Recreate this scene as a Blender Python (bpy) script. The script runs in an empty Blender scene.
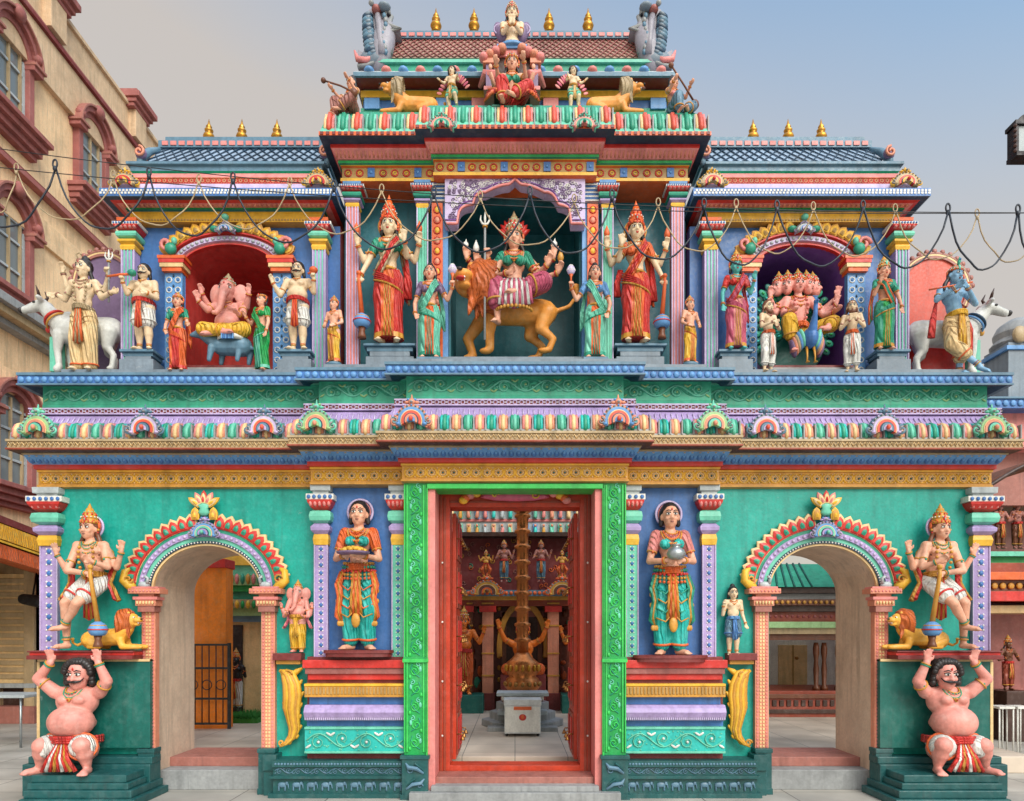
import bpy, math, random
import numpy as np
from mathutils import Vector, Matrix
random.seed(7)
pi=math.pi; sin=math.sin; cos=math.cos
scene=bpy.context.scene
COL=scene.collection
F=700.0; VX=515.0; VY=632.0; EYE=1.6; DC=7.0
def PX(px,y): return (px-VX)*(DC+y)/F
def PZ(py,y): return EYE+(VY-py)*(DC+y)/F
# ------------------------------------------------------------ materials
def lin(c):
    out=[]
    for v in c:
        v=v/255.0
        out.append(v/12.92 if v<=0.04045 else ((v+0.055)/1.055)**2.4)
    return tuple(out)
PAL=dict(tealwall=(8,160,144),darkteal=(8,98,88),tealbase=(22,84,84),green=(20,158,76),lime=(52,190,84),
 blue=(62,112,176),skyblue=(96,150,205),lav=(172,150,198),lilac=(196,178,214),gold=(206,146,52),yellow=(232,178,50),
 ochre=(178,140,80),red=(204,46,38),orange=(226,100,42),pink=(222,132,126),salmon=(222,142,112),maroon=(122,44,42),
 cream=(232,196,140),creamwall=(244,206,160),parapet=(214,182,146),grey=(120,134,146),stone=(148,150,150),turq=(38,186,176),
 navy=(22,58,84),skin=(226,164,134),pinkskin=(228,150,136),paleskin=(228,198,160),blueskin=(128,172,204),greenskin=(80,176,170),
 white=(228,226,218),black=(26,24,26),brown=(112,62,34),darkbrown=(64,36,24),purple=(128,84,164),mint=(106,196,168),
 seagreen=(40,150,120),brass=(168,120,62),steel=(170,176,178),bluegrey=(92,128,150),rose=(196,84,112),mane=(198,96,36),
 lion=(236,170,60),lionb=(232,152,62),rust=(150,62,38),doorred=(190,58,26),floor=(176,168,156),tan=(182,158,120),palegreen=(150,190,130),
 plum=(124,100,134),passage=(214,190,166),redbrown=(158,92,86),wire=(26,34,48),tarp=(250,178,40),grass=(50,130,40),shrinered=(116,52,34),
 hair=(34,28,28),greywhite=(176,184,186),terracotta=(164,104,92),idol=(240,122,30),ash=(150,146,156),frieze=(58,172,138),bronze=(206,124,66),silver=(214,218,218),cow=(206,206,200),roofc=(176,146,128),roofs=(150,172,196),coral=(216,84,62),brightorange=(250,134,34),niche=(30,104,112),upteal=(46,122,136),nichered=(206,68,62))
_mats={}
def mat(name,kind='paint'):
    key=(name,kind)
    if key in _mats: return _mats[key]
    m=bpy.data.materials.new(name+'_'+kind); m.use_nodes=True
    nt=m.node_tree; N=nt.nodes; L=nt.links
    b=N['Principled BSDF']
    c=lin(PAL[name])
    tc=N.new('ShaderNodeTexCoord'); 
    n1=N.new('ShaderNodeTexNoise'); n1.inputs['Scale'].default_value=2.3; n1.inputs['Detail'].default_value=8; n1.inputs['Roughness'].default_value=.65
    n2=N.new('ShaderNodeTexNoise'); n2.inputs['Scale'].default_value=38; n2.inputs['Detail'].default_value=4
    geo=N.new('ShaderNodeNewGeometry')
    L.new(geo.outputs['Position'],n1.inputs['Vector']); L.new(geo.outputs['Position'],n2.inputs['Vector'])
    mp=N.new('ShaderNodeMapping'); mp.inputs['Scale'].default_value=(9,9,1.1)
    n3=N.new('ShaderNodeTexNoise'); n3.inputs['Scale'].default_value=1.0; n3.inputs['Detail'].default_value=6
    L.new(geo.outputs['Position'],mp.inputs['Vector']); L.new(mp.outputs['Vector'],n3.inputs['Vector'])
    def ramp(src,a,b_,lo,hi):
        r=N.new('ShaderNodeMapRange'); r.inputs[1].default_value=a; r.inputs[2].default_value=b_; r.inputs[3].default_value=lo; r.inputs[4].default_value=hi
        L.new(src,r.inputs[0]); return r.outputs[0]
    v1=ramp(n1.outputs[0],.3,.7,.74,1.14); v2=ramp(n2.outputs[0],.3,.7,.90,1.08); v3=ramp(n3.outputs[0],.50,.75,1.0,.70)
    mm=N.new('ShaderNodeMath'); mm.operation='MULTIPLY'; L.new(v1,mm.inputs[0]); L.new(v2,mm.inputs[1])
    mm2=N.new('ShaderNodeMath'); mm2.operation='MULTIPLY'; L.new(mm.outputs[0],mm2.inputs[0]); L.new(v3,mm2.inputs[1])
    vm=N.new('ShaderNodeVectorMath'); vm.operation='SCALE'; vm.inputs[0].default_value=c; L.new(mm2.outputs[0],vm.inputs['Scale'])
    # faded / grimy specks tint
    mx=N.new('ShaderNodeMix'); mx.data_type='RGBA'; 
    L.new(ramp(n1.outputs[0],.58,.8,0,.22 if kind!='metal' else 0),mx.inputs[0]); L.new(vm.outputs[0],mx.inputs[6]); mx.inputs[7].default_value=(.30,.29,.27,1)
    n4=N.new('ShaderNodeTexNoise'); n4.inputs['Scale'].default_value=14; n4.inputs['Detail'].default_value=3; L.new(geo.outputs['Position'],n4.inputs['Vector'])
    mx2=N.new('ShaderNodeMix'); mx2.data_type='RGBA'; L.new(ramp(n4.outputs[0],.50,.72,0,.30 if kind in('skin','cloth') else .14),mx2.inputs[0]); L.new(mx.outputs[2],mx2.inputs[6]); mx2.inputs[7].default_value=tuple(min(.82,v*1.2+.16) for v in c)+(1,)
    outc=mx2.outputs[2]
    if name in ('tealwall','upteal','darkteal','passage','creamwall','parapet','blue','niche','tealbase','green','gold','lav','bluegrey','grey','frieze','tan','terracotta','stone','salmon'):
        np_=N.new('ShaderNodeTexNoise'); np_.inputs['Scale'].default_value=5.5; np_.inputs['Detail'].default_value=10; np_.inputs['Roughness'].default_value=.72; L.new(geo.outputs['Position'],np_.inputs['Vector'])
        pk=ramp(np_.outputs[0],.655,.685,0,.6)
        m4=N.new('ShaderNodeMix'); m4.data_type='RGBA'; L.new(pk,m4.inputs[0]); L.new(outc,m4.inputs[6]); m4.inputs[7].default_value=tuple(min(.6,v*.6+.18) for v in c)+(1,)
        mpz=N.new('ShaderNodeMapping'); mpz.inputs['Scale'].default_value=(26,26,1.4); L.new(geo.outputs['Position'],mpz.inputs['Vector'])
        ns=N.new('ShaderNodeTexNoise'); ns.inputs['Scale'].default_value=1; ns.inputs['Detail'].default_value=4; L.new(mpz.outputs[0],ns.inputs['Vector'])
        msk=N.new('ShaderNodeMath'); msk.operation='MULTIPLY'; L.new(ramp(ns.outputs[0],.52,.72,0,.55),msk.inputs[0]); L.new(ramp(n1.outputs[0],.42,.62,0,1),msk.inputs[1])
        m5=N.new('ShaderNodeMix'); m5.data_type='RGBA'; L.new(msk.outputs[0],m5.inputs[0]); L.new(m4.outputs[2],m5.inputs[6]); m5.inputs[7].default_value=tuple(v*.35+.03 for v in c)+(1,)
        outc=m5.outputs[2]
    L.new(outc,b.inputs['Base Color'])
    rr={'paint':(.34,.58),'matte':(.6,.9),'cloth':(.38,.6),'skin':(.42,.62),'metal':(.25,.45),'stone':(.45,.75)}[kind]
    L.new(ramp(n2.outputs[0],.3,.7,rr[0],rr[1]),b.inputs['Roughness'])
    if kind=='metal': b.inputs['Metallic'].default_value=.75
    bp=N.new('ShaderNodeBump'); bp.inputs['Strength'].default_value=.25; bp.inputs['Distance'].default_value=.006
    L.new(n2.outputs[0],bp.inputs['Height'])
    if kind=='cloth':
        w=N.new('ShaderNodeTexWave'); w.wave_type='BANDS'; w.bands_direction='DIAGONAL'
        w.inputs['Scale'].default_value=9; w.inputs['Distortion'].default_value=7; w.inputs['Detail'].default_value=2; w.inputs['Detail Scale'].default_value=.8
        mp2=N.new('ShaderNodeMapping'); mp2.inputs['Scale'].default_value=(1.6,1.6,.45); L.new(tc.outputs['Object'],mp2.inputs['Vector']); L.new(mp2.outputs[0],w.inputs['Vector'])
        bp2=N.new('ShaderNodeBump'); bp2.inputs['Strength'].default_value=.75; bp2.inputs['Distance'].default_value=.02
        L.new(w.outputs['Fac'],bp2.inputs['Height']); L.new(bp.outputs[0],bp2.inputs['Normal']); L.new(bp2.outputs[0],b.inputs['Normal'])
    else: L.new(bp.outputs[0],b.inputs['Normal'])
    _mats[key]=m; return m
def M_(n):
    if isinstance(n,str):
        if ':' in n: a,b=n.split(':'); return mat(a,b)
        return mat(n)
    return n
# ------------------------------------------------------------ mesh builder
_tc={}
def t_sphere(nu,nv):
    k=('s',nu,nv)
    if k in _tc: return _tc[k]
    V=[(0,0,-1)]; Fa=[]
    for i in range(1,nv):
        a=-pi/2+pi*i/nv
        for j in range(nu): V.append((cos(a)*cos(2*pi*j/nu),cos(a)*sin(2*pi*j/nu),sin(a)))
    V.append((0,0,1)); top=len(V)-1
    for j in range(nu): Fa.append((0,1+(j+1)%nu,1+j))
    for i in range(nv-2):
        for j in range(nu):
            a=1+i*nu+j; b=1+i*nu+(j+1)%nu; Fa.append((a,b,b+nu,a+nu))
    o=1+(nv-2)*nu
    for j in range(nu): Fa.append((o+j,o+(j+1)%nu,top))
    _tc[k]=(np.array(V,float),Fa); return _tc[k]
BOXF=[(0,1,2,3),(7,6,5,4),(0,4,5,1),(1,5,6,2),(2,6,7,3),(3,7,4,0)]
def frame(d):
    d=np.array(d,float); n=np.linalg.norm(d); d=d/(n if n>1e-9 else 1)
    a=np.array((0,0,1.)) if abs(d[2])<.9 else np.array((1.,0,0))
    u=np.cross(a,d); u/=np.linalg.norm(u); w=np.cross(d,u); return u,w,d
class MB:
    def __init__(s): s.v=[]; s.f=[]; s.mi=[]; s.sm=[]; s.mats=[]; s.n=0
    def add(s,V,Fc,m,smooth=False):
        m=M_(m)
        if m not in s.mats: s.mats.append(m)
        k=s.mats.index(m); n=s.n
        s.v.append(np.asarray(V,float)); s.f.extend([tuple(i+n for i in f) for f in Fc]); s.mi.extend([k]*len(Fc)); s.sm.extend([smooth]*len(Fc)); s.n+=len(V)
    def box(s,x0,x1,y0,y1,z0,z1,m):
        if x0>x1: x0,x1=x1,x0
        if y0>y1: y0,y1=y1,y0
        if z0>z1: z0,z1=z1,z0
        V=[(x0,y0,z0),(x0,y1,z0),(x1,y1,z0),(x1,y0,z0),(x0,y0,z1),(x0,y1,z1),(x1,y1,z1),(x1,y0,z1)]
        s.add(V,BOXF,m)
    def obox(s,c,h,R,m):   # oriented box, R 3x3
        V=np.array([(-1,-1,-1),(-1,1,-1),(1,1,-1),(1,-1,-1),(-1,-1,1),(-1,1,1),(1,1,1),(1,-1,1)],float)*np.array(h)
        s.add(V@np.array(R).T+np.array(c),BOXF,m)
    def ell(s,c,r,m,nu=10,nv=6,R=None):
        V,Fc=t_sphere(nu,nv)
        if not hasattr(r,'__len__'): r=(r,r,r)
        V=V*np.array(r)
        if R is not None: V=V@np.array(R).T
        s.add(V+np.array(c),Fc,m,True)
    def cap(s,p0,r0,p1,r1,m,seg=12,k=3):
        p0=np.array(p0,float); p1=np.array(p1,float); u,w,d=frame(p1-p0)
        rings=[]
        for i in range(k+1):
            a=-pi/2+pi/2*i/k; rings.append((p0+d*r0*sin(a),max(r0*cos(a),1e-4)))
        for i in range(k+1):
            a=pi/2*i/k; rings.append((p1+d*r1*sin(a),max(r1*cos(a),1e-4)))
        s._rings(rings,u,w,m,seg)
    def _rings(s,rings,u,w,m,seg,smooth=True):
        ang=np.arange(seg)*2*pi/seg; V=[]
        for c,r in rings: V.append(c+np.outer(np.cos(ang),u)*r+np.outer(np.sin(ang),w)*r)
        V=np.concatenate(V); n=len(rings); Fc=[]
        for i in range(n-1):
            for j in range(seg):
                a=i*seg+j; b=i*seg+(j+1)%seg; Fc.append((a,b,b+seg,a+seg))
        Fc.append(tuple(range(seg-1,-1,-1))); Fc.append(tuple((n-1)*seg+j for j in range(seg)))
        s.add(V,Fc,m,smooth)
    def tube(s,pts,r,m,seg=6,closed=False):
        P=[np.array(p,float) for p in pts]; n=len(P)
        R=r if hasattr(r,'__len__') else [r]*n
        V=[]; ang=np.arange(seg)*2*pi/seg; pu=None
        for i in range(n):
            if closed: t=P[(i+1)%n]-P[i-1]
            else: t=P[min(i+1,n-1)]-P[max(i-1,0)]
            t=t/(np.linalg.norm(t)+1e-12)
            if pu is None: u,w,_=frame(t)
            else:
                u=pu-t*np.dot(pu,t); nn=np.linalg.norm(u)
                if nn<1e-6: u,w,_=frame(t)
                else: u=u/nn; w=np.cross(t,u)
            pu=u
            V.append(P[i]+np.outer(np.cos(ang),u)*R[i]+np.outer(np.sin(ang),w)*R[i])
        V=np.concatenate(V); Fc=[]
        for i in range(n if closed else n-1):
            k=(i+1)%n
            for j in range(seg):
                j2=(j+1)%seg; Fc.append((i*seg+j,i*seg+j2,k*seg+j2,k*seg+j))
        if not closed:
            Fc.append(tuple(range(seg-1,-1,-1))); Fc.append(tuple((n-1)*seg+j for j in range(seg)))
        s.add(V,Fc,m,True)
    def ring(s,c,R,r,m,nrm=(0,0,1),n=14,seg=5,e=1.0):
        u,w,d=frame(nrm); c=np.array(c,float)
        s.tube([c+u*R*cos(2*pi*i/n)+w*R*e*sin(2*pi*i/n) for i in range(n)],r,m,seg,True)
    def lathe(s,prof,c,m,seg=14,e=1.0,smooth=True,sq=False):
        c=np.array(c,float)
        ang=np.arange(seg)*2*pi/seg
        V=[]
        for r,z in prof:
            r=max(r,1e-4); V.append(np.stack([c[0]+r*np.cos(ang),c[1]+r*e*np.sin(ang),np.full(seg,c[2]+z)],1))
        V=np.concatenate(V); n=len(prof); Fc=[]
        for i in range(n-1):
            for j in range(seg):
                a=i*seg+j; b=i*seg+(j+1)%seg; Fc.append((a,b,b+seg,a+seg))
        Fc.append(tuple(range(seg-1,-1,-1))); Fc.append(tuple((n-1)*seg+j for j in range(seg)))
        s.add(V,Fc,m,smooth)
    def sqstack(s,prof,cx,cy,m,ky=None):
        # square mouldings: prof list of (half,z) ; ky half depth function
        V=[]
        for h,z in prof:
            hy=h if ky is None else ky+(h-prof[0][0])
            V+= [(cx-h,cy-hy,z),(cx+h,cy-hy,z),(cx+h,cy+hy,z),(cx-h,cy+hy,z)]
        n=len(prof); Fc=[]
        for i in range(n-1):
            for j in range(4):
                a=i*4+j; b=i*4+(j+1)%4; Fc.append((a,b,b+4,a+4))
        Fc.append((3,2,1,0)); Fc.append(tuple((n-1)*4+j for j in range(4)))
        s.add(V,Fc,m)
    def prism(s,poly,y0,y1,m,mside=None,mback=None,dom=0):
        # poly: list of (x,z); front at y0 (towards camera)
        n=len(poly); V=[(x,y0,z) for x,z in poly]+[(x,y1+0*x,z) for x,z in poly]
        area=sum(poly[i][0]*poly[(i+1)%n][1]-poly[(i+1)%n][0]*poly[i][1] for i in range(n))
        fr=tuple(range(n)) if area>0 else tuple(range(n-1,-1,-1))
        if dom: V=[(v[0],v[1],v[2]) for v in V]
        s.add(V,[fr],m)
        k=s.n-2*n
        bk=tuple(n+i for i in reversed(fr)); s.f.append(tuple(k+i for i in bk)); s.mi.append(s.mats.index(M_(mback or m)) if (M_(mback or m)) in s.mats else 0); s.sm.append(False)
        ms=M_(mside or m)
        if ms not in s.mats: s.mats.append(ms)
        q=s.mats.index(ms)
        for i in range(n):
            j=(i+1)%n
            f=(i,i+n,j+n,j) if area>0 else (j,j+n,i+n,i)
            s.f.append(tuple(k+t for t in f)); s.mi.append(q); s.sm.append(False)
    def arcband(s,cx,cz,a,b,a2,b2,y0,y1,m,t0=0,t1=pi,n=28):
        V=[];Fc=[]
        for i in range(n+1):
            t=t0+(t1-t0)*i/n
            for (p,q) in ((a,b),(a2,b2)):
                for y in (y0,y1): V.append((cx+p*cos(t),y,cz+q*sin(t)))
        for i in range(n):
            o=i*4;q=o+4
            Fc+= [(o,q,q+2,o+2),(o+1,o+3,q+3,q+1),(o,o+1,q+1,q),(o+2,q+2,q+3,o+3)]
        Fc+= [(0,2,3,1),(n*4,n*4+1,n*4+3,n*4+2)]
        s.add(V,Fc,m)
    def build(s,name,parent=None,bevel=0,loc=None,sub=0):
        V=np.concatenate(s.v) if s.v else np.zeros((0,3))
        if loc is not None: V=V-np.array(loc)
        me=bpy.data.meshes.new(name); me.from_pydata(V.tolist(),[],s.f)
        for m in s.mats: me.materials.append(m)
        me.polygons.foreach_set('material_index',s.mi); me.polygons.foreach_set('use_smooth',s.sm); me.update()
        o=bpy.data.objects.new(name,me); COL.objects.link(o)
        if parent is not None: o.parent=parent
        if loc is not None: o.location=loc
        if bevel:
            b=o.modifiers.new('bevel','BEVEL'); b.width=bevel; b.segments=2; b.limit_method='ANGLE'; b.angle_limit=math.radians(35)
            b.harden_normals=False
        return o
def tag(o,label=None,cat=None,group=None,kind=None):
    if label: o['label']=label
    if cat: o['category']=cat
    if group: o['group']=group
    if kind: o['kind']=kind
    return o
def thing(name,label,cat,loc=(0,0,0),group=None):
    o=bpy.data.objects.new(name,None); COL.objects.link(o); o.location=loc; o.empty_display_size=.1
    return tag(o,label,cat,group)
def dup(o,parent=None,loc=None):
    c=o.copy(); COL.objects.link(c)
    if parent is not None: c.parent=parent
    if loc is not None: c.location=loc
    for k in list(o.children): dup(k,c)
    return c
def blob(prims_mb,voxel,it=3):
    """voxel-remesh a builder's overlapping solids into one continuous skin"""
    V=np.concatenate(prims_mb.v); me=bpy.data.meshes.new('t'); me.from_pydata(V.tolist(),[],prims_mb.f)
    o=bpy.data.objects.new('t',me); COL.objects.link(o)
    r=o.modifiers.new('r','REMESH'); r.mode='VOXEL'; r.voxel_size=voxel; r.use_smooth_shade=True
    if it:
        sm=o.modifiers.new('s','SMOOTH'); sm.factor=.5; sm.iterations=it
    dg=bpy.context.evaluated_depsgraph_get(); dg.update()
    m2=bpy.data.meshes.new_from_object(o.evaluated_get(dg))
    bpy.data.objects.remove(o); bpy.data.meshes.remove(me)
    m2.materials.clear(); m2.materials.append(prims_mb.mats[0])
    m2.polygons.foreach_set('use_smooth',[True]*len(m2.polygons)); m2.polygons.foreach_set('material_index',[0]*len(m2.polygons))
    return m2
def blobj(name,mb,voxel,parent,it=3):
    me=blob(mb,voxel,it); me.name=name
    o=bpy.data.objects.new(name,me); COL.objects.link(o); o.parent=parent; return o
def rotY(a): c,s=cos(a),sin(a); return np.array(((c,0,s),(0,1,0),(-s,0,c)))
# ------------------------------------------------------------ ornament
def spiral(cx,cz,R,turn,dirn,a0,y,n=12):
    return [(cx+R*(1-.8*i/n)*cos(a0+dirn*turn*2*pi*i/n),y,cz+R*(1-.8*i/n)*sin(a0+dirn*turn*2*pi*i/n)) for i in range(n+1)]
def jit(a=.06): return 1+random.uniform(-a,a)
def scroll_band(mb,x0,x1,z0,z1,y,m,m2=None,r=.007):
    h=(z1-z0); zc=(z0+z1)/2; st=h*1.15; n=max(1,int(round((x1-x0)/st))); st=(x1-x0)/n
    pts=[]
    for i in range(n*8+1):
        x=x0+(x1-x0)*i/(n*8); pts.append((x,y,zc+h*.30*sin(pi*(x-x0)/st)))
    mb.tube(pts,r,m,4)
    for i in range(n):
        sg=1 if i%2==0 else -1; cx=x0+st*(i+.5)
        mb.tube(spiral(cx,zc-sg*h*.08,h*.33,1.35,sg,-sg*pi/2+pi,y-.002),[r*(1-.05*k) for k in range(13)],m,4)
        mb.ell((cx,y-.004,zc-sg*h*.08),h*.07,m2 or m,6,4)
        for t in (-.5,.5):
            R=np.array(((cos(t*2),0,-sin(t*2)),(0,1,0),(sin(t*2),0,cos(t*2))))
            mb.ell((cx+st*t*.85,y,zc+sg*h*(.28)*(1 if t>0 else -1)),(h*.06,r,h*.16),m2 or m,6,4,R)
def beads(mb,x0,x1,z,y,r,m,gap=2.1,flat=.5):
    n=max(1,int((x1-x0)/(r*gap)))
    for i in range(n): mb.ell((x0+(x1-x0)*(i+.5)/n,y,z),(r,r*flat,r),m,8,4)
def beadsz(mb,x,z0,z1,y,r,m,gap=2.6,flat=.5):
    n=max(1,int(abs(z1-z0)/(r*gap)))
    for i in range(n): mb.ell((x,y,z0+(z1-z0)*(i+.5)/n),(r,r*flat,r),m,6,4)
def dentils(mb,x0,x1,z0,z1,y0,y1,pitch,m,duty=.6):
    n=max(1,int(round((x1-x0)/pitch))); p=(x1-x0)/n
    for i in range(n): mb.box(x0+p*(i+.5-duty/2),x0+p*(i+.5+duty/2),y0,y1,z0,z1,m)
def medallions(mb,x0,x1,z0,z1,y,m,m2,m3=None):
    h=z1-z0; n=max(1,int(round((x1-x0)/(h*.92)))); p=(x1-x0)/n; zc=(z0+z1)/2
    for i in range(n):
        c=(x0+p*(i+.5),y,zc)
        mb.ring(c,h*.40,h*.045,m,(0,1,0),12,4); mb.ring(c,h*.22,h*.04,m2,(0,1,0),10,4); mb.ell(c,(h*.10,h*.08,h*.10),m3 or m,6,4)
        mb.tube([(c[0]+p*.5-h*.14,y,z0+h*.08),(c[0]+p*.5,y,zc),(c[0]+p*.5-h*.14,y,z1-h*.08)],h*.035,m,4); mb.tube([(c[0]-p*.5+h*.14,y,z0+h*.08),(c[0]-p*.5,y,zc),(c[0]-p*.5+h*.14,y,z1-h*.08)],h*.035,m,4)
        for a in range(6): mb.ell((c[0]+h*.31*cos(a*pi/3+.5),y-h*.02,zc+h*.31*sin(a*pi/3+.5)),(h*.055,h*.04,h*.055),m2,5,3)
        for q in (-1,1): mb.ell((c[0]+p*.5,y,zc+q*h*.38),(h*.08,h*.05,h*.05),m2,6,4)
def petal(mb,c,w,h,t,m,m2,lean=0,R=None,m3=None):
    # rounded, layered petal facing -Y
    def tr(p):
        p=np.array(p,float)
        if R is not None: p=np.array(R)@p
        return p+np.array(c)
    prof=[(-.44,0),(-.52,.3),(-.50,.58),(-.36,.82),(-.16,.95),(0,1.06),(.16,.95),(.36,.82),(.50,.58),(.52,.3),(.44,0)]
    n=len(prof)
    for (sc,mm,yy,oz) in ((1,m,0,0),(.74,m2,-t*.5,.07),(.40,m3 or m,-t*.95,.16)):
        front=[tr((px*w*sc,yy-t*.5,pz*h*sc+oz*h)) for px,pz in prof]; back=[tr((px*w*sc,yy+t*.5,pz*h*sc+oz*h)) for px,pz in prof]
        ctr=tr((0,yy-t*1.0,.5*h*sc+oz*h)); V=front+back+[ctr]; Fc=[]
        for i in range(n):
            j=(i+1)%n; Fc.append((i,j,2*n)); Fc.append((i,i+n,j+n,j))
        Fc.append(tuple(range(2*n-1,n-1,-1)))
        mb.add(V,Fc,mm,False)
def kudu(mb,cx,cz,w,h,y,c1,c2,c3,face=True):
    """horseshoe gable ornament"""
    for k,(a,b,mm) in enumerate(((1,.88,c1),(.88,.82,'stone'),(.82,.66,c2),(.66,.60,'cream'),(.60,.44,c3),(.44,.38,'navy'),(.38,.24,c1),(.24,.0,c2))):
        yy=y-.006*k; mb.arcband(cx,cz,w*.5*a,h*.62*a,w*.5*b+1e-3,h*.62*b+1e-3,yy-.02,yy+.03,mm,-.35,pi+.35,18)
    for i in range(13):
        t=-.1+(pi+.2)*i/12; mb.ell((cx+w*.47*cos(t),y-.03,cz+h*.58*sin(t)),(w*.035,.012,h*.04),'stone' if i%2 else c2,6,4)
    mb.ell((cx,y-.075,cz+h*.05),(w*.07,.02,h*.10),c3,8,5)
    for sg in (-1,1):
        mb.tube(spiral(cx+sg*w*.52,cz-.0,h*.20,1.2,sg,pi/2,y-.02,12),.012*w/.3,c1,5); mb.tube(spiral(cx+sg*w*.52,cz-.0,h*.13,1.0,sg,pi/2,y-.035,8),.007*w/.3,'stone',4)
        mb.ell((cx+sg*w*.40,y-.03,cz-h*.10),(h*.10,.02,h*.06),c2,7,4)
        mb.ell((cx+sg*w*.15,y-.005,cz+h*.70),(w*.085,.02,h*.06),c1,6,4); mb.ell((cx+sg*w*.10,y-.01,cz+h*.80),(w*.05,.018,h*.05),c2,6,4)
    mb.ell((cx,y-.01,cz+h*.72),(w*.12,.03,h*.12),c1,8,5); mb.ell((cx,y-.035,cz+h*.70),(w*.05,.02,h*.05),'stone',6,4)
    mb.cap((cx,y,cz+h*.78),w*.045,(cx,y,cz+h*.98),w*.018,c1,6,2)
def steps(kx,o):  # kx: list of (X,k,y) outer->inner ; returns polyline at offset o
    L=[]
    n=len(kx)
    for i,(X,k,y) in enumerate(kx):
        x=X+k*o; L.append((x,y-o,i))
    return L
def stepped(mb,kx,prof,mats,yb,cx=0.0):
    """moulding that follows the stepped front. prof: list of (o,z). mats: per strip or one"""
    if isinstance(mats,str): mats=[mats]*(len(prof)-1)
    rows=[]
    for o,z in prof:
        L=steps(kx,o); left=[(cx-L[0][0],yb,z)]
        for i,(x,y,_) in enumerate(L):
            left.append((cx-x,y,z))
            if i+1<len(L): left.append((cx-L[i+1][0],y,z))
        right=[(2*cx-p[0],p[1],p[2]) for p in reversed(left)]
        rows.append(left+right)
    n=len(rows[0])
    for i in range(len(rows)-1):
        V=rows[i]+rows[i+1]; Fc=[(j,j+1,j+1+n,j+n) for j in range(n-1)]
        mb.add(V,Fc,mats[i])
    # lids
    mb.add(rows[0],[tuple(range(n-1,-1,-1))],mats[0]); mb.add(rows[-1],[tuple(range(n))],mats[-1])
def fronts(kx,o,cx=0.0):
    """front segments (x0,x1,y) at offset o"""
    L=steps(kx,o); seg=[]
    for i,(x,y,_) in enumerate(L):
        if i+1<len(L):
            x2=L[i+1][0]; seg.append((cx-x,cx-x2,y)); seg.append((cx+x2,cx+x,y))
        else: seg.append((cx-x,cx+x,y))
    return seg
def lattice(mb,quad,nu,nv,r,m):
    """diagonal lattice of strips over quad corners a(bl) b(br) c(tr) d(tl)"""
    a,b,c,d=[np.array(p,float) for p in quad]
    def pt(u,v): return (a*(1-u)+b*u)*(1-v)+(d*(1-u)+c*u)*v
    for i in range(-nv,nu):
        for sg in (0,1):
            P=[]
            for t in np.linspace(0,1,nv+1):
                u=(i+t*nv)/nu if not sg else (i+nv-t*nv)/nu
                if 0<=u<=1: P.append(pt(u,t))
            if len(P)>1: mb.tube(P,r,m,4)
def pilaster(par,cx,y,z0,z1,w,zc,capw,colors,shaftpat,loc=True,name='pilaster'):
    """shaft z0..zc with carved pattern, capital zc..z1; returns the part with sub-parts"""
    sh,cushion,red,bead,top=colors
    root=MB(); d=w*.45
    root.box(cx-w/2,cx+w/2,y,y+d+.06,z0,zc,sh)
    for sx in (-1,1):
        root.box(cx+sx*w*.5-.006,cx+sx*w*.5+.006,y-.012,y+.01,z0,zc,'lilac' if sh!='lilac' else 'white')
    if shaftpat=='flower':
        n=int((zc-z0)/(w*.62)); 
        for i in range(n):
            z=z0+(zc-z0)*(i+.5)/n
            root.ell((cx,y-.002,z),(w*.16,.012,w*.16),'blue',6,4)
            for a in range(4):
                root.ell((cx+w*.2*cos(a*pi/2+pi/4),y-.001,z+w*.2*sin(a*pi/2+pi/4)),(w*.07,.008,w*.07),'white',6,4)
    elif shaftpat=='dots':
        n=int((zc-z0)/.042); k=3
        for i in range(n):
            for j in range(k):
                root.box(cx+w*(j-1)*.27-w*.08,cx+w*(j-1)*.27+w*.08,y-.009,y+.01,z0+(zc-z0)*(i+.25)/n,z0+(zc-z0)*(i+.75)/n,'cream' if (i+j)%2 else 'pink')
    elif shaftpat=='flute':
        for j in range(3): root.box(cx+w*(j-1)*.28-w*.05,cx+w*(j-1)*.28+w*.05,y-.01,y+.01,z0,zc,'mint' if sh!='pink' else 'lilac')
    p=root.build(name,par,.003)
    c=MB(); H=z1-zc; Z=lambda t: zc+H*t
    def st(pr,m): c.sqstack([(h,Z(t)) for h,t in pr],cx,y+.05,m,ky=pr[0][0]*.7+.01)
    st([(w*.56,0),(w*.62,.10),(w*.55,.18)],'yellow')
    st([(w*.50,.18),(w*.74,.24),(w*.76,.30),(w*.52,.36)],bead)
    st([(w*.5,.36),(w*.80,.40),(w*.86,.47),(w*.80,.55),(w*.5,.58)],cushion)
    st([(w*.5,.58),(w*.75,.62),(w*.95,.70),(w*.98,.74)],red)
    for j in range(5):
        c.ell((cx+w*.36*(j-2),y-w*.32,Z(.68)),(w*.16,.03,H*.055),'pink' if red=='red' else 'red',8,4)
    st([(w*1.08,.745),(w*1.08,.84)],'white')
    beads(c,cx-w*1.05,cx+w*1.05,Z(.79),y+.05-w*.76-.015,H*.036,'blue',2.4)
    st([(w*.62,.84),(w*.62,.89),(w*.78,.90),(w*.80,1.0)],top)
    dentils(c,cx-w*.75,cx+w*.75,Z(.92),Z(.98),y+.05-w*.62,y+.05-w*.55,w*.14,'blue' if top!='blue' else 'white')
    c.build('capital',p,.003)
    return p
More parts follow.
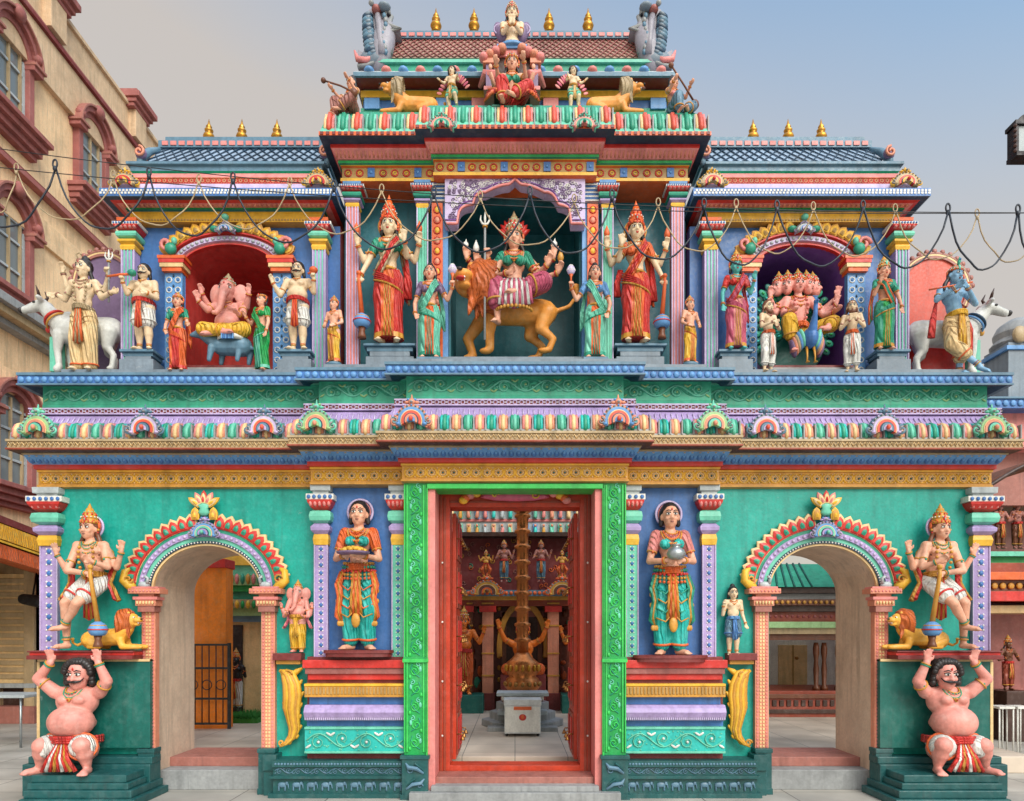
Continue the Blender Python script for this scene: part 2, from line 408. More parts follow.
# ============================================================ GATEWAY
G=thing('temple_gateway','two storey carved teal gateway with tall central door between two arched passages','gateway')
YB=0.86
KX=[(4.73,.33,0.0),(1.98,.42,-.13),(1.06,.6,-.27)]
def mirror(f):
    for s in (-1,1): f(s)
def sbox(mb,s,x0,x1,*a): mb.box(s*x0,s*x1,*a)   # x0,x1 positive distances
ACX=3.07; AHW=.53; ASP=PZ(590,0); ATOP=PZ(546,0)
ARISE=ATOP-ASP
# ---- lower wall
def lower_wall(s):
    mb=MB(); c=s*ACX
    def side(xa,xb): mb.prism([(s*xa,0.0),(s*xb,0.0),(s*xb,3.05),(s*xa,3.05)],0,YB,'tealwall','passage')
    side(1.0,ACX-AHW); side(ACX+AHW,4.72)
    # spandrel with arch
    n=24; pts=[(c+AHW,3.05),(c-AHW,3.05)]+[(c-AHW*cos(pi*i/n),ASP+ARISE*sin(pi*i/n)) for i in range(n+1)]
    # split in halves for clean polygons
    for q in (-1,1):
        P=[(c,3.05)]+[(c,ASP+ARISE)]+[(c+q*AHW*sin(pi/2*i/12),ASP+ARISE*cos(pi/2*i/12)) for i in range(1,13)]+[(c+q*AHW,3.05)]
        mb.prism(P,0,YB,'tealwall','passage')
    # inner step and raised floor of the passage
    mb.build('wall',G)
    st=MB(); st.box(c-AHW,c+AHW,.10,YB+.05,0,PZ(770,.1),'stone:stone'); st.box(c-AHW,c+AHW,.30,YB+.05,PZ(770,.1),PZ(757,.3),'terracotta:stone')
    st.build('step',G,.006)
mirror(lower_wall)
# central & mid projections
mw=MB()
def midwall(s):
    # blue niche wall recessed between pilasters; solid projecting mid bay
    mw=MB(); mw.box(s*1.0,s*1.93,-.05,0.06,1.34,3.05,'blue')
    mw.box(s*1.04,s*1.96,-.06,0.05,.35,1.34,'darkteal'); mw.build('niche_wall',G)
mirror(midwall)
# ---- green door pillars
def green_pillar(s):
    xa,xb=(.846,1.065); y0=-.27
    cx=s*(xa+xb)/2; w=xb-xa
    z0=PZ(755,y0); z1=PZ(483,y0); zm=PZ(660,y0)
    mb=MB()
    mb.box(cx-w/2,cx+w/2,y0,.2,z0,z1,'green')
    for za,zb in ((z0+.03,zm-.02),(zm+.03,z1-.02)):
        for q in (-1,1): mb.box(cx+q*w*.36-.008,cx+q*w*.36+.008,y0-.014,y0+.01,za,zb,'lime'); mb.box(cx+q*w*.475-.006,cx+q*w*.475+.006,y0-.02,y0+.01,za,zb,'lime')
        n=int((zb-za)/.145)
        for i in range(n):
            z=za+(zb-za)*(i+.5)/n; sg=1 if i%2 else -1
            mb.tube(spiral(cx+sg*.01,z,.052*jit(),1.45,sg,pi/2+random.uniform(-.3,.3),y0-.006,14),.007,'lime',4); mb.tube(spiral(cx-sg*.03,z+.065,.026*jit(),1.1,-sg,pi/2,y0-.006,9),.006,'mint',4); mb.ell((cx+sg*.055,y0-.004,z-.055),(.016,.010,.022),'lime',6,4)
            mb.tube([(cx-sg*.04,y0-.004,z-.06),(cx,y0-.008,z-.03),(cx+sg*.045,y0-.004,z+.03),(cx+sg*.03,y0-.004,z+.07)],.006,'seagreen',4)
            mb.ell((cx-sg*.045,y0-.003,z+.02),(.016,.012,.03),'mint',6,4)
    mb.box(cx-w/2-.012,cx+w/2+.012,y0-.03,.2,zm-.022,zm+.012,'lime'); mb.box(cx-w/2-.006,cx+w/2+.006,y0-.022,.2,zm+.012,zm+.03,'green')
    p=mb.build('door_pillar',G,.003)
    b=MB(); zb=PZ(795,y0-.04)
    zb=max(zb,0.0); b.box(cx-w/2-.015,cx+w/2+.015,y0-.05,.2,0.0,z0,'tealbase')
    b.box(cx-w/2-.03,cx+w/2+.03,y0-.065,.2,0.0,.05,'tealbase'); b.box(cx-w/2-.03,cx+w/2+.03,y0-.065,.2,z0-.03,z0+.002,'tealbase')
    for k,q in ((0,1),(1,-1)):
        zz=.10+k*.15
        b.tube([(cx-q*.08,y0-.05,zz),(cx-q*.02,y0-.075,zz+.05),(cx+q*.06,y0-.07,zz+.06),(cx+q*.09,y0-.05,zz+.10)],[.012,.02,.022,.006],'bluegrey',5)
        b.tube([(cx-q*.08,y0-.05,zz+.03),(cx,y0-.07,zz+.10)],[.008,.012],'tealbase',5)
        b.tube(spiral(cx+q*.05,zz+.03,.03,1,q,0,y0-.055,8),.007,'bluegrey',4)
    b.build('pillar_base',p,.004)
mirror(green_pillar)
# ---- mid bays: pilasters + podium
def midbay(s):
    pilaster(G,s*PX(321,-.1),-.10,PZ(658,-.1),3.05,.125,PZ(547,-.1),.2,('lav','mint','red','lav','greywhite'),'flower') if s>0 else pilaster(G,PX(321,-.1),-.10,PZ(658,-.1),3.05,.125,PZ(547,-.1),.2,('lav','mint','red','lav','greywhite'),'flower')
def both(px,y,*a,**k):
    for s in (1,-1):
        pilaster(G,s*PX(px,y),y,*a,**k)
both(321,-.12,PZ(657,-.12),3.045,.125,PZ(545,-.12),.2,('lav','mint','red','lav','greywhite'),'flower')
both(398,-.12,PZ(657,-.12),3.045,.115,PZ(545,-.12),.2,('mint','mint','red','lav','greywhite'),'flower')
both(49,-.04,PZ(655,-.04),3.03,.165,PZ(546,-.04),.26,('lav','mint','red','lav','greywhite'),'flower')
def podium(s):
    y=-.20; X=lambda px: -PX(px,y)
    p=MB()
    xa=X(305)+0.0; xb=X(405)
    def zz(py): return PZ(py,y)
    p.box(s*xb,s*xa,-.13,.1,.30,zz(657),'maroon')
    p.box(s*xb,s*(xa+.02),y-.02,0,zz(668),zz(660),'red'); p.box(s*xb,s*xa,y+.0,0,zz(674),zz(668),'redbrown'); p.box(s*xb,s*(xa-.02),y+.03,0,zz(680),zz(674),'red')
    p.box(s*xb,s*(xa-.03),-.16,0,zz(705),zz(697),'blue')
    p.build('podium_slab',G,.004)
    q=MB(); q.box(s*xb,s*xa,y-.02,0,zz(697),zz(684),'gold')
    x0,x1=sorted((s*xb,s*xa)); dentils(q,x0,x1,zz(694),zz(687),y-.03,y-.01,.035,'ochre'); q.box(s*xb,s*xa,y-.03,0,zz(686),zz(684)+.004,'yellow')
    q.build('podium_band',G,.003)
    q=MB(); rows=[(y+.02,zz(721)),(y-.03,zz(717)),(y-.05,zz(712)),(y-.03,zz(708)),(y+.0,zz(705))]
    V=[];Fc=[]
    for yy,z in rows: V+= [(x0,yy,z),(x1,yy,z)]
    for i in range(4): Fc.append((2*i,2*i+1,2*i+3,2*i+2))
    q.add(V,Fc,'lav'); q.box(x0,x1,y+.02,0,zz(721),zz(705),'lav'); dentils(q,x0,x1,zz(719.5),zz(716),y-.028,y-.01,.02,'lilac')
    q.build('podium_roll',G)
    q=MB(); q.box(x0,x1,y-.01,0,zz(753),zz(727),'turq'); q.box(x0,x1,-.14,0,zz(727),zz(721),'blue')
    q.box(x0,x1,y-.025,0,zz(729),zz(727)+.002,'mint'); q.box(x0,x1,y-.025,0,zz(753),zz(751),'mint')
    scroll_band(q,x0+.02,x1-.02,zz(751),zz(729),y-.018,'mint','white',.008)
    for i in range(60):
        q.ell((x0+.03+random.random()*(x1-x0-.06),y-.012,zz(750)+random.random()*(zz(730)-zz(750))),(.012,.008,.008),'mint',5,3)
    q.build('podium_panel',G,.003)
    # dark teal plinth with carved animal frieze
    b=MB(); xl=-PX(262,-.2)
    b.box(s*1.04,s*(xl),-.16,0,0,.25,'tealbase'); b.box(s*1.04,s*(xl-.12),-.24,0,.0,.30,'tealbase'); b.box(s*1.04,s*(xl-.12),-.27,0,.30,.36,'tealbase')
    b.box(s*1.04,s*(xl-.08),-.27,0,0,.045,'tealbase'); b.box(s*1.04,s*(xl-.10),-.285,0,.19,.215,'tealbase')
    b.box(s*(xl-.13),s*(xl),-.185,0,.25,.40,'tealbase')
    u0,u1=sorted((s*1.06,s*(xl-.14)))
    n=9
    for i in range(n):
        x=u0+(u1-u0)*(i+.5)/n
        b.ell((x,-.245,.125),(.045,.018,.028),'bluegrey',8,5); b.ell((x+.045,-.248,.14),(.018,.016,.02),'bluegrey',6,4)
        b.tube([(x+.058,-.25,.135),(x+.066,-.25,.09)],[.008,.005],'bluegrey',4)
        for dx in (-.03,.03): b.tube([(x+dx,-.248,.12),(x+dx,-.25,.07)],.009,'bluegrey',4)
    scroll_band(b,u0,u1,.22,.30,-.246,'bluegrey',None,.005)
    beads(b,u0,u1,.33,-.272,.013,'bluegrey',2.3)
    b.build('carved_plinth',G,.004)
mirror(podium)
# yellow scroll bracket + small shelf
def bracket(s):
    mb=MB(); y=-.04; sx=lambda px: s*(-PX(px,y)) ; z=lambda py: PZ(py,y)
    mb.box(sx(276),sx(304),-.14,0,z(660),z(653),'maroon'); mb.box(sx(278),sx(302),-.10,0,z(664),z(660),'gold')
    mb.build('shelf',G,.004)
    q=MB()
    T=lambda a,b:(sx(a),y-.02,z(b))
    sp=[(283,670,7),(288,674,11),(292,684,14),(293,696,15),(292,707,14),(293,718,11),(295,728,9),(293,737,7),(287,743,5),(281,746,2)]
    for k,off in enumerate((-1,-.6,-.2,.2,.6,1)):
        P=[];R_=[]
        for n_,(a,b_,w_) in enumerate(sp):
            P.append((sx(a+1+off*w_*.44),y-.035-.030*(1-abs(off)*.8),z(b_-(2 if abs(off)>.9 and n_%2 else 0)))); R_.append(w_*.0019+.003)
        q.tube(P,R_,'yellow' if k%2 else 'gold',6)
    for n_ in range(1,9):
        a,b_,w_=sp[n_]; q.ell((sx(a+1+w_*.56),y-.035,z(b_-1)),(.020,.018,.038*w_/14+.01),'yellow',7,5,rotY(s*-.6))
        if n_<7: q.ell((sx(a+1-w_*.52),y-.035,z(b_-2)),(.014,.016,.032*w_/14+.01),'yellow',7,5,rotY(s*.5))
    q.tube(spiral(sx(283),z(742),.035,1.3,s,0,y-.05,12),.011,'gold',5); q.tube(spiral(sx(290),z(674),.045,1.3,-s,0,y-.07,12),.011,'gold',5)
    q.tube([T(303,668),T(298,671),T(292,676)],[.012,.03,.03],'yellow',6)
    q.build('leaf_bracket',G)
mirror(bracket)
# ---- outer pedestals (behind the crouching dwarfs)
def outer(s):
    mb=MB(); y=-.12; X=lambda px: -PX(px,y); z=lambda py: PZ(py,y)
    mb.box(s*X(38),s*X(150),y,0.02,z(748),z(659),'darkteal'); mb.box(s*X(38),s*X(150),y-.012,0.02,z(661.5),z(659),'cream')
    mb.box(s*X(37),s*X(40),y-.006,0.02,z(748),z(662),'cream')
    mb.build('pedestal_wall',G,.003)
    q=MB(); q.box(s*X(36),s*X(140),-.26,0.02,z(659),z(655),'maroon'); q.box(s*X(37),s*X(140),-.23,0.02,z(655),z(652),'red'); q.box(s*X(36),s*X(140),-.25,0.02,z(652),z(650.5),'maroon')
    q.build('shelf',G,.004)
    b=MB()
    for (a,c_,yf,z0,z1) in ((18,134,-.62,0,.07),(23,131,-.57,.07,.14),(27,128,-.53,.14,.20),(31,126,-.50,.20,.27),(22,150,-.19,.0,.31),(28,152,-.16,.31,.38)):
        b.box(s*(-PX(a,yf)),s*(-PX(c_,yf)),yf,0.02,z0,z1,'tealbase')
    b.build('stepped_base',G,.008)
    # salmon arch pilaster pair with bases
    for px in (148.5,268): arch_pil(s,px)
def arch_pil(s,px):
    y=-.06; cx=s*(-PX(px,y)); w=.135; z0=PZ(748,y); zc=PZ(608,y); z1=PZ(589,y)
    mb=MB(); mb.box(cx-w/2,cx+w/2,y,0.02,z0,zc,'salmon')
    n=40
    for i in range(n):
        zz=z0+(zc-z0)*(i+.5)/n
        for j in (-1.5,-.5,.5,1.5): mb.box(cx+j*.03-.009,cx+j*.03+.009,y-.008,y+.002,zz-.011,zz+.011,'cream' if j in(-.5,.5) else 'pink')
    p=mb.build('arch_pilaster',G,.002)
    c=MB()
    for (h,za,zb,m) in ((.075,598,594,'salmon'),(.10,606,600,'salmon'),(.155,594,589,'salmon'),(.12,600,597,'pink'),(.082,612,606,'terracotta'),(.13,588.9,587,'pink')):
        c.box(cx-h,cx+h,y-h*.6,0.02,PZ(za,y),PZ(zb,y),m)
    for j in range(6): c.ell((cx-.075+.03*j,y-.068,PZ(603,y)),(.012,.015,.02),'cream',6,4)
    for j in range(9): c.ell((cx-.14+.035*j,y-.095,PZ(591.5,y)),(.012,.01,.012),'pink',6,4)
    c.build('capital',p,.004)
    b=MB(); b.box(cx-w/2-.012,cx+w/2+.012,y-.05,.02,0,z0,'tealbase'); b.box(cx-w/2-.02,cx+w/2+.02,y-.06,.02,0,.06,'tealbase'); b.box(cx-w/2-.02,cx+w/2+.02,y-.06,.02,z0-.04,z0+.002,'tealbase')
    b.ell((cx,y-.05,.2),(.03,.015,.07),'bluegrey',8,5)
    b.build('pilaster_base',p,.004)
mirror(outer)
# ---- arch surrounds (lower)
def lower_arch(s):
    c=s*ACX; y=-.05
    mb=MB(); a=AHW; b=ARISE
    def band(k0,k1,y0,m): mb.arcband(c,ASP,a+k0,b+k0,a+k1,b+k1,y0,0.01,m,-.05,pi+.05,36)
    band(.0,.02,-.035,'cream'); band(.02,.045,-.05,'navy'); band(.045,.085,-.04,'mint'); band(.085,.135,-.06,'lav'); band(.135,.17,-.045,'seagreen'); band(.17,.185,-.055,'red')
    for i in range(56):
        t=pi*(i+.5)/56; mb.ell((c+(a+.032)*cos(t),-.055,ASP+(b+.032)*sin(t)),.009,'white',6,4)
    for i in range(34):
        t=pi*(i+.5)/34; mb.ell((c+(a+.11)*cos(t),-.062,ASP+(b+.11)*sin(t)),(.018,.014,.018),'lilac',7,4)
    p=mb.build('arch_surround',G)
    n=11
    for side in (-1,1):
        q=MB()
        for i in range(n):
            t=.20+1.18*(i)/(n-1)
            th=t if side>0 else pi-t
            ph=th-pi/2; 
            R=np.array(((cos(ph),0,-sin(ph)),(0,1,0),(sin(ph),0,cos(ph))))
            # tilt toward flame direction
            petal(q,(c+(a+.165)*cos(th),-.04,ASP+(b+.17)*sin(th)),.112,.150,.026,'cream','red',R=R,m3='seagreen')
        # yellow curl & white swan at spring
        th=.02 if side>0 else pi-.02; x=c+side*(a+.20)
        q.tube([(c+side*(a+.16),-.06,ASP+.02),(x-side*.0,-.08,ASP+.03),(x+side*.07,-.08,ASP+.09),(x+side*.06,-.07,ASP+.18),(x,-.06,ASP+.22)],[.03,.05,.045,.035,.01],'yellow',7)
        q.tube(spiral(x+side*.01,ASP+.10,.05,1.2,side,0,-.11,10),.01,'gold',5)
        q.ell((c+side*(a+.07),-.08,ASP+.045),(.06,.03,.035),'greywhite',10,6); q.tube([(c+side*(a+.03),-.09,ASP+.06),(c+side*(a+.02),-.1,ASP+.11),(c+side*(a+.05),-.1,ASP+.13)],[.018,.013,.016],'greywhite',6)
        q.build('flame_border',p)
    k=MB(); zc=ASP+b+.13
    kudu(k,c,zc-.02,.26,.20,-.07,'lav','skyblue','mint')
    k.lathe([(.03,0),(.06,.03),(.04,.07),(.065,.10),(.03,.12)],(c,-.09,zc+.16),'mint',10,.5)
    for j in range(-2,3):
        th=pi/2-j*.48; R=np.array(((cos(th-pi/2),0,-sin(th-pi/2)),(0,1,0),(sin(th-pi/2),0,cos(th-pi/2))))
        petal(k,(c+.05*cos(th),-.09,zc+.24+.03*sin(th)),.06,.13,.02,('yellow','pink','red','pink','yellow')[j+2],'cream',R=R)
    for q_ in (-1,1): petal(k,(c+q_*.09,-.08,zc+.12),.08,.12,.02,'yellow','gold')
    k.build('crest',p)
mirror(lower_arch)
# ---- main entablature
def zo(py,o): return EYE+(VY-py)*(DC-o)/F
e=MB(); stepped(e,KX,[(.0,3.03),(.05,3.04),(.05,3.06),(.035,3.065),(.035,3.185),(.05,3.19),(.05,3.21)],['ochre','gold','gold','gold','gold','yellow'],YB)
for x0,x1,y in fronts(KX,.035): medallions(e,x0+.02,x1-.02,3.068,3.182,y-.004,'yellow','cream','tealbase')
e.build('rosette_band',G)
e=MB(); stepped(e,KX,[(.05,3.208),(.085,3.212),(.085,3.25),(.09,3.252),(.13,3.27),(.17,3.31),(.18,3.325),(.2,3.327),(.2,3.345)],['red','red','red','skyblue','skyblue','skyblue','tan','tan'],YB)
for x0,x1,y in fronts(KX,.13):
    n=int((x1-x0)/.07)
    for i in range(n):
        x=x0+(x1-x0)*(i+.5)/n; e.ell((x,y+.0,3.285),(.031,.03,.036),'blue',8,5); e.ell((x,y-.020,3.292),(.018,.014,.024),'skyblue',6,4); e.tube([(x-.035,y-.03,3.325),(x,y-.045,3.315),(x+.035,y-.03,3.325)],.006,'tan',4)
e.build('lotus_band',G)
e=MB(); stepped(e,KX,[(.1,3.342),(.33,3.335),(.35,3.338),(.35,3.352),(.33,3.357),(.33,3.41),(.35,3.415),(.35,3.435),(.3,3.44)],['darkbrown','rust','rust','ochre','tan','tan','tan','tan'],YB)
for x0,x1,y in fronts(KX,.33):
    n=int((x1-x0)/.085); p=(x1-x0)/n
    for i in range(n):
        x=x0+p*(i+.5); e.tube([(x-p*.5,y-.004,3.37),(x-p*.25,y-.012,3.405),(x,y-.004,3.37),(x+p*.25,y-.012,3.405),(x+p*.5,y-.004,3.37)],.006,'cream',4)
        e.ell((x,y-.006,3.398),(.012,.008,.010),'tan',5,4)
e.build('cornice',G,0)
# curved petal roof of cornice
e=MB(); stepped(e,KX,[(.31,3.438),(.30,3.50),(.26,3.58),(.19,3.645),(.12,3.72),(.08,3.735)],['stone','lav','lav','lav','lav'],YB)
for x0,x1,y in fronts(KX,.30):
    n=int((x1-x0)/.105); p=(x1-x0)/n
    for i in range(n):
        x=x0+p*(i+.5); m_=('pink','turq','salmon','seagreen')[i%4]
        c2=('cream','seagreen','cream','mint')[i%4]
        for (q_,r_,dy,m) in ((-.26,.17,0,m_),(0,.20,-.012,c2),(.26,.17,0,m_)):
            P=[(x+q_*p,y+.085+dy,3.61),(x+q_*p,y+.04+dy,3.585),(x+q_*p,y+.01+dy,3.54),(x+q_*p,y+.0+dy,3.475),(x+q_*p,y+.02+dy,3.45)]
            jj=jit(.09); e.tube(P,[r_*p*.8*jj,r_*p*jj,r_*p,r_*p*jj,r_*p*.8],m,6)
        e.box(x+p*.5-.006,x+p*.5+.006,y-.025,y+.05,3.45,3.58,'stone')
for x0,x1,y in fronts(KX,.16):
    n=int((x1-x0)/.05); p=(x1-x0)/n
    for i in range(n): e.tube([(x0+p*(i+.5),y-.055,3.62),(x0+p*(i+.5),y+.0,3.69)],.008,'lilac',4)
e.build('kapota_cornice',G)
e=MB(); stepped(e,KX,[(.06,3.73),(.13,3.735),(.13,3.795),(.10,3.80)],['lilac','maroon','lilac'],YB)
for x0,x1,y in fronts(KX,.13):
    n=int((x1-x0)/.06); p=(x1-x0)/n
    e.box(x0,x1,y-.01,y+.01,3.735,3.745,'lilac'); e.box(x0,x1,y-.01,y+.01,3.785,3.797,'lilac')
    for i in range(n):
        x=x0+p*(i+.5); e.ring((x,y-.005,3.765),.019,.0055,'lilac',(0,1,0),8,4); e.ell((x+p*.5,y-.005,3.765),(.007,.006,.007),'white',5,3)
e.build('chain_band',G)
KG=[(4.66,0,0.0),(1.90,0,-.13),(1.03,0,-.27)]
e=MB(); stepped(e,KG,[(.09,3.79),(.10,3.84),(.09,3.845),(.09,4.02),(.12,4.03),(.12,4.06)],['frieze','seagreen','frieze','frieze','mint'],YB)
for x0,x1,y in fronts(KG,.09):
    scroll_band(e,x0+.02,x1-.02,3.85,4.02,y-.004,'mint','palegreen',.0095); scroll_band(e,x0+.10,x1-.10,3.86,4.01,y-.002,'seagreen','mint',.007); 
e.build('scroll_frieze',G)
e=MB(); stepped(e,KX,[(-.02,4.05),(.19,4.0),(.25,3.985),(.25,4.0),(.235,4.005),(.235,4.075),(.25,4.08),(.25,4.105),(.0,4.11)],['navy','grey','bluegrey','bluegrey','blue','bluegrey','bluegrey','grey'],YB)
for x0,x1,y in fronts(KX,.235): beads(e,x0,x1,4.04,y-.002,.032,'skyblue',2.25,.5)
e.build('ledge',G)
# small kudu gables on the cornice
def kuduP(px,c):
    for s in (1,-1):
        i=0 if px<280 else (1 if px<380 else 2); yb=KX[i][2]
        y=yb-.36+.02; zz=3.44+.085
        k=MB(); kudu(k,s*(-PX(px,y)),zz-.01,.30,.25,y-.01,*c); k.build('gable_ornament',G)
kuduP(39,('mint','palegreen','salmon')); kuduP(146,('bluegrey','lilac','coral')); kuduP(265,('bluegrey','lilac','coral')); kuduP(317,('mint','palegreen','salmon')); kuduP(412,('salmon','skyblue','coral'))
# ---- plinth carrying the statues
e=MB(); KP=[(4.50,.0,-.06),(1.86,0,-.19),(1.0,0,-.33)]
stepped(e,KP,[(0,4.10),(0,4.205)],'grey',YB); e.build('statue_plinth',G)
# ============================================================ DOOR
Df=MB(); yd=.02
# pale jamb lining, then red frame
for s in (-1,1):
    Df.box(s*.77,s*.846,-.255,.5,0.0,PZ(487,-.2),'pink:stone')
    Df.box(s*.838,s*.856,-.29,.0,0.36,PZ(484,-.27),'lime')
Df.box(-.856,.856,-.29,.0,PZ(489,-.27),PZ(484,-.27),'lime'); Df.box(-.846,.846,-.27,.5,PZ(484,-.27)-.012,3.06,'green')
Df.box(-.77,.77,-.20,.5,0,.19,'terracotta:stone'); Df.box(-1.0,1.0,-.40,-.2,0,.08,'stone:stone'); Df.box(-.8,.8,-.34,-.19,.08,.13,'stone:stone')
Df.build('door_surround',G,.005)
fr=MB(); y0,y1=.10,.35; zt=PZ(493,y0); zi=PZ(507,y0); zs=.19; 
for s in (-1,1):
    fr.box(s*.66,s*.772,y0,y1,zs,zt,'doorred'); fr.box(s*.70,s*.725,y0-.012,y1,zs,zt-.05,'rust'); fr.box(s*.74,s*.76,y0-.02,y1,zs,zt,'rust')
    for z in (.55,1.1,1.7,2.3): fr.ell((s*.735,y0-.02,z),.012,'white',6,4)
fr.box(-.66,.66,y0,y1,zi,zt,'doorred'); fr.box(-.66,.66,y0-.015,y1,zi+.04,zi+.06,'rust'); fr.box(-.66,.66,y0,y1,zs,zs+.055,'doorred')
fr.build('door_frame',G,.004)
lt=MB() # carved lintel crest above frame
for i in range(15):
    t=pi*(i+.5)/15; lt.ell((.52*cos(t),.03,zt-.10+.12*sin(t)),(.05,.03,.04),('pink','orange','yellow')[i%3],8,5)
lt.ell((0,.02,zt-.05),(.36,.03,.05),'rose',12,5); lt.tube(spiral(-.2,zt-.04,.04,1,1,0,-.01,8),.008,'yellow',4); lt.tube(spiral(.2,zt-.04,.04,1,-1,0,-.01,8),.008,'yellow',4)
lt.build('lintel_carving',G)
def leaf(s):
    d=thing('door_leaf',None,None); d.parent=G
    mb=MB(); x=s*.64; za,zb=zs+.07,zi-.02; ya,yb_=.36,.98
    mb.box(x-.02,x+.02,ya,yb_,za,zb,'doorred')
    for i in range(5):
        z0=za+(zb-za)*i/5+.04; z1=za+(zb-za)*(i+1)/5-.04
        mb.box(x-s*.02,x-s*.034,ya+.06,ya+.29,z0,z1,'rust'); mb.box(x-s*.02,x-s*.034,yb_-.27,yb_-.05,z0,z1,'rust')
        mb.box(x-s*.034,x-s*.045,ya+.10,ya+.25,z0+.05,z1-.05,'red'); mb.box(x-s*.034,x-s*.045,yb_-.23,yb_-.09,z0+.05,z1-.05,'red')
    mb.build('panel',d,.004)
    for i in range(5):
        z=za+(zb-za)*(i+.5)/5
        for yy in (.42,.62,.9):
            b=MB(); X=x-s*.05
            b.tube([(x-s*.02,yy,z+.0),(X-s*.03,yy,z+.0),(X-s*.035,yy,z-.02)],.007,'brass:metal',5)
            b.lathe([(.006,0),(.012,-.008),(.02,-.03),(.028,-.045)],(X-s*.035,yy,z-.02),'brass:metal',10); b.build('bell',d)
mirror(leaf)
# ============================================================ UPPER STOREY : central tower
T=MB(); yw=.38
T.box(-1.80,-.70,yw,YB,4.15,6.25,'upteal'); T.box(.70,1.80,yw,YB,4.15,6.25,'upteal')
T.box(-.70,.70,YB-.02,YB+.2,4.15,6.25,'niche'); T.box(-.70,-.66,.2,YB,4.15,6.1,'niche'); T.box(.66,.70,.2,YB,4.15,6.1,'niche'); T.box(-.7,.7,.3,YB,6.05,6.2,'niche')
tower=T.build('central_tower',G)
def tw(mb,name,bev=0): return mb.build(name,tower,bev)
for s in (1,-1):
    pilaster(tower,s*1.64,.06,4.2,6.13,.115,PZ(207,.06),.2,('pink','seagreen','red','lav','skyblue'),'flute',name='tower_pilaster')
    pilaster(tower,s*.93,.03,4.2,6.13,.105,PZ(208,.03),.2,('mint','seagreen','red','lav','skyblue'),'flute',name='tower_pilaster')
    o=MB(); o.box(s*.68,s*.85,.09,.40,4.2,6.10,'skyblue'); o.box(s*.73,s*.84,.06,.2,4.2,5.93,'orange')
    n=16
    for i in range(n):
        z=4.25+1.66*(i+.5)/n; o.ell((s*.785,.058,z),(.026,.012,.036),'yellow' if i%2 else 'salmon',8,4); o.ring((s*.785,.055,z),.036,.006,'red',(0,1,0),8,4)
    for i in range(10):
        o.box(s*.68,s*.85,.05,.2,5.945+i*.02,5.957+i*.02,'blue' if i%2 else 'white')
    tw(o,'carved_jamb',.002)
# pedestals for the two large standing goddesses
for s in (1,-1):
    o=MB(); cx=s*PX(640,.0)
    for h,za,zb in ((.26,345,347.5),(.23,347.5,352),(.20,352,357),(.24,357,372)): o.box(cx-h,cx+h,-.02-(.03 if h>.24 else 0),.38,PZ(zb,0),PZ(za,0),'bluegrey' if zb<356 else 'grey')
    tw(o,'statue_pedestal',.005)
o=MB(); o.box(-.72,.72,-.05,YB,4.2,PZ(357,-.05),'bluegrey'); o.box(-.74,.74,-.07,YB,PZ(359.5,-.07),PZ(356.5,-.07),'grey'); tw(o,'niche_sill',.004)
# cusped arch screen
o=MB(); ya,yb2=-.01,.10; zb_=PZ(215,ya); ztop=6.13
def cusp(x): # underside height of the screen as a function of |x|
    a=abs(x); 
    if a<.06: return PZ(186,ya)+(.06-a)*.9
    if a<.30: return PZ(194,ya)+.08*cos((a-.06)/.24*pi/2)
    if a<.42: return PZ(207,ya)+.135*math.sqrt(max(0,1-((a-.30)/.125)**2))
    if a<.56: return PZ(209,ya)-.07+.10*math.sqrt(max(0,1-((a-.42)/.145)**2))
    return PZ(222,ya)-.03
xs=[-.70+1.4*i/80 for i in range(81)]
for i in range(80):
    a,b=xs[i],xs[i+1]; o.prism([(a,cusp(a)),(b,cusp(b)),(b,ztop),(a,ztop)],ya,yb2,'lilac')
o.tube([(x,ya-.006,cusp(x)+.012) for x in xs],.014,'pink',5); o.tube([(x,ya-.006,cusp(x)+.05) for x in xs],.007,'purple',4)
for i in range(420):
    x=random.uniform(-.66,.66); z=random.uniform(cusp(x)+.06,ztop-.03)
    if z>cusp(x)+.05 and z<ztop-.02: o.tube(spiral(x,z,.022,1.0,random.choice((-1,1)),random.random()*6,ya-.004,7),.005,'plum' if i%3 else 'white',4)
tw(o,'cusped_screen')
# tower entablature
KT=[(1.74,.6,.05),(.80,.6,-.04)]
YT=.95
o=MB(); stepped(o,KT,[(-.02,6.125),(.02,6.13),(.02,6.16),(0,6.165),(0,6.275),(.02,6.28),(.02,6.29)],['orange','yellow','ochre','ochre','orange','yellow'],YT)
for x0,x1,y in fronts(KT,0):
    n=int((x1-x0)/.105); p=(x1-x0)/n
    for i in range(n):
        x=x0+p*(i+.5)
        if i%4==2: o.box(x-.035,x+.035,y-.015,y+.02,6.175,6.265,'blue'); o.ell((x,y-.015,6.22),.016,'skyblue',6,4)
        else: o.ring((x,y-.003,6.22),.034,.007,'red',(0,1,0),10,4); o.ring((x,y-.003,6.22),.017,.006,'yellow',(0,1,0),8,4)
tw(o,'fret_band')
o=MB(); stepped(o,KT,[(0,6.288),(.05,6.29),(.05,6.315),(.03,6.32),(.06,6.325),(.12,6.37),(.13,6.385),(.14,6.39),(.14,6.42)],['seagreen','green','seagreen','pink','pink','pink','red','red'],YT)
for x0,x1,y in fronts(KT,.09):
    n=int((x1-x0)/.04); p=(x1-x0)/n
    for i in range(n): o.tube([(x0+p*(i+.5),y+.02,6.33),(x0+p*(i+.5),y-.025,6.37)],.008,'salmon',4)
tw(o,'lotus_moulding')
o=MB(); stepped(o,KT,[(.1,6.418),(.25,6.41),(.27,6.412),(.27,6.45),(.25,6.455)],['navy','navy','orange','ochre'],YT)
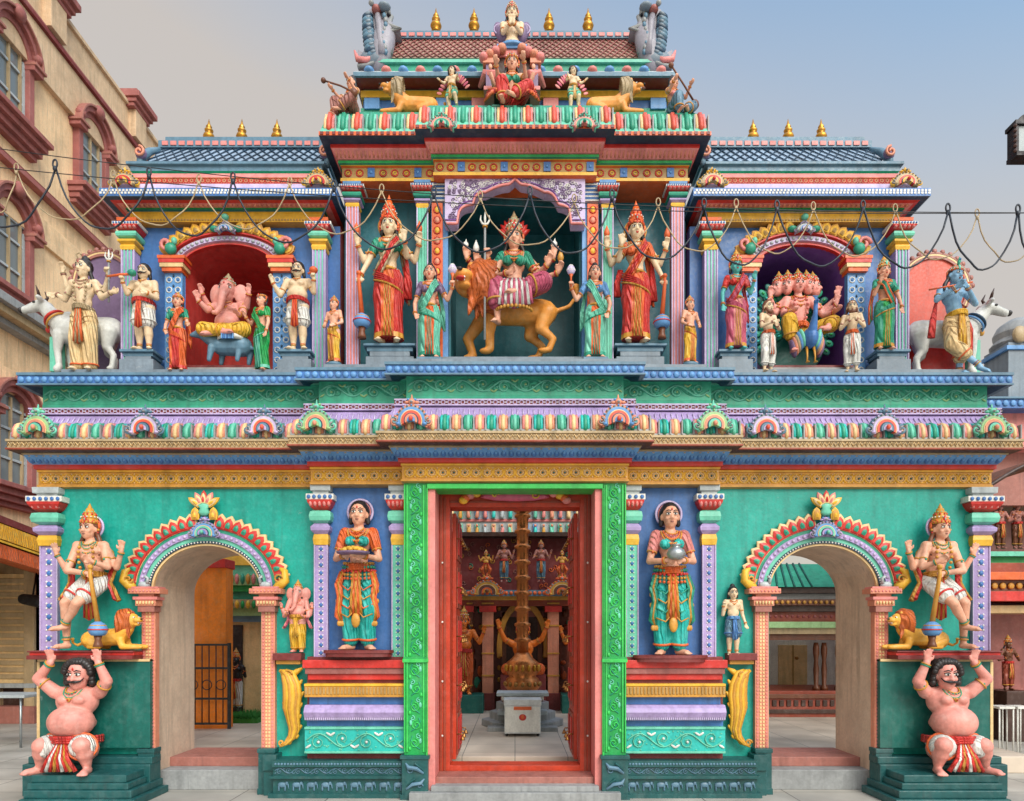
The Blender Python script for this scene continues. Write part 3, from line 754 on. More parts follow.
for x0,x1,y in fronts(KT,.27): dentils(o,x0,x1,6.418,6.445,y-.008,y+.01,.06,'maroon',.55)
tw(o,'cornice')
o=MB(); stepped(o,KT,[(.26,6.452),(.24,6.50),(.18,6.66),(.06,6.79),(-.1,6.81)],['mint','seagreen','seagreen','seagreen'],YT)
for x0,x1,y in fronts(KT,.23):
    n=int((x1-x0)/.12); p=(x1-x0)/n
    for i in range(n):
        x=x0+p*(i+.5); m_='mint' if i%2 else 'red'
        R=np.array(((1,0,0),(0,cos(-.4),-sin(-.4)),(0,sin(-.4),cos(-.4))))
        for (q_,r_,dy,m) in ((-.28,.15,0,'mint' if i%2 else 'cream'),(0,.20,-.015,'seagreen' if i%2 else 'coral'),(.28,.15,0,'mint' if i%2 else 'pink')):
            o.tube([(x+q_*p,y+.11+dy,6.70),(x+q_*p,y+.06+dy,6.67),(x+q_*p,y+.02+dy,6.60),(x+q_*p,y+.0+dy,6.51),(x+q_*p,y+.02+dy,6.47)],[r_*p*.8,r_*p,r_*p,r_*p,r_*p*.8],m,6)
        o.box(x+p*.5-.006,x+p*.5+.006,y-.03,y+.05,6.46,6.62,'stone')
tw(o,'petal_cornice')
for px,c in ((442,('mint','pink','seagreen')),(584,('mint','pink','seagreen'))):
    k=MB(); yk=-.30; kudu(k,PX(px,yk),PZ(127,yk),.24,.15,yk,*c); tw(k,'gable_ornament')
o=MB(); yk=.35
def tz(py,y=.35): return PZ(py,y)
o.box(-1.62,1.62,yk,1.0,6.78,tz(108),'seagreen'); o.box(-1.60,1.60,yk+.03,1.0,tz(108),tz(98),'blue'); o.box(-1.62,1.62,yk-.01,1.0,tz(98),tz(91),'yellow'); o.box(-1.62,1.62,yk+.01,1.0,tz(91),tz(88),'seagreen')
for i in range(9): 
    x=-1.5+3*i/8; o.box(x-.08,x+.08,yk-.02,1.0,tz(110),tz(99),'pink' if i%2 else 'skyblue')
o.box(-1.64,1.64,yk-.03,1.0,tz(88),tz(81),'pink'); o.box(-1.60,1.60,yk+.0,1.0,tz(81),tz(74),'maroon')
tw(o,'upper_tier',.004)
o=MB(); KR=[(1.60,.4,.30)]
stepped(o,KR,[(-.05,7.30),(.12,7.285),(.14,7.29),(.14,7.33),(.10,7.37),(.0,7.43),(-.1,7.47)],['maroon','bluegrey','bluegrey','greywhite','skyblue','greywhite'],1.05)
for i in range(18):
    x=-1.5+3*i/17; o.ell((x,.20,7.37),(.055,.06,.035),'pink' if i%2 else 'skyblue',9,6)
o.box(-1.42,1.42,.36,1.0,7.45,PZ(62,.36),'seagreen'); o.box(-1.43,1.43,.33,1.0,PZ(62,.33),PZ(59,.33),'mint')
tw(o,'roof_eave')
# barrel roof with diamond tiles
def barrel(par,cx,hw0,hw1,y0,z0,y1,z1,zr,ytop,mb_m,lat,ridge,name='barrel_roof',ridge_c=False):
    o=MB(); q=[(cx-hw0,y0,z0),(cx+hw0,y0,z0),(cx+hw1,y1,z1),(cx-hw1,y1,z1)]
    yb_=2*ytop-y0; q2=[(cx+hw0,yb_,z0),(cx-hw0,yb_,z0),(cx-hw1,2*ytop-y1,z1),(cx+hw1,2*ytop-y1,z1)]
    o.add(q,[(0,1,2,3)],mb_m); o.add(q2,[(0,1,2,3)],mb_m)
    o.add([q[0],q[3],q2[2],q2[1]],[(0,1,2,3)],mb_m); o.add([q[1],q2[0],q2[3],q[2]],[(0,1,2,3)],mb_m)
    o.add([q[0],q[1],q2[0],q2[1]],[(0,1,2,3)],mb_m)
    cs=.10 if ridge_c else .075; nu=int(2*hw0/cs); nv=max(3,int(math.hypot(y1-y0,z1-z0)/cs)); lattice(o,[(a[0],a[1]-.008,a[2]+.004) for a in q],nu,nv,.0065,lat)
    for i in range(nu*nv):
        pass
    zt_=z1
    o.box(cx-hw1-.03,cx+hw1+.03,y1-.03,2*ytop-y1+.03,z1,z1+(zr-z1)*.5,ridge); o.box(cx-hw1+.02,cx+hw1-.02,y1+.02,2*ytop-y1-.02,z1+(zr-z1)*.5,zr,ridge)
    dentils(o,cx-hw1,cx+hw1,z1+(zr-z1)*.12,z1+(zr-z1)*.42,y1-.04,y1-.02,.09,'pink' if ridge=='bluegrey' else 'bluegrey',.7)
    return o.build(name,par)
ztr=PZ(33,.6)
barrel(tower,0,1.40,1.33,.40,PZ(58,.40),.55,PZ(40,.55),ztr,.72,'roofc','redbrown','bluegrey')
def finial(par,x,y,z,h):
    o=MB(); k=h/.25
    o.lathe([(.03,-.16),(.03,-.01),(.036*k,0),(.048*k,.008*k),(.026*k,.022*k),(.05*k,.045*k),(.058*k,.065*k),(.05*k,.088*k),(.022*k,.105*k),(.040*k,.12*k),(.043*k,.135*k),(.024*k,.155*k),(.03*k,.168*k),(.014*k,.195*k),(.002,.25*k)],(x,y,z),'gold:metal',16)
    o.build('finial',par)
for px in (436,474,549,588): finial(tower,PX(px,.72),.72,PZ(32.5,.72),PZ(8,.72)-PZ(32.5,.72))
# curled end horns
def horn(s):
    o=MB(); y=.42; X=lambda px: s*(-PX(px,y)); Z=lambda py: PZ(py,y)
    Z2=lambda b: Z(b*.9+7.5)
    pl=[(a+2*(a<370)-1*(a>388),b*.90+7.5) for a,b in [(357,72),(366,70),(378,66),(388,54),(391,40),(392,32),(402,30),(391,26),(386,16),(389,10),(392,14),(391,8),(384,6),(377,5),(370,8),(367,18),(365,35),(366,48),(362,55),(357,52)]]
    P=[(X(a),Z(b)) for a,b in pl]
    # thickness by triangulated fan strips: build as prism of polygon (slightly concave is fine)
    o.prism(P,y-.06,y+.75,'ash')
    o.tube([(X(a),y-.07,Z(b)) for a,b in pl[:13]],.022,'stone',6); 
    for k in range(11):
        t=k/10; a=369+5*t*t; b=17+42*t; o.ell((X(a),y-.07-.004*(k%2),Z2(b)),(.062+.02*t,.045,.040),'bluegrey' if k%3 else 'navy',10,6,rotY(s*.35)); o.ell((X(a+1),y-.105,Z2(b-1)),(.035,.015,.018),'grey',7,4,rotY(s*.35))
    for k in range(9): o.ell((X(386+1.5*math.sin(k)),y-.10,Z2(18+5*k)),(.022,.02,.03),'stone' if k%2 else 'bluegrey',7,5)
    o.tube([(X(384),y-.08,Z2(60)),(X(382),y-.08,Z2(44)),(X(381),y-.08,Z2(28)),(X(379),y-.08,Z2(15))],[.05,.045,.04,.03],'ash',8)
    o.ell((X(383),y-.03,Z(48)),(.13,.09,.30),'ash',14,9,rotY(s*-.18)); o.ell((X(376),y-.03,Z(62)),(.17,.08,.10),'grey',12,7); o.tube([(X(392),y-.05,Z(58)),(X(391),y-.05,Z(44)),(X(389),y-.05,Z(30)),(X(393),y-.05,Z(20))],[.02,.03,.03,.02],'stone',7)
    o.ell((X(378),y-.09,Z2(11)),(.05,.06,.04),'redbrown',10,6); o.ell((X(374),y-.14,Z2(8)),(.03,.03,.03),'stone',8,5); o.ell((X(386),y-.1,Z2(9)),(.07,.07,.035),'grey',9,6)
    o.tube([(X(356),y-.07,Z2(54)),(X(359),y-.08,Z2(64)),(X(368),y-.08,Z2(66)),(X(376),y-.07,Z2(60))],[.01,.03,.035,.02],'pink',6)
    tw(o,'roof_horn')
mirror(horn)
# central crest frame behind seated goddess
o=MB(); y=.10; X=lambda px: PX(px,y); Z=lambda py: PZ(py,y)
for s in (-1,1):
    m=lambda px: PX(515+s*(px-512)*-1 if 0 else 512+s*(px-512),y)
    o.box(m(486),m(492),y-.05,y+.3,Z(92),Z(66),'plum'); o.box(m(484),m(494),y-.07,y+.3,Z(95),Z(91),'pink'); o.box(m(483),m(494),y-.07,y+.3,Z(68),Z(63),'salmon')
    for k in range(4): o.ell((m(484+k*6),y-.05,Z(62-k*3)),(.05,.06,.045),'salmon' if k%2 else 'pink',9,6)
    o.ell((m(503),y+.05,Z(30)),(.07,.05,.10),'plum',12,7)
    o.tube([(m(545),y+.1,Z(80)),(m(538),y,Z(74)),(m(530),y-.03,Z(78)),(m(533),y-.02,Z(84))],[.02,.05,.06,.03],'pink',7)
o.box(X(490),X(534),y+.0,y+.3,Z(94),Z(56),'darkbrown'); o.box(X(494),X(530),y-.02,y+.5,Z(58),Z(50),'pink'); o.box(X(497),X(527),y-.04,y+.5,Z(51),Z(47),'skyblue')
o.box(X(492),X(532),y-.10,y+.3,Z(116),Z(112),'seagreen')
tw(o,'crest_frame',.004)
# ============================================================ side pavilions
def pavilion(s):
    cx=s*(-PX(228,.2)); yw=.25
    PXs=lambda px,y: s*(-PX(px,y))
    w=MB(); hwA=.46; spr=PZ(268,yw); rise=PZ(247,yw)-spr; zt=5.80; ndep=1.05
    xa=s*3.98; xb=s*1.81
    innerc='nichered' if s<0 else 'purple'
    w.prism([(xa,4.15),(cx+s*hwA,4.15),(cx+s*hwA,zt),(xa,zt)],yw,YB+.4,'blue',innerc)
    w.prism([(cx-s*hwA,4.15),(xb,4.15),(xb,zt),(cx-s*hwA,zt)],yw,YB+.4,'blue',innerc)
    for q in (-1,1):
        P=[(cx,zt),(cx,spr+rise)]+[(cx+q*hwA*sin(pi/2*i/12),spr+rise*cos(pi/2*i/12)) for i in range(1,13)]+[(cx+q*hwA,zt)]
        w.prism(P,yw,YB+.4,'blue',innerc)
    w.box(cx-hwA,cx+hwA,YB+.38,YB+.5,4.15,zt-.1,innerc)
    pav=w.build('side_pavilion',G)
    # niche floor
    f=MB(); f.box(cx-hwA,cx+hwA,.0,YB+.4,4.2,PZ(370,.0),'maroon'); f.box(cx-hwA,cx+hwA,.02,YB+.4,PZ(370,.0),PZ(366.5,.0),'stone'); f.box(cx-hwA,cx+hwA,.05,YB+.4,PZ(366.5,.0),PZ(363,.0),'maroon'); f.build('niche_floor',pav,.004)
    # inner round back panel edge
    f=MB(); f.arcband(cx,spr-.1,.40,.34,.36,.30,YB+.3,YB+.37,innerc,0,pi,24); 
    f.build('niche_moulding',pav)
    # patterned jambs
    for q in (-1,1):
        j=MB(); jx=cx+q*(hwA+.095); j.box(jx-.09,jx+.09,yw-.06,yw+.05,4.2,PZ(276,yw),'skyblue')
        n=10
        for i in range(n):
            z=4.24+(PZ(276,yw)-4.26)*(i+.5)/n
            for dx in (-.045,.045):
                j.ring((jx+dx,yw-.062,z),.028,.007,'white',(0,1,0),8,4); j.ell((jx+dx,yw-.062,z),(.012,.008,.012),'blue',6,4)
            j.ell((jx,yw-.06,z+.04),(.012,.01,.018),'navy',5,4)
        for h,a,b,m in ((.10,276,272,'orange'),(.12,272,268,'cream'),(.13,268,264,'red'),(.14,264,261,'orange')): j.box(jx-h,jx+h,yw-.05-h*.5,yw+.05,PZ(a,yw),PZ(b,yw),m)
        j.ell((jx,yw-.12,PZ(255,yw)),(.06,.05,.06),'seagreen',9,6); j.tube(spiral(jx+q*.05,PZ(250,yw),.07,1.2,q,0,yw-.12,12),.02,'pink',6); j.ell((jx-q*.04,yw-.13,PZ(248,yw)),(.03,.03,.04),'mint',8,5)
        j.build('carved_jamb',pav)
    a=MB()
    for k0,k1,y0,m in ((0,.015,.05,'red'),(.015,.05,.03,'pink'),(.05,.11,.06,'lilac'),(.11,.135,.04,'pink'),(.135,.155,.08,'red'),(.155,.175,.05,'cream')):
        a.arcband(cx,spr,hwA+k0,rise+k0*.75,hwA+k1,rise+k1*.75,yw-y0,yw+.01,m,.05,pi-.05,30)
    for i in range(26):
        t=.1+(pi-.2)*(i+.5)/26; a.ell((cx+(hwA+.08)*cos(t),yw-.065,spr+(rise+.06)*sin(t)),(.02,.012,.016),'greywhite',6,4)
    for sd in (-1,1):
        for i in range(8):
            t=.40+.96*i/7; th=t if sd>0 else pi-t
            R=np.array(((cos(th-pi/2),0,-sin(th-pi/2)),(0,1,0),(sin(th-pi/2),0,cos(th-pi/2))))
            petal(a,(cx+(hwA+.17)*cos(th),yw-.07,spr+(rise+.12)*sin(th)),.10,.12,.025,'gold','yellow',R=R,m3='ochre')
    kudu(a,cx,spr+rise+.11,.18,.11,yw-.1,'lilac','greywhite','skyblue'); a.ell((cx,yw-.12,spr+rise+.24),(.04,.04,.03),'mint',8,5)
    for q in (-1,1): a.ell((cx+q*.12,yw-.1,spr+rise+.13),(.05,.04,.03),'seagreen',8,5)
    a.build('niche_arch',pav)
    for px in (128,319): pilaster(pav,PXs(px,.12),.12,4.2,5.80,.125,PZ(250,.12),.22,('lav','mint','red','yellow','orange'),'flute',name='pavilion_pilaster')
    for px in (143,298):
        o=MB(); c2=PXs(px,.1)
        for h,za,zb in ((.17,352,354.5),(.15,354.5,358),(.13,358,362),(.17,362,376)): o.box(c2-h,c2+h,-.0-(.03 if h>.16 else 0),.2,PZ(zb,.05),PZ(za,.05),'bluegrey' if zb<360 else 'grey')
        o.build('statue_pedestal',pav,.004)
    # entablature (single level), centred between px 131 and the tower
    X0=s*3.93; cxx=(X0+s*1.97)/2; hw=abs(X0-s*1.97)/2; K=[(hw,1.0,.15)]; YP=1.4
    o=MB(); stepped(o,K,[(-.05,5.785),(0,5.79),(0,5.875),(.02,5.88),(.02,5.895),(.03,5.90),(.03,5.915),(.05,5.917),(.09,5.925),(.12,5.93),(.14,5.932)],['gold','yellow','yellow','darkteal','darkteal','green','pink','pink','red','red'],YP,cxx)
    for x0,x1,y in fronts(K,0,cxx): dentils(o,x0,x1,5.80,5.815,y-.008,y+.01,.03,'ochre')
    for x0,x1,y in fronts(K,.06,cxx): dentils(o,x0,x1,5.905,5.932,y-.02,y+.01,.05,'salmon',.5)
    o.build('entablature',pav)
    o=MB(); stepped(o,K,[(.1,5.932),(.19,5.93),(.2,5.932),(.2,6.01),(.17,6.02),(.15,6.025),(.12,6.10),(.06,6.14),(.04,6.15),(.04,6.2),(.06,6.205),(.02,6.27),(-.02,6.28),(-.02,6.30),(.0,6.31),(.0,6.36),(.03,6.365),(.03,6.39),(-.05,6.40)],
        ['navy','bluegrey','blue','bluegrey','pink','lilac','pink','red','pink','cream','pink','mint','seagreen','seagreen','bluegrey','bluegrey','bluegrey','bluegrey'],YP,cxx)
    for x0,x1,y in fronts(K,.2,cxx):
        dentils(o,x0,x1,5.95,5.97,y-.006,y+.01,.035,'white'); dentils(o,x0+.017,x1,5.975,5.995,y-.006,y+.01,.035,'white')
    for x0,x1,y in fronts(K,.04,cxx): medallions(o,x0,x1,6.15,6.21,y-.01,'red','cream')
    o.build('cornice',pav)
    cr=s*(-PX(241,.4)); zr=PZ(144,.55)
    barrel(pav,cr,.95,.84,.20,6.39,.42,PZ(149,.42),zr,.72,'roofs','navy','bluegrey',ridge_c=True)
    for q in (-1,1):
        h=MB(); h.tube([(cr+q*.96,.19,6.39),(cr+q*.97,.24,6.50),(cr+q*.93,.32,6.62),(cr+q*.85,.42,6.72)],[.03,.045,.04,.02],'bluegrey',8)
        h.tube(spiral(cr+q*.95,6.52,.055,1.3,q,pi/2,.16,14),.014,'salmon',6); h.ell((cr+q*.95,.2,6.52),(.06,.04,.06),'plum',12,6); h.build('roof_horn',pav)
    for px in (209,242,277): finial(pav,PXs(px,.72),.72,PZ(143.5,.72),PZ(119,.72)-PZ(143.5,.72))
    for px in (125,318): 
        k=MB(); kudu(k,PXs(px,-.03),PZ(184,-.03),.26,.17,-.03,'yellow','tan','red'); k.build('gable_ornament',pav)
mirror(pavilion)
# ============================================================ FIGURES
A3=lambda p: np.array(p,float)
def rotY(a): c,s=cos(a),sin(a); return np.array(((c,0,s),(0,1,0),(-s,0,c)))
def rotZ(a): c,s=cos(a),sin(a); return np.array(((c,-s,0),(s,c,0),(0,0,1)))
def rotX(a): c,s=cos(a),sin(a); return np.array(((1,0,0),(0,c,-s),(0,s,c)))
STAND=dict(head=(0,-.005,.925),chest=(0,0,.74),waist=(0,0,.62),pel=(0,0,.52),hipL=(-.05,0,.50),hipR=(.05,0,.50),kneeL=(-.055,-.015,.28),kneeR=(.055,-.015,.28),ankL=(-.055,.01,.04),ankR=(.055,.01,.04))
class Fig:
    def __init__(s,name,label,cat,px,feet,head,y,yaw=0,group=None,vis=None):
        s.H=abs(feet-head)*(DC+y)/F
        s.root=thing(name,label,cat,(PX(px,y),y,PZ(feet,y)),group); s.root.rotation_euler=(0,0,yaw)
        s.J={k:A3(v) for k,v in STAND.items()}; s.hands=[]; s.arms=[]
    def vox(s): return max(.0066*s.H,.0062)
    def S(s,mb):   # scale unit builder to metres
        mb.v=[v*s.H for v in mb.v]; return mb
    def part(s,name,mb,parent=None): return s.S(mb).build(name,parent or s.root)
    def soft(s,name,mb,it=2,vs=1.0,parent=None):
        return blobj(name,s.S(mb),s.vox()*vs,parent or s.root,it)
    # --- body
    def body(s,skin,arms=(),female=False,fat=0,pose=None,headR=None,face=True,legs=True,feetdir=None,elephant=False,mouth='terracotta',stache=False,heads=None,brow='black',hs=1.0,beard=False,eye=True,lim=1.0):
        J=s.J; hs=hs*1.10
        if pose:
            for k,v in pose.items(): J[k]=A3(v)
        mb=MB(); m=skin+':skin'; s.skin=m; s.female=female; s.fat=fat
        c,w,p=J['chest'],J['waist'],J['pel']; sw=.098 if not female else .088
        sw+=fat*.03
        mb.ell(c,(sw*.98,.062+.02*fat,.098),m,24,16); mb.cap(c-A3((0,0,.02)),.066,w,(.056 if female else .064),m)
        mb.ell(w,((.063 if female else .073)+.05*fat,.052+.04*fat,.06),m,12,8)
        mb.ell(p,((.096 if female else .088)+.03*fat,.066+.02*fat,.062),m,20,12)
        mb.cap(w,.058,p,.07,m)
        up=c+A3((0,0,.06))
        s.shL=up+A3((-sw-.004,0,-.006)); s.shR=up+A3((sw+.004,0,-.006))
        mb.cap(s.shL+A3((.01,0,0)),.036,s.shR-A3((.01,0,0)),.036,m); mb.ell(s.shL,.040,m); mb.ell(s.shR,.040,m)
        if female:
            for q in (-1,1): mb.ell(c+A3((q*.043,-.055,-.008)),(.038,.036,.038),m)
        else:
            for q in (-1,1): mb.ell(c+A3((q*.045,-.042-.015*fat,.012)),(.046,.026+.012*fat,.034),m)
        if fat: mb.ell(w+A3((0,-.035*fat,.01)),(.075+.055*fat,.045+.062*fat,.075+.025*fat),m,32,20)
        h=J['head']; nb=up+A3((0,0,.02))
        mb.cap(nb,.036,h-A3((0,-.008,.05)),.030,m)
        R=np.eye(3) if headR is None else headR
        hl=heads or [(0,0,0,0)]
        s.headfr=[]
        for (dx,dy,dz,ya) in hl:
            Rh=R@rotZ(ya); hc=h+A3((dx,dy,dz)); s.headfr.append((hc,Rh))
            q=lambda a:hc+Rh@(A3(a)*hs)
            mb.ell(q((0,.006,.012)),A3((.051,.06,.062))*hs,m,22,14,Rh)
            mb.ell(q((0,-.012,-.035)),A3((.040,.046,.040))*hs,m,12,8,Rh); mb.ell(q((0,-.03,-.062)),A3((.018,.018,.014))*hs,m,8,6,Rh)
            if elephant:
                mb.ell(q((0,-.02,.01)),A3((.052,.05,.06))*hs,m,12,8,Rh)
                tr=[(0,-.05,-.005),(0,-.085,-.05),(.0,-.10,-.10),(-.01,-.10,-.15),(-.035,-.105,-.185),(-.06,-.105,-.18)]
                mb.tube([q(t) for t in tr],[.034*hs,.029*hs,.024*hs,.02*hs,.016*hs,.013*hs],m,10)
                for sg in (-1,1):
                    mb.ell(q((sg*.085,.01,-.01)),A3((.05,.014,.068))*hs,m,12,8,Rh@rotZ(sg*.35))
            else:
                mb.cap(q((0,-.050,.008)),.0065*hs,q((0,-.064,-.018)),.0105*hs,m,8,2)
                for sg in (-1,1):
                    mb.ell(q((sg*.011,-.058,-.019)),.0065*hs,m,6,4); mb.ell(q((sg*.052,.004,-.008)),A3((.009,.014,.021))*hs,m,8,5,Rh)
                    mb.ell(q((sg*.026,-.038,-.02)),A3((.016,.014,.014))*hs,m,8,5,Rh)
        # legs
        if legs:
            for sd in ('L','R'):
                a,k,f=J['hip'+sd],J['knee'+sd],J['ank'+sd]; L=lim
                mb.cap(a,(.058+.015*fat)*L,k,(.038+.01*fat)*L,m); mb.ell(k,(.038+.008*fat)*L,m)
                mid=k*.62+f*.38+A3((0,.008,0)); mb.cap(k,(.036+.008*fat)*L,mid,(.036+.01*fat)*L,m); mb.cap(mid,(.035+.008*fat)*L,f,.021*L,m)
                fd=A3((feetdir or {}).get(sd,((-.25 if sd=='L' else .25),-1,-.12))); fd/=np.linalg.norm(fd)
                toe=f+fd*.075; ld=A3((0,0,-.018)) if abs(fd[2])<.6 else A3((0,-.01,0))
                mb.cap(f+ld-fd*.012,.023*L,toe+ld*.9,.019*L,m); 
                side=np.cross(fd,(0,0,1)); nn=np.linalg.norm(side); side=side/nn if nn>.1 else A3((1,0,0))
                for t in range(5):
                    o=(t-2)*.0095*L; mb.cap(toe+ld*1.1+side*o,.0085*L,toe+ld*1.15+side*o*1.15+fd*(.026-.002*abs(t-2)),.0068*L,m,6,2)
        for A in arms: s._arm(mb,A,m)
        s.body_o=s.soft('body',mb,it=2)
        if face: s.face(elephant,mouth,stache,brow,hs,beard)
        return s.body_o
    def _arm(s,mb,A,m):
        side,el,wr=A[0],A3(A[1]),A3(A[2]); style=A[3] if len(A)>3 else 'rest'; hd=A[4] if len(A)>4 else None
        sh=s.shL if side<0 else s.shR
        k=1+.25*s.fat; f=.88 if s.female else 1.0
        mb.cap(sh,.034*k*f,el,.026*k*f,m); mb.ell(el,.026*k*f,m); mb.cap(el,.0265*k*f,wr,.0175*k*f,m)
        d=A3(hd) if hd is not None else wr-el; d=d/np.linalg.norm(d)
        s.arms.append((sh,el,wr,side))
        # palm
        n=A3((0,-1,0)) if abs(d[1])<.8 else A3((0,0,1.))
        u=np.cross(d,n); u/=np.linalg.norm(u); n=np.cross(u,d)
        pc=wr+d*.030
        mb.cap(wr,.0165,wr+d*.012,.017,m,8,2)
        R=np.stack([u,n,d],1); mb.ell(pc,(.023,.013,.026),m,10,6,R)
        s.hands.append((pc+d*.018,u,n,d))
        tsg=1 if np.dot(u,A3((-side,0,0)))>0 else -1   # thumb towards the body's middle
        for i in range(4):
            b=wr+d*.048+u*(i-1.5)*.0118*tsg*-1
            L=(.034,.040,.037,.030)[i]
            if style=='fist':
                p1=b+n*.016+d*.006; p2=b+n*.026-d*.012
                mb.cap(b,.0082,p1,.0082,m,6,2); mb.cap(p1,.0082,p2,.0072,m,6,2)
            elif style=='open':
                p1=b+d*L*.55+n*.002; p2=b+d*L+n*.006
                sp=u*(i-1.5)*.003*tsg*-1; mb.cap(b,.0078,p1+sp,.0072,m,6,2); mb.cap(p1+sp,.0072,p2+sp*2,.0062,m,6,2)
            else:
                p1=b+d*L*.5+n*.006; p2=b+d*L*.85+n*.018; mb.cap(b,.0080,p1,.0074,m,6,2); mb.cap(p1,.0074,p2,.0064,m,6,2)
        tb=wr+d*.014+u*tsg*.017; t1=tb+u*tsg*.016+d*.014+n*.005; t2=t1+d*.018+(n*.010 if style!='open' else u*tsg*.004)-(u*tsg*.010 if style=='fist' else 0)
        mb.cap(tb,.0092,t1,.0082,m,6,2); mb.cap(t1,.0082,t2,.0068,m,6,2)
    def face(s,elephant,mouth,stache,brow,hs,beard):
        f=MB()
        for hc,Rh in s.headfr:
            q=lambda a:hc+Rh@(A3(a)*hs)
            ey=-.052; ex=.0205
            if elephant: ey=-.056; ex=.03
            for sg in (-1,1):
                f.ell(q((sg*ex,ey+.003,.006)),A3((.0135,.008,.0075))*hs,'white',10,6,Rh); f.ell(q((sg*ex,ey-.0045,.0055)),A3((.0058,.0035,.0062))*hs,'black',8,5,Rh)
                f.tube([q((sg*(ex-.014),ey-.001,.012)),q((sg*ex,ey-.006,.0155)),q((sg*(ex+.015),ey+.006,.010))],.0022*hs,'black',4)
                f.tube([q((sg*(ex-.014),ey-.006,.022)),q((sg*ex,ey-.007,.028)),q((sg*(ex+.017),ey+.006,.022))],[.002*hs,.0034*hs,.0018*hs],'hair',4)
            if not elephant:
                f.ell(q((0,-.0575,-.038)),A3((.0125,.005,.0026))*hs,mouth,10,5,Rh); f.ell(q((0,-.0560,-.0430)),A3((.009,.005,.003))*hs,mouth,10,5,Rh)
            f.ell(q((0,-.0545 if not elephant else -.066,.034)),A3((.0052,.003,.0085))*hs,'red',6,4,Rh)
            if stache:
                for sg in (-1,1): f.tube([q((0,-.066,-.029)),q((sg*.018,-.063,-.031)),q((sg*.034,-.05,-.028)),q((sg*.046,-.038,-.012))],[.0055*hs,.0075*hs,.005*hs,.002*hs],'hair',6)
        s.part('face',f)
        if beard:
            b=MB()
            for hc,Rh in s.headfr:
                q=lambda a:hc+Rh@(A3(a)*hs)
                b.ell(q((0,-.030,-.062)),A3((.034,.030,.030))*hs,'brown',10,7,Rh)
                for sg in (-1,1): b.cap(q((sg*.044,-.01,-.02)),.012*hs,q((sg*.026,-.035,-.06)),.016*hs,'brown',8)
            s.soft('beard',b,1,.8)
    def hair(s,col='hair',long=0,curly=0,bun=False,hs=1.0):
        hs=hs*1.10
        b=MB()
        for hc,Rh in s.headfr:
            q=lambda a:hc+Rh@(A3(a)*hs)
            b.ell(q((0,.018,.026)),A3((.058,.062,.062))*hs,col,14,9,Rh)
            for sg in (-1,1):
                b.cap(q((sg*.045,.012,.02)),.018*hs,q((sg*.052,.02,-.05)),.016*hs,col,8)
                if long:
                    pts=[(sg*.052,.02,-.04),(sg*.068,.02,-.085),(sg*.078,.01,-.13),(sg*.082,-.01,-.13-.05*long)]
                    b.tube([q(t) for t in pts],[.016,.02,.017,.008],col,8)
            if bun: b.ell(q((0,.03,.085)),A3((.03,.03,.03))*hs,col,10,6)
            if curly:
                for i in range(26):
                    a=pi*(i/25)*1.0; r=.062
                    b.ell(q((r*1.02*cos(a)*1.05,-.015+.02*(i%2),.012+r*.95*sin(a))),.019*hs,col,7,5)
                for i in range(22):
                    a=2*pi*i/22; b.ell(q((.045*cos(a),.02+.045*sin(a),.065)),.018*hs,col,7,5)
                for sg in (-1,1):
                    for k in range(4): b.ell(q((sg*.064,.0,.02-k*.02)),.018*hs,col,7,5)
        return s.part('hair',b) if curly else s.soft('hair',b,1,.8)
    def crown(s,h=.16,base='gold',gem='red',top='gold',w=.056,hs=1.0,halo=None):
        hs=hs*1.10; b=MB()
        for hc,Rh in s.headfr:
            c=hc+Rh@A3((0,.010,.034*hs)); W=w*hs
            pr=[(W*1.02,0),(W*1.12,.006),(W*1.10,.018),(W*.98,.024),(W*.93,h*.28),(W*.98,h*.30),(W*.96,h*.38),(W*.74,h*.42),(W*.68,h*.58),(W*.72,h*.60),(W*.52,h*.66),(W*.40,h*.80),(W*.22,h*.84),(W*.26,h*.88),(W*.16,h*.95),(W*.02,h*1.08)]
            b.lathe(pr,c,base,18)
            for k,(z,r,n,rr,mm) in enumerate(((.012,W*1.1,16,.0065,gem),(h*.16,W*.98,10,.009,'orange'),(h*.34,W*.97,14,.006,'white'),(h*.50,W*.73,9,.008,gem),(h*.62,W*.64,10,.005,'mint'))):
                for i in range(n):
                    a=2*pi*i/n; b.ell(c+A3((r*cos(a),r*sin(a),z)),rr,mm,6,4)
            # front plume + side fans
            b.ell(c+A3((0,-W*1.05,h*.22)),(.013,.008,.028),gem,8,5); b.ell(c+A3((0,-W*1.12,h*.20)),(.006,.006,.012),'mint',6,4)
            for sg in (-1,1):
                b.ell(c+A3((sg*W*1.12,.004,-.012)),(.012,.012,.026),'orange',8,5); b.ell(c+A3((sg*W*1.15,-.008,-.045)),.0105,base,8,5); b.ell(c+A3((sg*W*1.1,-.008,-.066)),.007,'red',6,4)
        s.part('crown',b)
    def halo(s,R=.10,col='lav',rim='white',dz=0):
        b=MB(); hc,_=s.headfr[0]
        b.ell(hc+A3((0,.05,.02+dz)),(R,.008,R),col,24,5); b.ring(hc+A3((0,.045,.02+dz)),R,.009,rim,(0,1,0),26,6); b.ring(hc+A3((0,.04,.02+dz)),R*.82,.004,'pink',(0,1,0),24,4)
        s.part('halo',b)
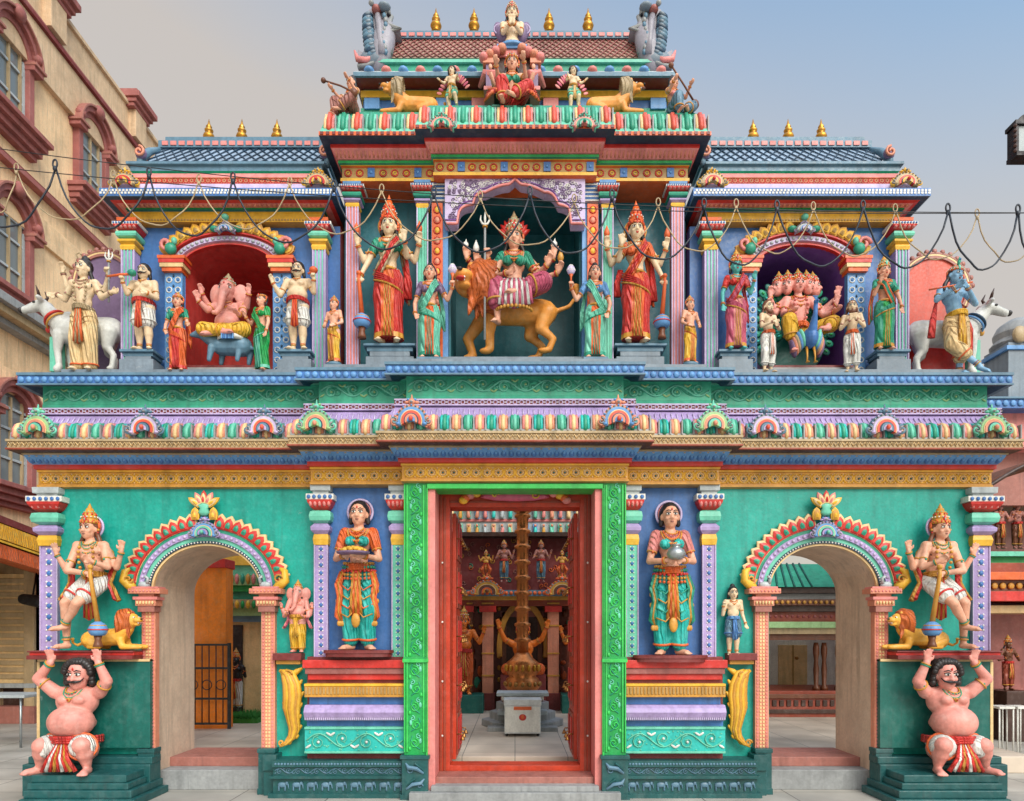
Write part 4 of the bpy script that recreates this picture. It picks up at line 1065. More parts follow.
    def jewels(s,neck=3,col='gold',col2='red',bands=True,belt=None,anklets=True,garland=None):
        b=MB(); c=s.J['chest']; fm=s.female
        yb=-.060-.022*s.fat-(.018 if fm else 0)
        for i in range(neck):
            w=.040+.014*i; dp=.028+.030*i; n=15
            P=[]
            for k in range(n):
                t=pi*k/(n-1); x=w*cos(t); z=c[2]+.085-dp*sin(t)-.002*i
                y=c[1]+(-.028+(yb+.028-.006*i*0)*sin(t)**.7 if True else 0)
                if fm and i==2: y-=.012*sin(t)
                P.append((c[0]+x,y,z))
            b.tube(P,.0048,col if i%2==0 else col2,5)
            for k in range(1,n-1,1 if i else 2): b.ell(A3(P[k])+A3((0,-.003,-.006)),.0055,col2 if i%2==0 else col,6,4)
        b.ell((c[0],c[1]+yb-.006,c[2]+.085-.028-.03*(neck-1)-.012),(.012,.007,.014),col,8,5); b.ell((c[0],c[1]+yb-.013,c[2]+.085-.028-.03*(neck-1)-.012),.006,'red',6,4)
        s.part('necklace',b); b=MB()
        if garland:
            P=[]
            for k in range(23):
                t=2*pi*k/22; P.append((c[0]+.072*sin(t)*(.75+.25*cos(t)),c[1]+yb*(.55 if abs(cos(t))>.7 and cos(t)>0 else 1.0)-.008,c[2]-.06+.145*cos(t)))
            for p_ in P[3:20]: b.ell(p_,.0125,garland,7,5)
        if garland: s.part('garland',b)
        if bands:
            b=MB()
            for sh,el,wr,sd in s.arms:
                b.ring(sh*.35+el*.65,.031*(1+.22*s.fat),.0055,col,el-sh,14,5); b.ell(sh*.35+el*.65+A3((0,-.032,0)),(.009,.006,.011),col2,6,4)
                for t in (.86,.94): b.ring(el*(1-t)+wr*t,.0215*(1+.2*s.fat),.0045,col if t>.9 else col2,wr-el,12,5)
        if bands: s.part('arm_bands',b)
        if anklets:
            b=MB()
            for sd in ('L','R'):
                k,f=s.J['knee'+sd],s.J['ank'+sd]; b.ring(k*.10+f*.90,.028,.006,col,f-k,12,5); b.ring(k*.16+f*.84,.029,.004,col2,f-k,12,5)
        if anklets: s.part('anklets',b)
        if belt:
            b=MB()
            p=s.J['pel']; w=s.J['waist']; cc=(p+w)/2+A3((0,0,-.005)); 
            r=.082+.05*s.fat
            b.ring(cc,r,.011,belt,(0,0,1),24,6,.78+.12*s.fat)
            for i in range(20):
                a=2*pi*i/20; b.ell(cc+A3((r*1.05*cos(a),r*(.80+.12*s.fat)*sin(a),0)),.0078,col2 if i%2 else 'mint',6,4)
            b.ell(cc+A3((0,-r*(.84+.12*s.fat)-.004,0)),(.022,.01,.022),col,10,6); b.ell(cc+A3((0,-r*(.86+.12*s.fat)-.012,0)),.010,'red',6,4)
        if belt: s.part('jewelled_belt',b)
    # --- clothing
    def _loft(s,mb,rings,m,seg=56,pleat=18,amp=.05,fan=None,fm=None,hem=None,ph=0):
        # rings: (cx,cy,z,rx,ry)
        V=[];Fc=[];n=len(rings)
        rr=[]
        for i in range(n-1):
            for t in (0,1/3,2/3): rr.append(A3(rings[i])*(1-t)+A3(rings[i+1])*t)
        rr.append(A3(rings[-1])); n=len(rr)
        for i,(cx,cy,z,rx,ry) in enumerate(rr):
            t=i/(n-1)
            for j in range(seg):
                a=2*pi*j/seg; g=1+amp*(.25+.75*t)*(.6*sin(a*pleat+ph+1.3*t)+.5*sin(a*(pleat*.5+3)+2.5*t*2))
                V.append((cx+rx*g*cos(a),cy+ry*g*sin(a),z))
        main=[];fanf=[];hemf=[]
        for i in range(n-1):
            for j in range(seg):
                f=(i*seg+j,(i+1)*seg+j,(i+1)*seg+(j+1)%seg,i*seg+(j+1)%seg)
                a=(j+.5)/seg*2*pi; d=abs((a-1.5*pi+pi)%(2*pi)-pi)
                if hem and i>=n-2: hemf.append(f)
                elif fan and d<fan and i>1: fanf.append(f)
                else: main.append(f)
        main.append(tuple(range(seg))); main.append(tuple((n-1)*seg+j for j in range(seg-1,-1,-1)))
        b=mb; b.add(V,main,m,True)
        if fanf: b.add(V,fanf,fm,True)
        if hemf: b.add(V,hemf,hem,True)
    def sari(s,skirt,fan=None,hem='gold',top=None,sash=None,sashside=1,wide=1.0,long=True,hip='gold',zend=.035,name='sari'):
        J=s.J; mb=MB(); p,w=J['pel'],J['waist']
        kx=(J['kneeL'][0]+J['kneeR'][0])/2; ax=(J['ankL'][0]+J['ankR'][0])/2; ky=(J['kneeL'][1]+J['kneeR'][1])/2; ay=(J['ankL'][1]+J['ankR'][1])/2
        W=wide; sp=abs(J['kneeR'][0]-J['kneeL'][0])/2; sa=abs(J['ankR'][0]-J['ankL'][0])/2
        rings=[(w[0]*.4+p[0]*.6,p[1]*.6+w[1]*.4,.575,.082*W,.066*W),(p[0],p[1],.53,.104*W,.078*W),(p[0],p[1]-.004,.46,.112*W,.084*W),((p[0]+kx)/2,(p[1]+ky)/2,.37,(.064+sp)*W,.076*W),(kx,ky,.27,(.050+sp)*W,.068*W),((kx+ax)/2,(ky+ay)/2,.15,(.050+sa)*W,.068*W),(ax,ay-.004,zend,(.058+sa)*W,.080*W)]
        s._loft(mb,rings,skirt+':cloth',fan=.42 if fan else None,fm=(fan+':cloth') if fan else None,hem=(hem+':paint') if hem else None,pleat=16,amp=.045)
        # raised centre pleats
        for k in range(-3,4):
            P=[]
            for (cx,cy,z,rx,ry) in rings[2:]:
                a=-pi/2+k*.115*(.6+.9*(.5-z)); P.append((cx+rx*1.0*cos(a),cy+ry*1.01*sin(a),z))
            mb.tube(P,[.005,.006,.007,.008,.008][:len(P)],(fan or skirt)+':cloth' if k%2 else (hem or skirt)+':cloth',5)
        # diagonal drape folds across the hips
        for k in range(5):
            P=[]
            for i in range(9):
                t=i/8; a=-pi+pi*t if sashside>0 else -pi*t
                z=.50-.13*t+.02*k-.07*(k/5)*t; P.append((p[0]+.112*W*cos(a),p[1]+.09*W*sin(a)-.003,z))
            mb.tube(P,.0065 if k else .009,(hem if k==0 and hem else skirt)+':cloth',5)
        s.part(name,mb)
        if top:
            t=MB(); m=top+':cloth'; c=J['chest']; sw=.090
            t.ell(c+A3((0,0,.0)),(sw*1.0,.069,.062),m,14,8)
            for q in (-1,1):
                t.ell(c+A3((q*.043,-.057,-.008)),(.042,.040,.041),m)
            for sh,el,wr,sd in s.arms[:2]: t.cap(sh,.041,sh*.5+el*.5,.036,m)
            s.soft('blouse',t,1)
        if sash:
            t=MB(); c=J['chest']; q=sashside
            P=[(p[0]-q*.10,p[1]-.03,.50),(p[0]-q*.05,p[1]-.085,.56),(c[0]+.0,c[1]-.085,.655),(c[0]+q*.045,c[1]-.103,.735),(c[0]+q*.075,c[1]-.055,.80),(c[0]+q*.085,c[1]+.01,.82),(c[0]+q*.09,c[1]+.06,.76),(c[0]+q*.13,c[1]+.06,.55),(c[0]+q*.135,c[1]+.05,.35)]
            for k in range(4):
                o=(k-1.5)*.017; t.tube([A3(a)+A3((q*o*.6,-.003*abs(k-1.5),-o)) for a in P],[.010]*5+[.012]*4,(sash if k in (0,3) else (skirt if sash!=skirt else sash))+':cloth',6)
            s.part('sash',t)
    def dhoti(s,col,trim='gold',length=.92,puff=.014,belt='red',front='gold',name='dhoti',fold=True):
        J=s.J; mb=MB(); m=col+':cloth'; p=J['pel']
        mb.ell(p+A3((0,0,.0)),(.102+.035*s.fat,.077+.025*s.fat,.064),m,14,8)
        for sd in ('L','R'):
            a,k,f=J['hip'+sd],J['knee'+sd],J['ank'+sd]; q=.012*s.fat
            if length>.5:
                e=k+(f-k)*(length-.5)*2
                mb.cap(a,.064+q,k,.048+puff+q,m); mb.cap(k,.047+puff+q,e,.034+puff*1.2,m)
            else:
                e=a+(k-a)*length*2; mb.cap(a,.066+q,e,.060+puff+q,m)
        s.soft(name,mb,2)
        t=MB()
        for sd in ('L','R'):
            a,k,f=J['hip'+sd],J['knee'+sd],J['ank'+sd]; q=.012*s.fat
            if length>.5: e=k+(f-k)*(length-.5)*2; r=.036+puff*1.2; ax=f-k
            else: e=a+(k-a)*length*2; r=.063+puff+q; ax=k-a
            t.ring(e,r,.008,trim,ax,16,6)
            if fold:
                for j in range(4 if length<=.5 else 3):
                    u=.25+.2*j
                    if length>.5:
                        c0=a*(1-u)+k*u if u<.62 else k*(1-(u-.5)*1.2)+f*(u-.5)*1.2
                    else: c0=a*(1-u*length*2)+k*u*length*2
                    t.ring(c0+A3((0,-.004,0)),.052+puff+q-.010*u*(length>.5),.0042,m,(.5*(1 if sd=='L' else -1),.4,1),16,4)
        # waist sash and hanging front pleat
        cc=p+A3((0,0,.045)); r=.098+.045*s.fat
        for k in range(3): t.ring(cc+A3((0,0,-.014*k)),r,.011,belt+':cloth',(0,.08,1),22,6,.80+.15*s.fat)
        if front:
            y0=p[1]-.085-.05*s.fat
            zb=min(.22,(J['kneeL'][2]+J['kneeR'][2])/2-.03) if abs(J['hipL'][2]-J['kneeL'][2])>.1 else p[2]-.12
            for k in range(-2,3):
                t.tube([(p[0]+k*.009,y0,p[2]+.03),(p[0]+k*.014,y0-.012,(p[2]+zb)/2),(p[0]+k*.018,y0-.004,zb+.01*abs(k))],[.008,.010,.011],(front if k%2==0 else belt)+':cloth',6)
        s.part('waist_sash',t)
    def shawl(s,col,end='gold'):
        c=s.J['chest']; t=MB()
        for q in (-1,1):
            P=[(c[0]+q*.06,c[1]+.05,c[2]+.07),(c[0]+q*.12,c[1]+.03,c[2]+.02),(c[0]+q*.15,c[1]+.02,c[2]-.12),(c[0]+q*.13,c[1]-.01,c[2]-.22),(c[0]+q*.17,c[1]-.01,c[2]-.30),(c[0]+q*.20,c[1]-.02,c[2]-.36)]
            for k in range(3): t.tube([A3(a)+A3((q*.014*k,0,-.006*k)) for a in P],[.012,.013,.013,.014,.016,.020],(end if k==2 else col)+':cloth',6)
        s.part('shawl',t)
    def hold(s,i,kind,col='gold',**k):
        p,u,n,d=s.hands[i]; b=MB()
        if kind=='mace':
            g=A3(k.get('to',(p[0],p[1],.0))); b.tube([p+A3((0,-.02,.05)),p+A3((0,-.02,0)),g+A3((0,0,.17))],[.012,.014,.020],col,8)
            b.lathe([(.022,.19),(.045,.175),(.062,.15),(.068,.13),(.062,.105),(.045,.085)],g,k.get('ball','skyblue'),16)
            b.ring(g+A3((0,0,.13)),.066,.006,'red',(0,0,1),18,5); b.ring(g+A3((0,0,.16)),.052,.006,'gold',(0,0,1),18,5)
            b.lathe([(.035,0),(.03,.02),(.022,.05),(.03,.085)],g,'brown',12); b.ell(p+A3((0,-.02,.06)),.02,col)
            return s.part('mace',b)
        if kind=='flame':
            c=p+A3((0,-.01,.05)); b.lathe([(.012,-.03),(.024,0),(.022,.02),(.012,.045),(.002,.07)],c,col,10); return s.part(k.get('name','emblem'),b)
        if kind=='conch':
            c=p+A3((0,-.01,.045)); b.ell(c,(.022,.018,.024),'white'); b.cap(c,.013,c+A3((.004,0,.04)),.003,'white'); return s.part('conch',b)
        if kind=='disc':
            c=p+A3((0,-.01,.05)); b.ring(c,.03,.008,'gold',(0,1,0)); b.ell(c,(.026,.006,.026),col); return s.part('disc',b)
        if kind=='flywhisk':
            c=p+A3((0,-.01,0)); b.tube([c-A3((0,0,.05)),c+A3((0,0,.05)),c+A3((0,0,.08))],[.009,.010,.022],'orange',8)
            b.ell(c+A3((0,0,.125)),(.044,.036,.052),'lilac',14,9)
            for i_ in range(16): a=2*pi*i_/16; b.tube([c+A3((.02*cos(a),.02*sin(a),.085)),c+A3((.045*cos(a),.038*sin(a),.125)),c+A3((.015*cos(a),.015*sin(a),.178))],.004,'white',4)
            return s.part('fly_whisk',b)
        if kind=='trident':
            g0,g1=A3(k['lo']),A3(k['hi']); b.tube([g0,g1],.0085,'stone',8); t=g1
            b.tube([t+A3((-.03,0,.07)),t+A3((-.034,0,.035)),t+A3((-.02,0,.008)),t,t+A3((.02,0,.008)),t+A3((.034,0,.035)),t+A3((.03,0,.07))],[.003,.007,.008,.009,.008,.007,.003],'white',6)
            b.tube([t,t+A3((0,0,.05)),t+A3((0,0,.095))],[.008,.010,.002],'white',6); b.ring(t-A3((0,0,.015)),.014,.006,'gold'); return s.part('trident',b)
def lotusbase(f,rx,ry,h,col='pink',n=18,z=0):
    b=MB(); b.lathe([(rx,z-h),(rx*1.04,z-h*.8),(rx*.9,z-h*.5),(rx*1.0,z-h*.1),(rx*.97,z)],(0,0,0),'tan',24,ry/rx)
    for i in range(n):
        a=2*pi*i/n; b.ell((rx*cos(a),ry*sin(a),z-h*.5),(rx*.14,ry*.14,h*.4),col,7,5)
    return f.part('pedestal',b)
# ============================================================ STATUES
def seat(zp,lean=0,dx=0): return dict(pel=(0,0,zp),waist=(dx*.3,-.0,zp+.10),chest=(dx*.7,lean*.5,zp+.22),head=(dx,lean-.005,zp+.405),hipL=(-.055,0,zp-.01),hipR=(.055,0,zp-.01))
CAT='statue'
# ---------- lower storey guards with mace
def guard(s,label):
    px=91 if s<0 else 939
    f=Fig('guardian_statue',label,CAT,px,649,520,-.17)
    X=lambda v:(-s*v[0],v[1],v[2])   # written for the left one
    M=lambda L:[tuple([(a[0] if s<0 else -a[0]),X(a[1]) if s>0 else a[1],X(a[2]) if s>0 else a[2]]+list(a[3:])) for a in L]
    def mir(v): return v if s<0 else (-v[0],v[1],v[2])
    arms=[(-1,(-.17,-.02,.60),(-.235,-.05,.73),'open',(-.18,-.1,1)),(1,(.21,-.02,.63),(.27,-.06,.75),'open',(.1,-.1,1)),(-1,(-.13,-.09,.60),(.06,-.15,.575),'fist',(.8,-.2,-.3)),(1,(.17,-.07,.63),(.10,-.14,.66),'rest',(-.6,-.3,.5))]
    arms=[((a[0] if s<0 else -a[0]),mir(a[1]),mir(a[2]),a[3],mir(a[4])) for a in arms]
    st='L' if s<0 else 'R'; ot='R' if s<0 else 'L'
    pose={'chest':mir((.0,0,.745)),'pel':mir((.035,.01,.54)),'waist':mir((.03,0,.63)),'head':mir((-.01,-.01,.93)),
      'hip'+st:mir((-.02,0,.52)),'hip'+ot:mir((.085,0,.52)),'knee'+st:mir((-.125,-.12,.35)),'ank'+st:mir((-.125,-.10,.045)),'knee'+ot:mir((.01,-.20,.345)),'ank'+ot:mir((-.10,-.17,.185))}
    fd={st:mir((-.5,-1,-.1)),ot:mir((-.8,-.7,-.2))}
    f.body('skin',arms,pose=pose,feetdir=fd,headR=rotZ(.12*s))
    f.hair('brown',long=1.2); f.crown(.15); f.halo(.085,'lav','lilac')
    f.dhoti('white','red',.33,.004,'gold','red',fold=False); f.jewels(3,'gold','seagreen',garland='gold')
    f.shawl('red','gold')
    f.hold(2,'mace','gold',to=mir((.15,-.16,.02)),ball='skyblue')
    return f
guard(-1,'crowned guardian figure with raised palms on the shelf left of the left passage'); guard(1,'crowned guardian figure with raised palms on the shelf right of the right passage')
# ---------- lions beside them
def lion_body(b,c,L,m,lying=True,face=-1):
    pass
def lion(name,label,px,py,y,L,fx,mode,col='lion',col2='mane'):
    hk=1.0 if mode=='lie' else 1.32
    """L body length in m, fx direction of the head (-1 left / +1 right)"""
    r=thing(name,label,'lion statue',(PX(px,y),y,PZ(py,y)))
    b=MB(); k=L; X=lambda x,yy,z:(fx*x*L,yy*L,z*L); m=col+':skin'
    if mode=='lie':
        b.cap(X(-.30,0,.17),.15*k,X(.10,0,.20),.14*k,m); b.cap(X(.10,0,.20),.15*k,X(.24,-.02,.33),.12*k,m)
        b.ell(X(-.33,-.06,.15),(.14*k,.10*k,.14*k),m); 
        for sy in (-1,1):
            b.cap(X(.18,sy*.08,.15),.07*k,X(.22,sy*.10,.04),.05*k,m); b.cap(X(.22,sy*.10,.04),.05*k,X(.48,sy*.09,.035),.04*k,m); b.ell(X(.50,sy*.09,.035),(.05*k,.04*k,.035*k),m)
            b.cap(X(-.35,sy*.10,.13),.08*k,X(-.14,sy*.13,.05),.05*k,m); b.cap(X(-.14,sy*.13,.04),.045*k,X(-.30,sy*.13,.035),.035*k,m)
        hd=(.34,-.02,.47)
        b.tube([X(-.42,0,.12),X(-.55,-.02,.06),X(-.60,-.06,.10),X(-.58,-.10,.18)],[.03*k,.025*k,.02*k,.03*k],m,8)
    else:
        b.cap(X(-.30,0,.50),.145*k,X(.16,0,.52),.15*k,m); b.cap(X(.16,0,.52),.16*k,X(.30,-.02,.64),.13*k,m)
        for (xx,sy,kx) in ((.20,-1,.02),(.30,1,.14)):
            b.cap(X(xx,sy*.08,.46),.08*k,X(xx+kx,sy*.09,.24),.055*k,m); b.cap(X(xx+kx,sy*.09,.24),.052*k,X(xx+kx*.6,sy*.09,.05),.04*k,m); b.ell(X(xx+kx*.6+.04,sy*.09,.03),(.07*k,.05*k,.035*k),m)
        for (xx,sy) in ((-.34,-1),(-.24,1)):
            b.cap(X(xx,sy*.08,.46),.10*k,X(xx+.06,sy*.10,.28),.065*k,m); b.cap(X(xx+.06,sy*.10,.28),.055*k,X(xx-.06,sy*.10,.16),.038*k,m); b.cap(X(xx-.06,sy*.10,.16),.036*k,X(xx-.02,sy*.10,.04),.034*k,m); b.ell(X(xx+.03,sy*.10,.03),(.065*k,.045*k,.033*k),m)
        hd=(.41,-.18,.74)
        b.tube([X(-.43,0,.52),X(-.56,-.03,.56),X(-.64,-.05,.68),X(-.62,-.05,.80)],[.03*k,.024*k,.022*k,.04*k],m,8)
    h=A3(hd); fr=(.035,-.125,-.02) if mode!='lie' else (.13,-.06,-.01)
    H=lambda a,b_,c_:X(h[0]+a*hk,h[1]+b_*hk,h[2]+c_*hk)
    k=L*hk
    b.ell(H(0,0,0),(.11*k,.11*k,.115*k),m,14,9); b.ell(H(fr[0],fr[1],.0),(.075*k,.075*k,.05*k),m,12,7); b.ell(H(fr[0]*.8,fr[1]*.8,-.07),(.055*k,.055*k,.025*k),m,10,6)
    for sy in (-1,1): b.ell(H(-.02+.0,sy*.07,.11),(.03*k,.03*k,.035*k),m,8,6); 
    blobj('body',b,max(.0066,.012*k),r,2)
    t=MB(); mm=col2+':cloth'
    for i in range(70):
        a=2*pi*i/35+.1*(i//35); rad=.13+.035*(i//35); dx=-.05-.05*(i//35)
        p0=H(dx+.03,rad*.95*cos(a)*.8-.0,rad*sin(a)); p1=H(dx-.10,(rad+.03)*cos(a)*.85,(rad+.05)*sin(a)-.05)
        t.cap(p0,.036*k,p1,.012*k,mm,6,2)
    for i in range(14):
        t.cap(H(-.10+.03*(i%3),-.02+.05*math.sin(i*2.1),-.10-.02*(i%4)),.04*k,H(-.10+.05*(i%3),-.04+.05*math.sin(i*2.1),-.24-.02*(i%4)),.012*k,mm,6,2)
    blobj('mane',t,max(.0066,.012*k),r,1)
    e=MB()
    e.ell(H(fr[0]*1.55,fr[1]*1.6,.018),(.022*k,.02*k,.014*k),'black',8,5); e.ell(H(fr[0]*1.45,fr[1]*1.4,-.048),(.036*k,.036*k,.012*k),'red' if mode!='lie' else 'terracotta',10,6)
    for q in (-1,1): 
        n=A3((fr[0],fr[1],0)); n/=np.linalg.norm(n); u=A3((-n[1],n[0],0))*q
        c=A3((0,0,.045))+n*.098+u*.045; e.ell(H(*c),(.020*k,.020*k,.014*k),'white',8,5); c=c+n*.014; e.ell(H(*c),(.010*k,.010*k,.010*k),'black',6,4)
        c=A3((0,0,-.035))+n*.175+u*.025; e.cap(H(*c),.008*k,H(*(c+A3((0,0,-.03)))),.002*k,'white',6,2)
    e.build('face',r)
    return r
lion('lion_statue','yellow lion with brown mane lying at the feet of the left mace guardian',112,649,-.15,.60,1,'lie')
lion('lion_statue','yellow lion with brown mane lying at the feet of the right mace guardian',918,649,-.15,.60,-1,'lie')
# ---------- crouching dwarfs carrying the shelves
def dwarf(s,label):
    px=76 if s<0 else 949
    f=Fig('dwarf_statue',label,CAT,px,771,610,-.27)
    mir=lambda v: v if s<0 else (-v[0],v[1],v[2])
    a0=[(-1,(-.215,-.03,.575),(-.125,-.05,.675),'open',(.02,-.15,1)),(1,(.215,-.04,.56),(.175,-.06,.675),'open',(-.02,-.15,1))]
    arms=[((a[0] if s<0 else -a[0]),mir(a[1]),mir(a[2]),a[3],mir(a[4])) for a in a0]; arms.sort(key=lambda a:a[0])
    L,R=('L','R') if s<0 else ('R','L')
    pose={'pel':mir((.0,.0,.17)),'waist':mir((.0,-.01,.30)),'chest':mir((.01,0,.435)),'head':mir((.04,-.03,.60)),
     'hip'+L:mir((-.06,-.01,.14)),'hip'+R:mir((.06,-.01,.14)),'knee'+L:mir((-.125,-.13,.175)),'ank'+L:mir((-.165,-.085,.04)),'knee'+R:mir((.12,-.14,.18)),'ank'+R:mir((.125,-.09,.04))}
    f.body('pinkskin',arms,fat=1.1,pose=pose,feetdir={L:mir((-.75,-1,-.1)),R:mir((.25,-1,-.1))},stache=True,hs=1.10,lim=1.12,headR=rotX(.05))
    f.hair('hair',curly=1,hs=1.1)
    f.dhoti('white','orange',.36,.004,'red','red',fold=False)
    t=MB() # red tassel cloth between the knees
    for k in range(-4,5): t.tube([(k*.006,-.14,.19),(k*.014,-.175,.11),(k*.021*1.2,-.165,.03)],[.009,.011,.013],('red','white','red','gold')[k%4]+':cloth',6)
    f.part('loincloth',t)
    f.jewels(2,'gold','seagreen',anklets=False)
dwarf(-1,'pot-bellied moustached dwarf crouching with raised arms under the left guardian shelf'); dwarf(1,'pot-bellied moustached dwarf crouching with raised arms under the right guardian shelf')
# ---------- women in the blue niches
def dais(f,w,d,h,col='maroon'):
    b=MB(); b.lathe([(w,-h),(w*1.0,-h*.5),(w*1.06,-h*.45),(w*1.06,0),(w*.9,.001)],(0,-.01,0),col,28,d/w,False); f.part('pedestal',b)
f=Fig('woman_statue','woman in orange blouse and teal leggings carrying a tray of yellow fruit',CAT,359,650,503,-.17)
f.body('skin',[(-1,(-.145,-.04,.615),(-.065,-.155,.625),'rest',(.6,-.4,.1)),(1,(.145,-.04,.615),(.065,-.155,.625),'rest',(-.6,-.4,.1))],female=True,pose=dict(kneeL=(-.06,-.02,.28),kneeR=(.065,-.03,.28),ankL=(-.055,.01,.04),ankR=(.06,.0,.04)),feetdir=dict(L=(-.6,-1,-.1),R=(.6,-1,-.1)))
f.hair('hair',0); f.halo(.085,'plum','lilac')
def woman_dress(f,top,leg,tr,sash):
    t=MB(); c=f.J['chest']; 
    t.ell(c+A3((0,0,.01)),(.092,.067,.075),top+':cloth',14,8)
    for sh,el,wr,sd in f.arms[:2]: t.cap(sh,.042,sh*.45+el*.55,.037,top+':cloth')
    f.soft('blouse',t,1)
    t=MB(); 
    for q in (-1,1): t.ell(c+A3((q*.043,-.060,-.008)),(.040,.038,.038),'turq:cloth')
    f.soft('bodice',t,1)
    f.dhoti(leg,tr,.93,.016,tr,'gold')
    t=MB(); p=f.J['pel']
    for i in range(13):     # jewelled apron
        a=-pi+pi*i/12
        for k,(rr,z,mm) in enumerate(((.098,.575,'gold'),(.105,.55,'seagreen'),(.110,.525,'red'),(.113,.50,'gold'),(.114,.475,'orange'))):
            t.ell((p[0]+rr*cos(a),p[1]+rr*.80*sin(a)-.004,z+.012*abs(cos(a))),.011,mm,6,4)
    for q in (-1,1):
        for k in range(3):
            x=q*(.10+.012*k); P=[(x*.9,-.045,.53),(x*1.12,-.06,.44),(x*1.0,-.07,.36),(x*1.15,-.05,.27-.02*k),(x*1.0,-.05,.20)]
            t.tube(P,[.010,.014,.011,.013,.007],(sash,'gold',sash)[k]+':cloth',6); t.ell(A3(P[-1])-A3((0,0,.02)),(.014,.012,.02),'gold',8,5)
            t.ell((q*.135,-.05,.40-.07*k),(.013,.012,.018),'gold',7,5)
        for k in range(4): # swags on the thighs
            t.tube([(q*.01,-.088,.45-.06*k),(q*.05,-.10,.40-.06*k),(q*.105,-.07,.44-.065*k)],.0055,'gold' if k%2 else sash,5)
    t.ell((0,-.10,.20),(.03,.014,.05),'blue' if sash=='gold' else 'gold',10,6)
    f.part('apron',t)
woman_dress(f,'orange','turq','orange','orange'); f.jewels(3,'gold','orange',belt='tan')
b=MB(); b.lathe([(.075,.0),(.105,.008),(.11,.02),(.10,.022)],(0,-.175,.628),'plum',24,.8); 
for i in range(22):
    a=i*2.4; r=.075*math.sqrt(i/22); b.ell((r*cos(a),-.175+r*.7*sin(a),.655+.02*(1-i/22)),(.018,.013,.015),'yellow',7,5)
f.part('fruit_tray',b); dais(f,.225,.09,.045)
f=Fig('woman_statue','woman in pink sleeves and teal leggings holding a silver water pot',CAT,670,655,505,-.17)
f.body('skin',[(-1,(-.145,-.04,.62),(-.055,-.15,.615),'rest',(.7,-.3,.25)),(1,(.145,-.04,.62),(.055,-.15,.615),'rest',(-.7,-.3,.25))],female=True,pose=dict(kneeL=(-.06,-.02,.28),kneeR=(.065,-.03,.28),ankL=(-.05,.01,.04),ankR=(.06,.0,.04)),feetdir=dict(L=(-.5,-1,-.1),R=(.6,-1,-.1)))
f.hair('hair',0); f.halo(.085,'plum','lilac'); woman_dress(f,'pink','turq','orange','seagreen'); f.jewels(3,'gold','orange',belt='tan')
b=MB(); b.lathe([(.02,.0),(.05,.012),(.062,.04),(.05,.068),(.026,.08),(.024,.092),(.04,.10)],(0,-.175,.615),'steel:metal',20); f.part('water_pot',b); dais(f,.235,.09,.045)
# ---------- small figures on the side shelves
f=Fig('elephant_god_statue','small standing elephant-headed figure in yellow dhoti beside the left passage','statue',298,652,588,-.08)
f.body('pinkskin',[(-1,(-.20,-.03,.58),(-.24,-.07,.70),'rest',(-.1,-.2,1)),(1,(.20,-.03,.58),(.24,-.07,.70),'rest',(.1,-.2,1)),(-1,(-.19,-.08,.56),(-.12,-.16,.60),'rest',(.3,-.6,.4)),(1,(.19,-.08,.56),(.14,-.16,.55),'rest',(-.2,-.9,.1))],fat=.8,elephant=True,hs=1.35,lim=1.2)
f.crown(.15,hs=1.35,w=.045); f.dhoti('yellow','gold',.93,.02,'gold','yellow'); f.jewels(2,'gold','red'); f.shawl('rose','pink')
f=Fig('boy_statue','small boy figure in blue shorts on the shelf beside the right passage','statue',733,655,588,-.08)
f.body('paleskin',[(-1,(-.16,-.03,.60),(-.17,-.10,.74),'fist',(0,-.3,1)),(1,(.14,-.0,.60),(.17,-.06,.46),'rest',(.3,-.3,-1))],hs=1.15,lim=1.1,fat=.2)
f.hair('hair',0,bun=True,hs=1.15); f.dhoti('bluegrey','blue',.40,.016,'skyblue','blue'); f.jewels(2,'gold','orange')
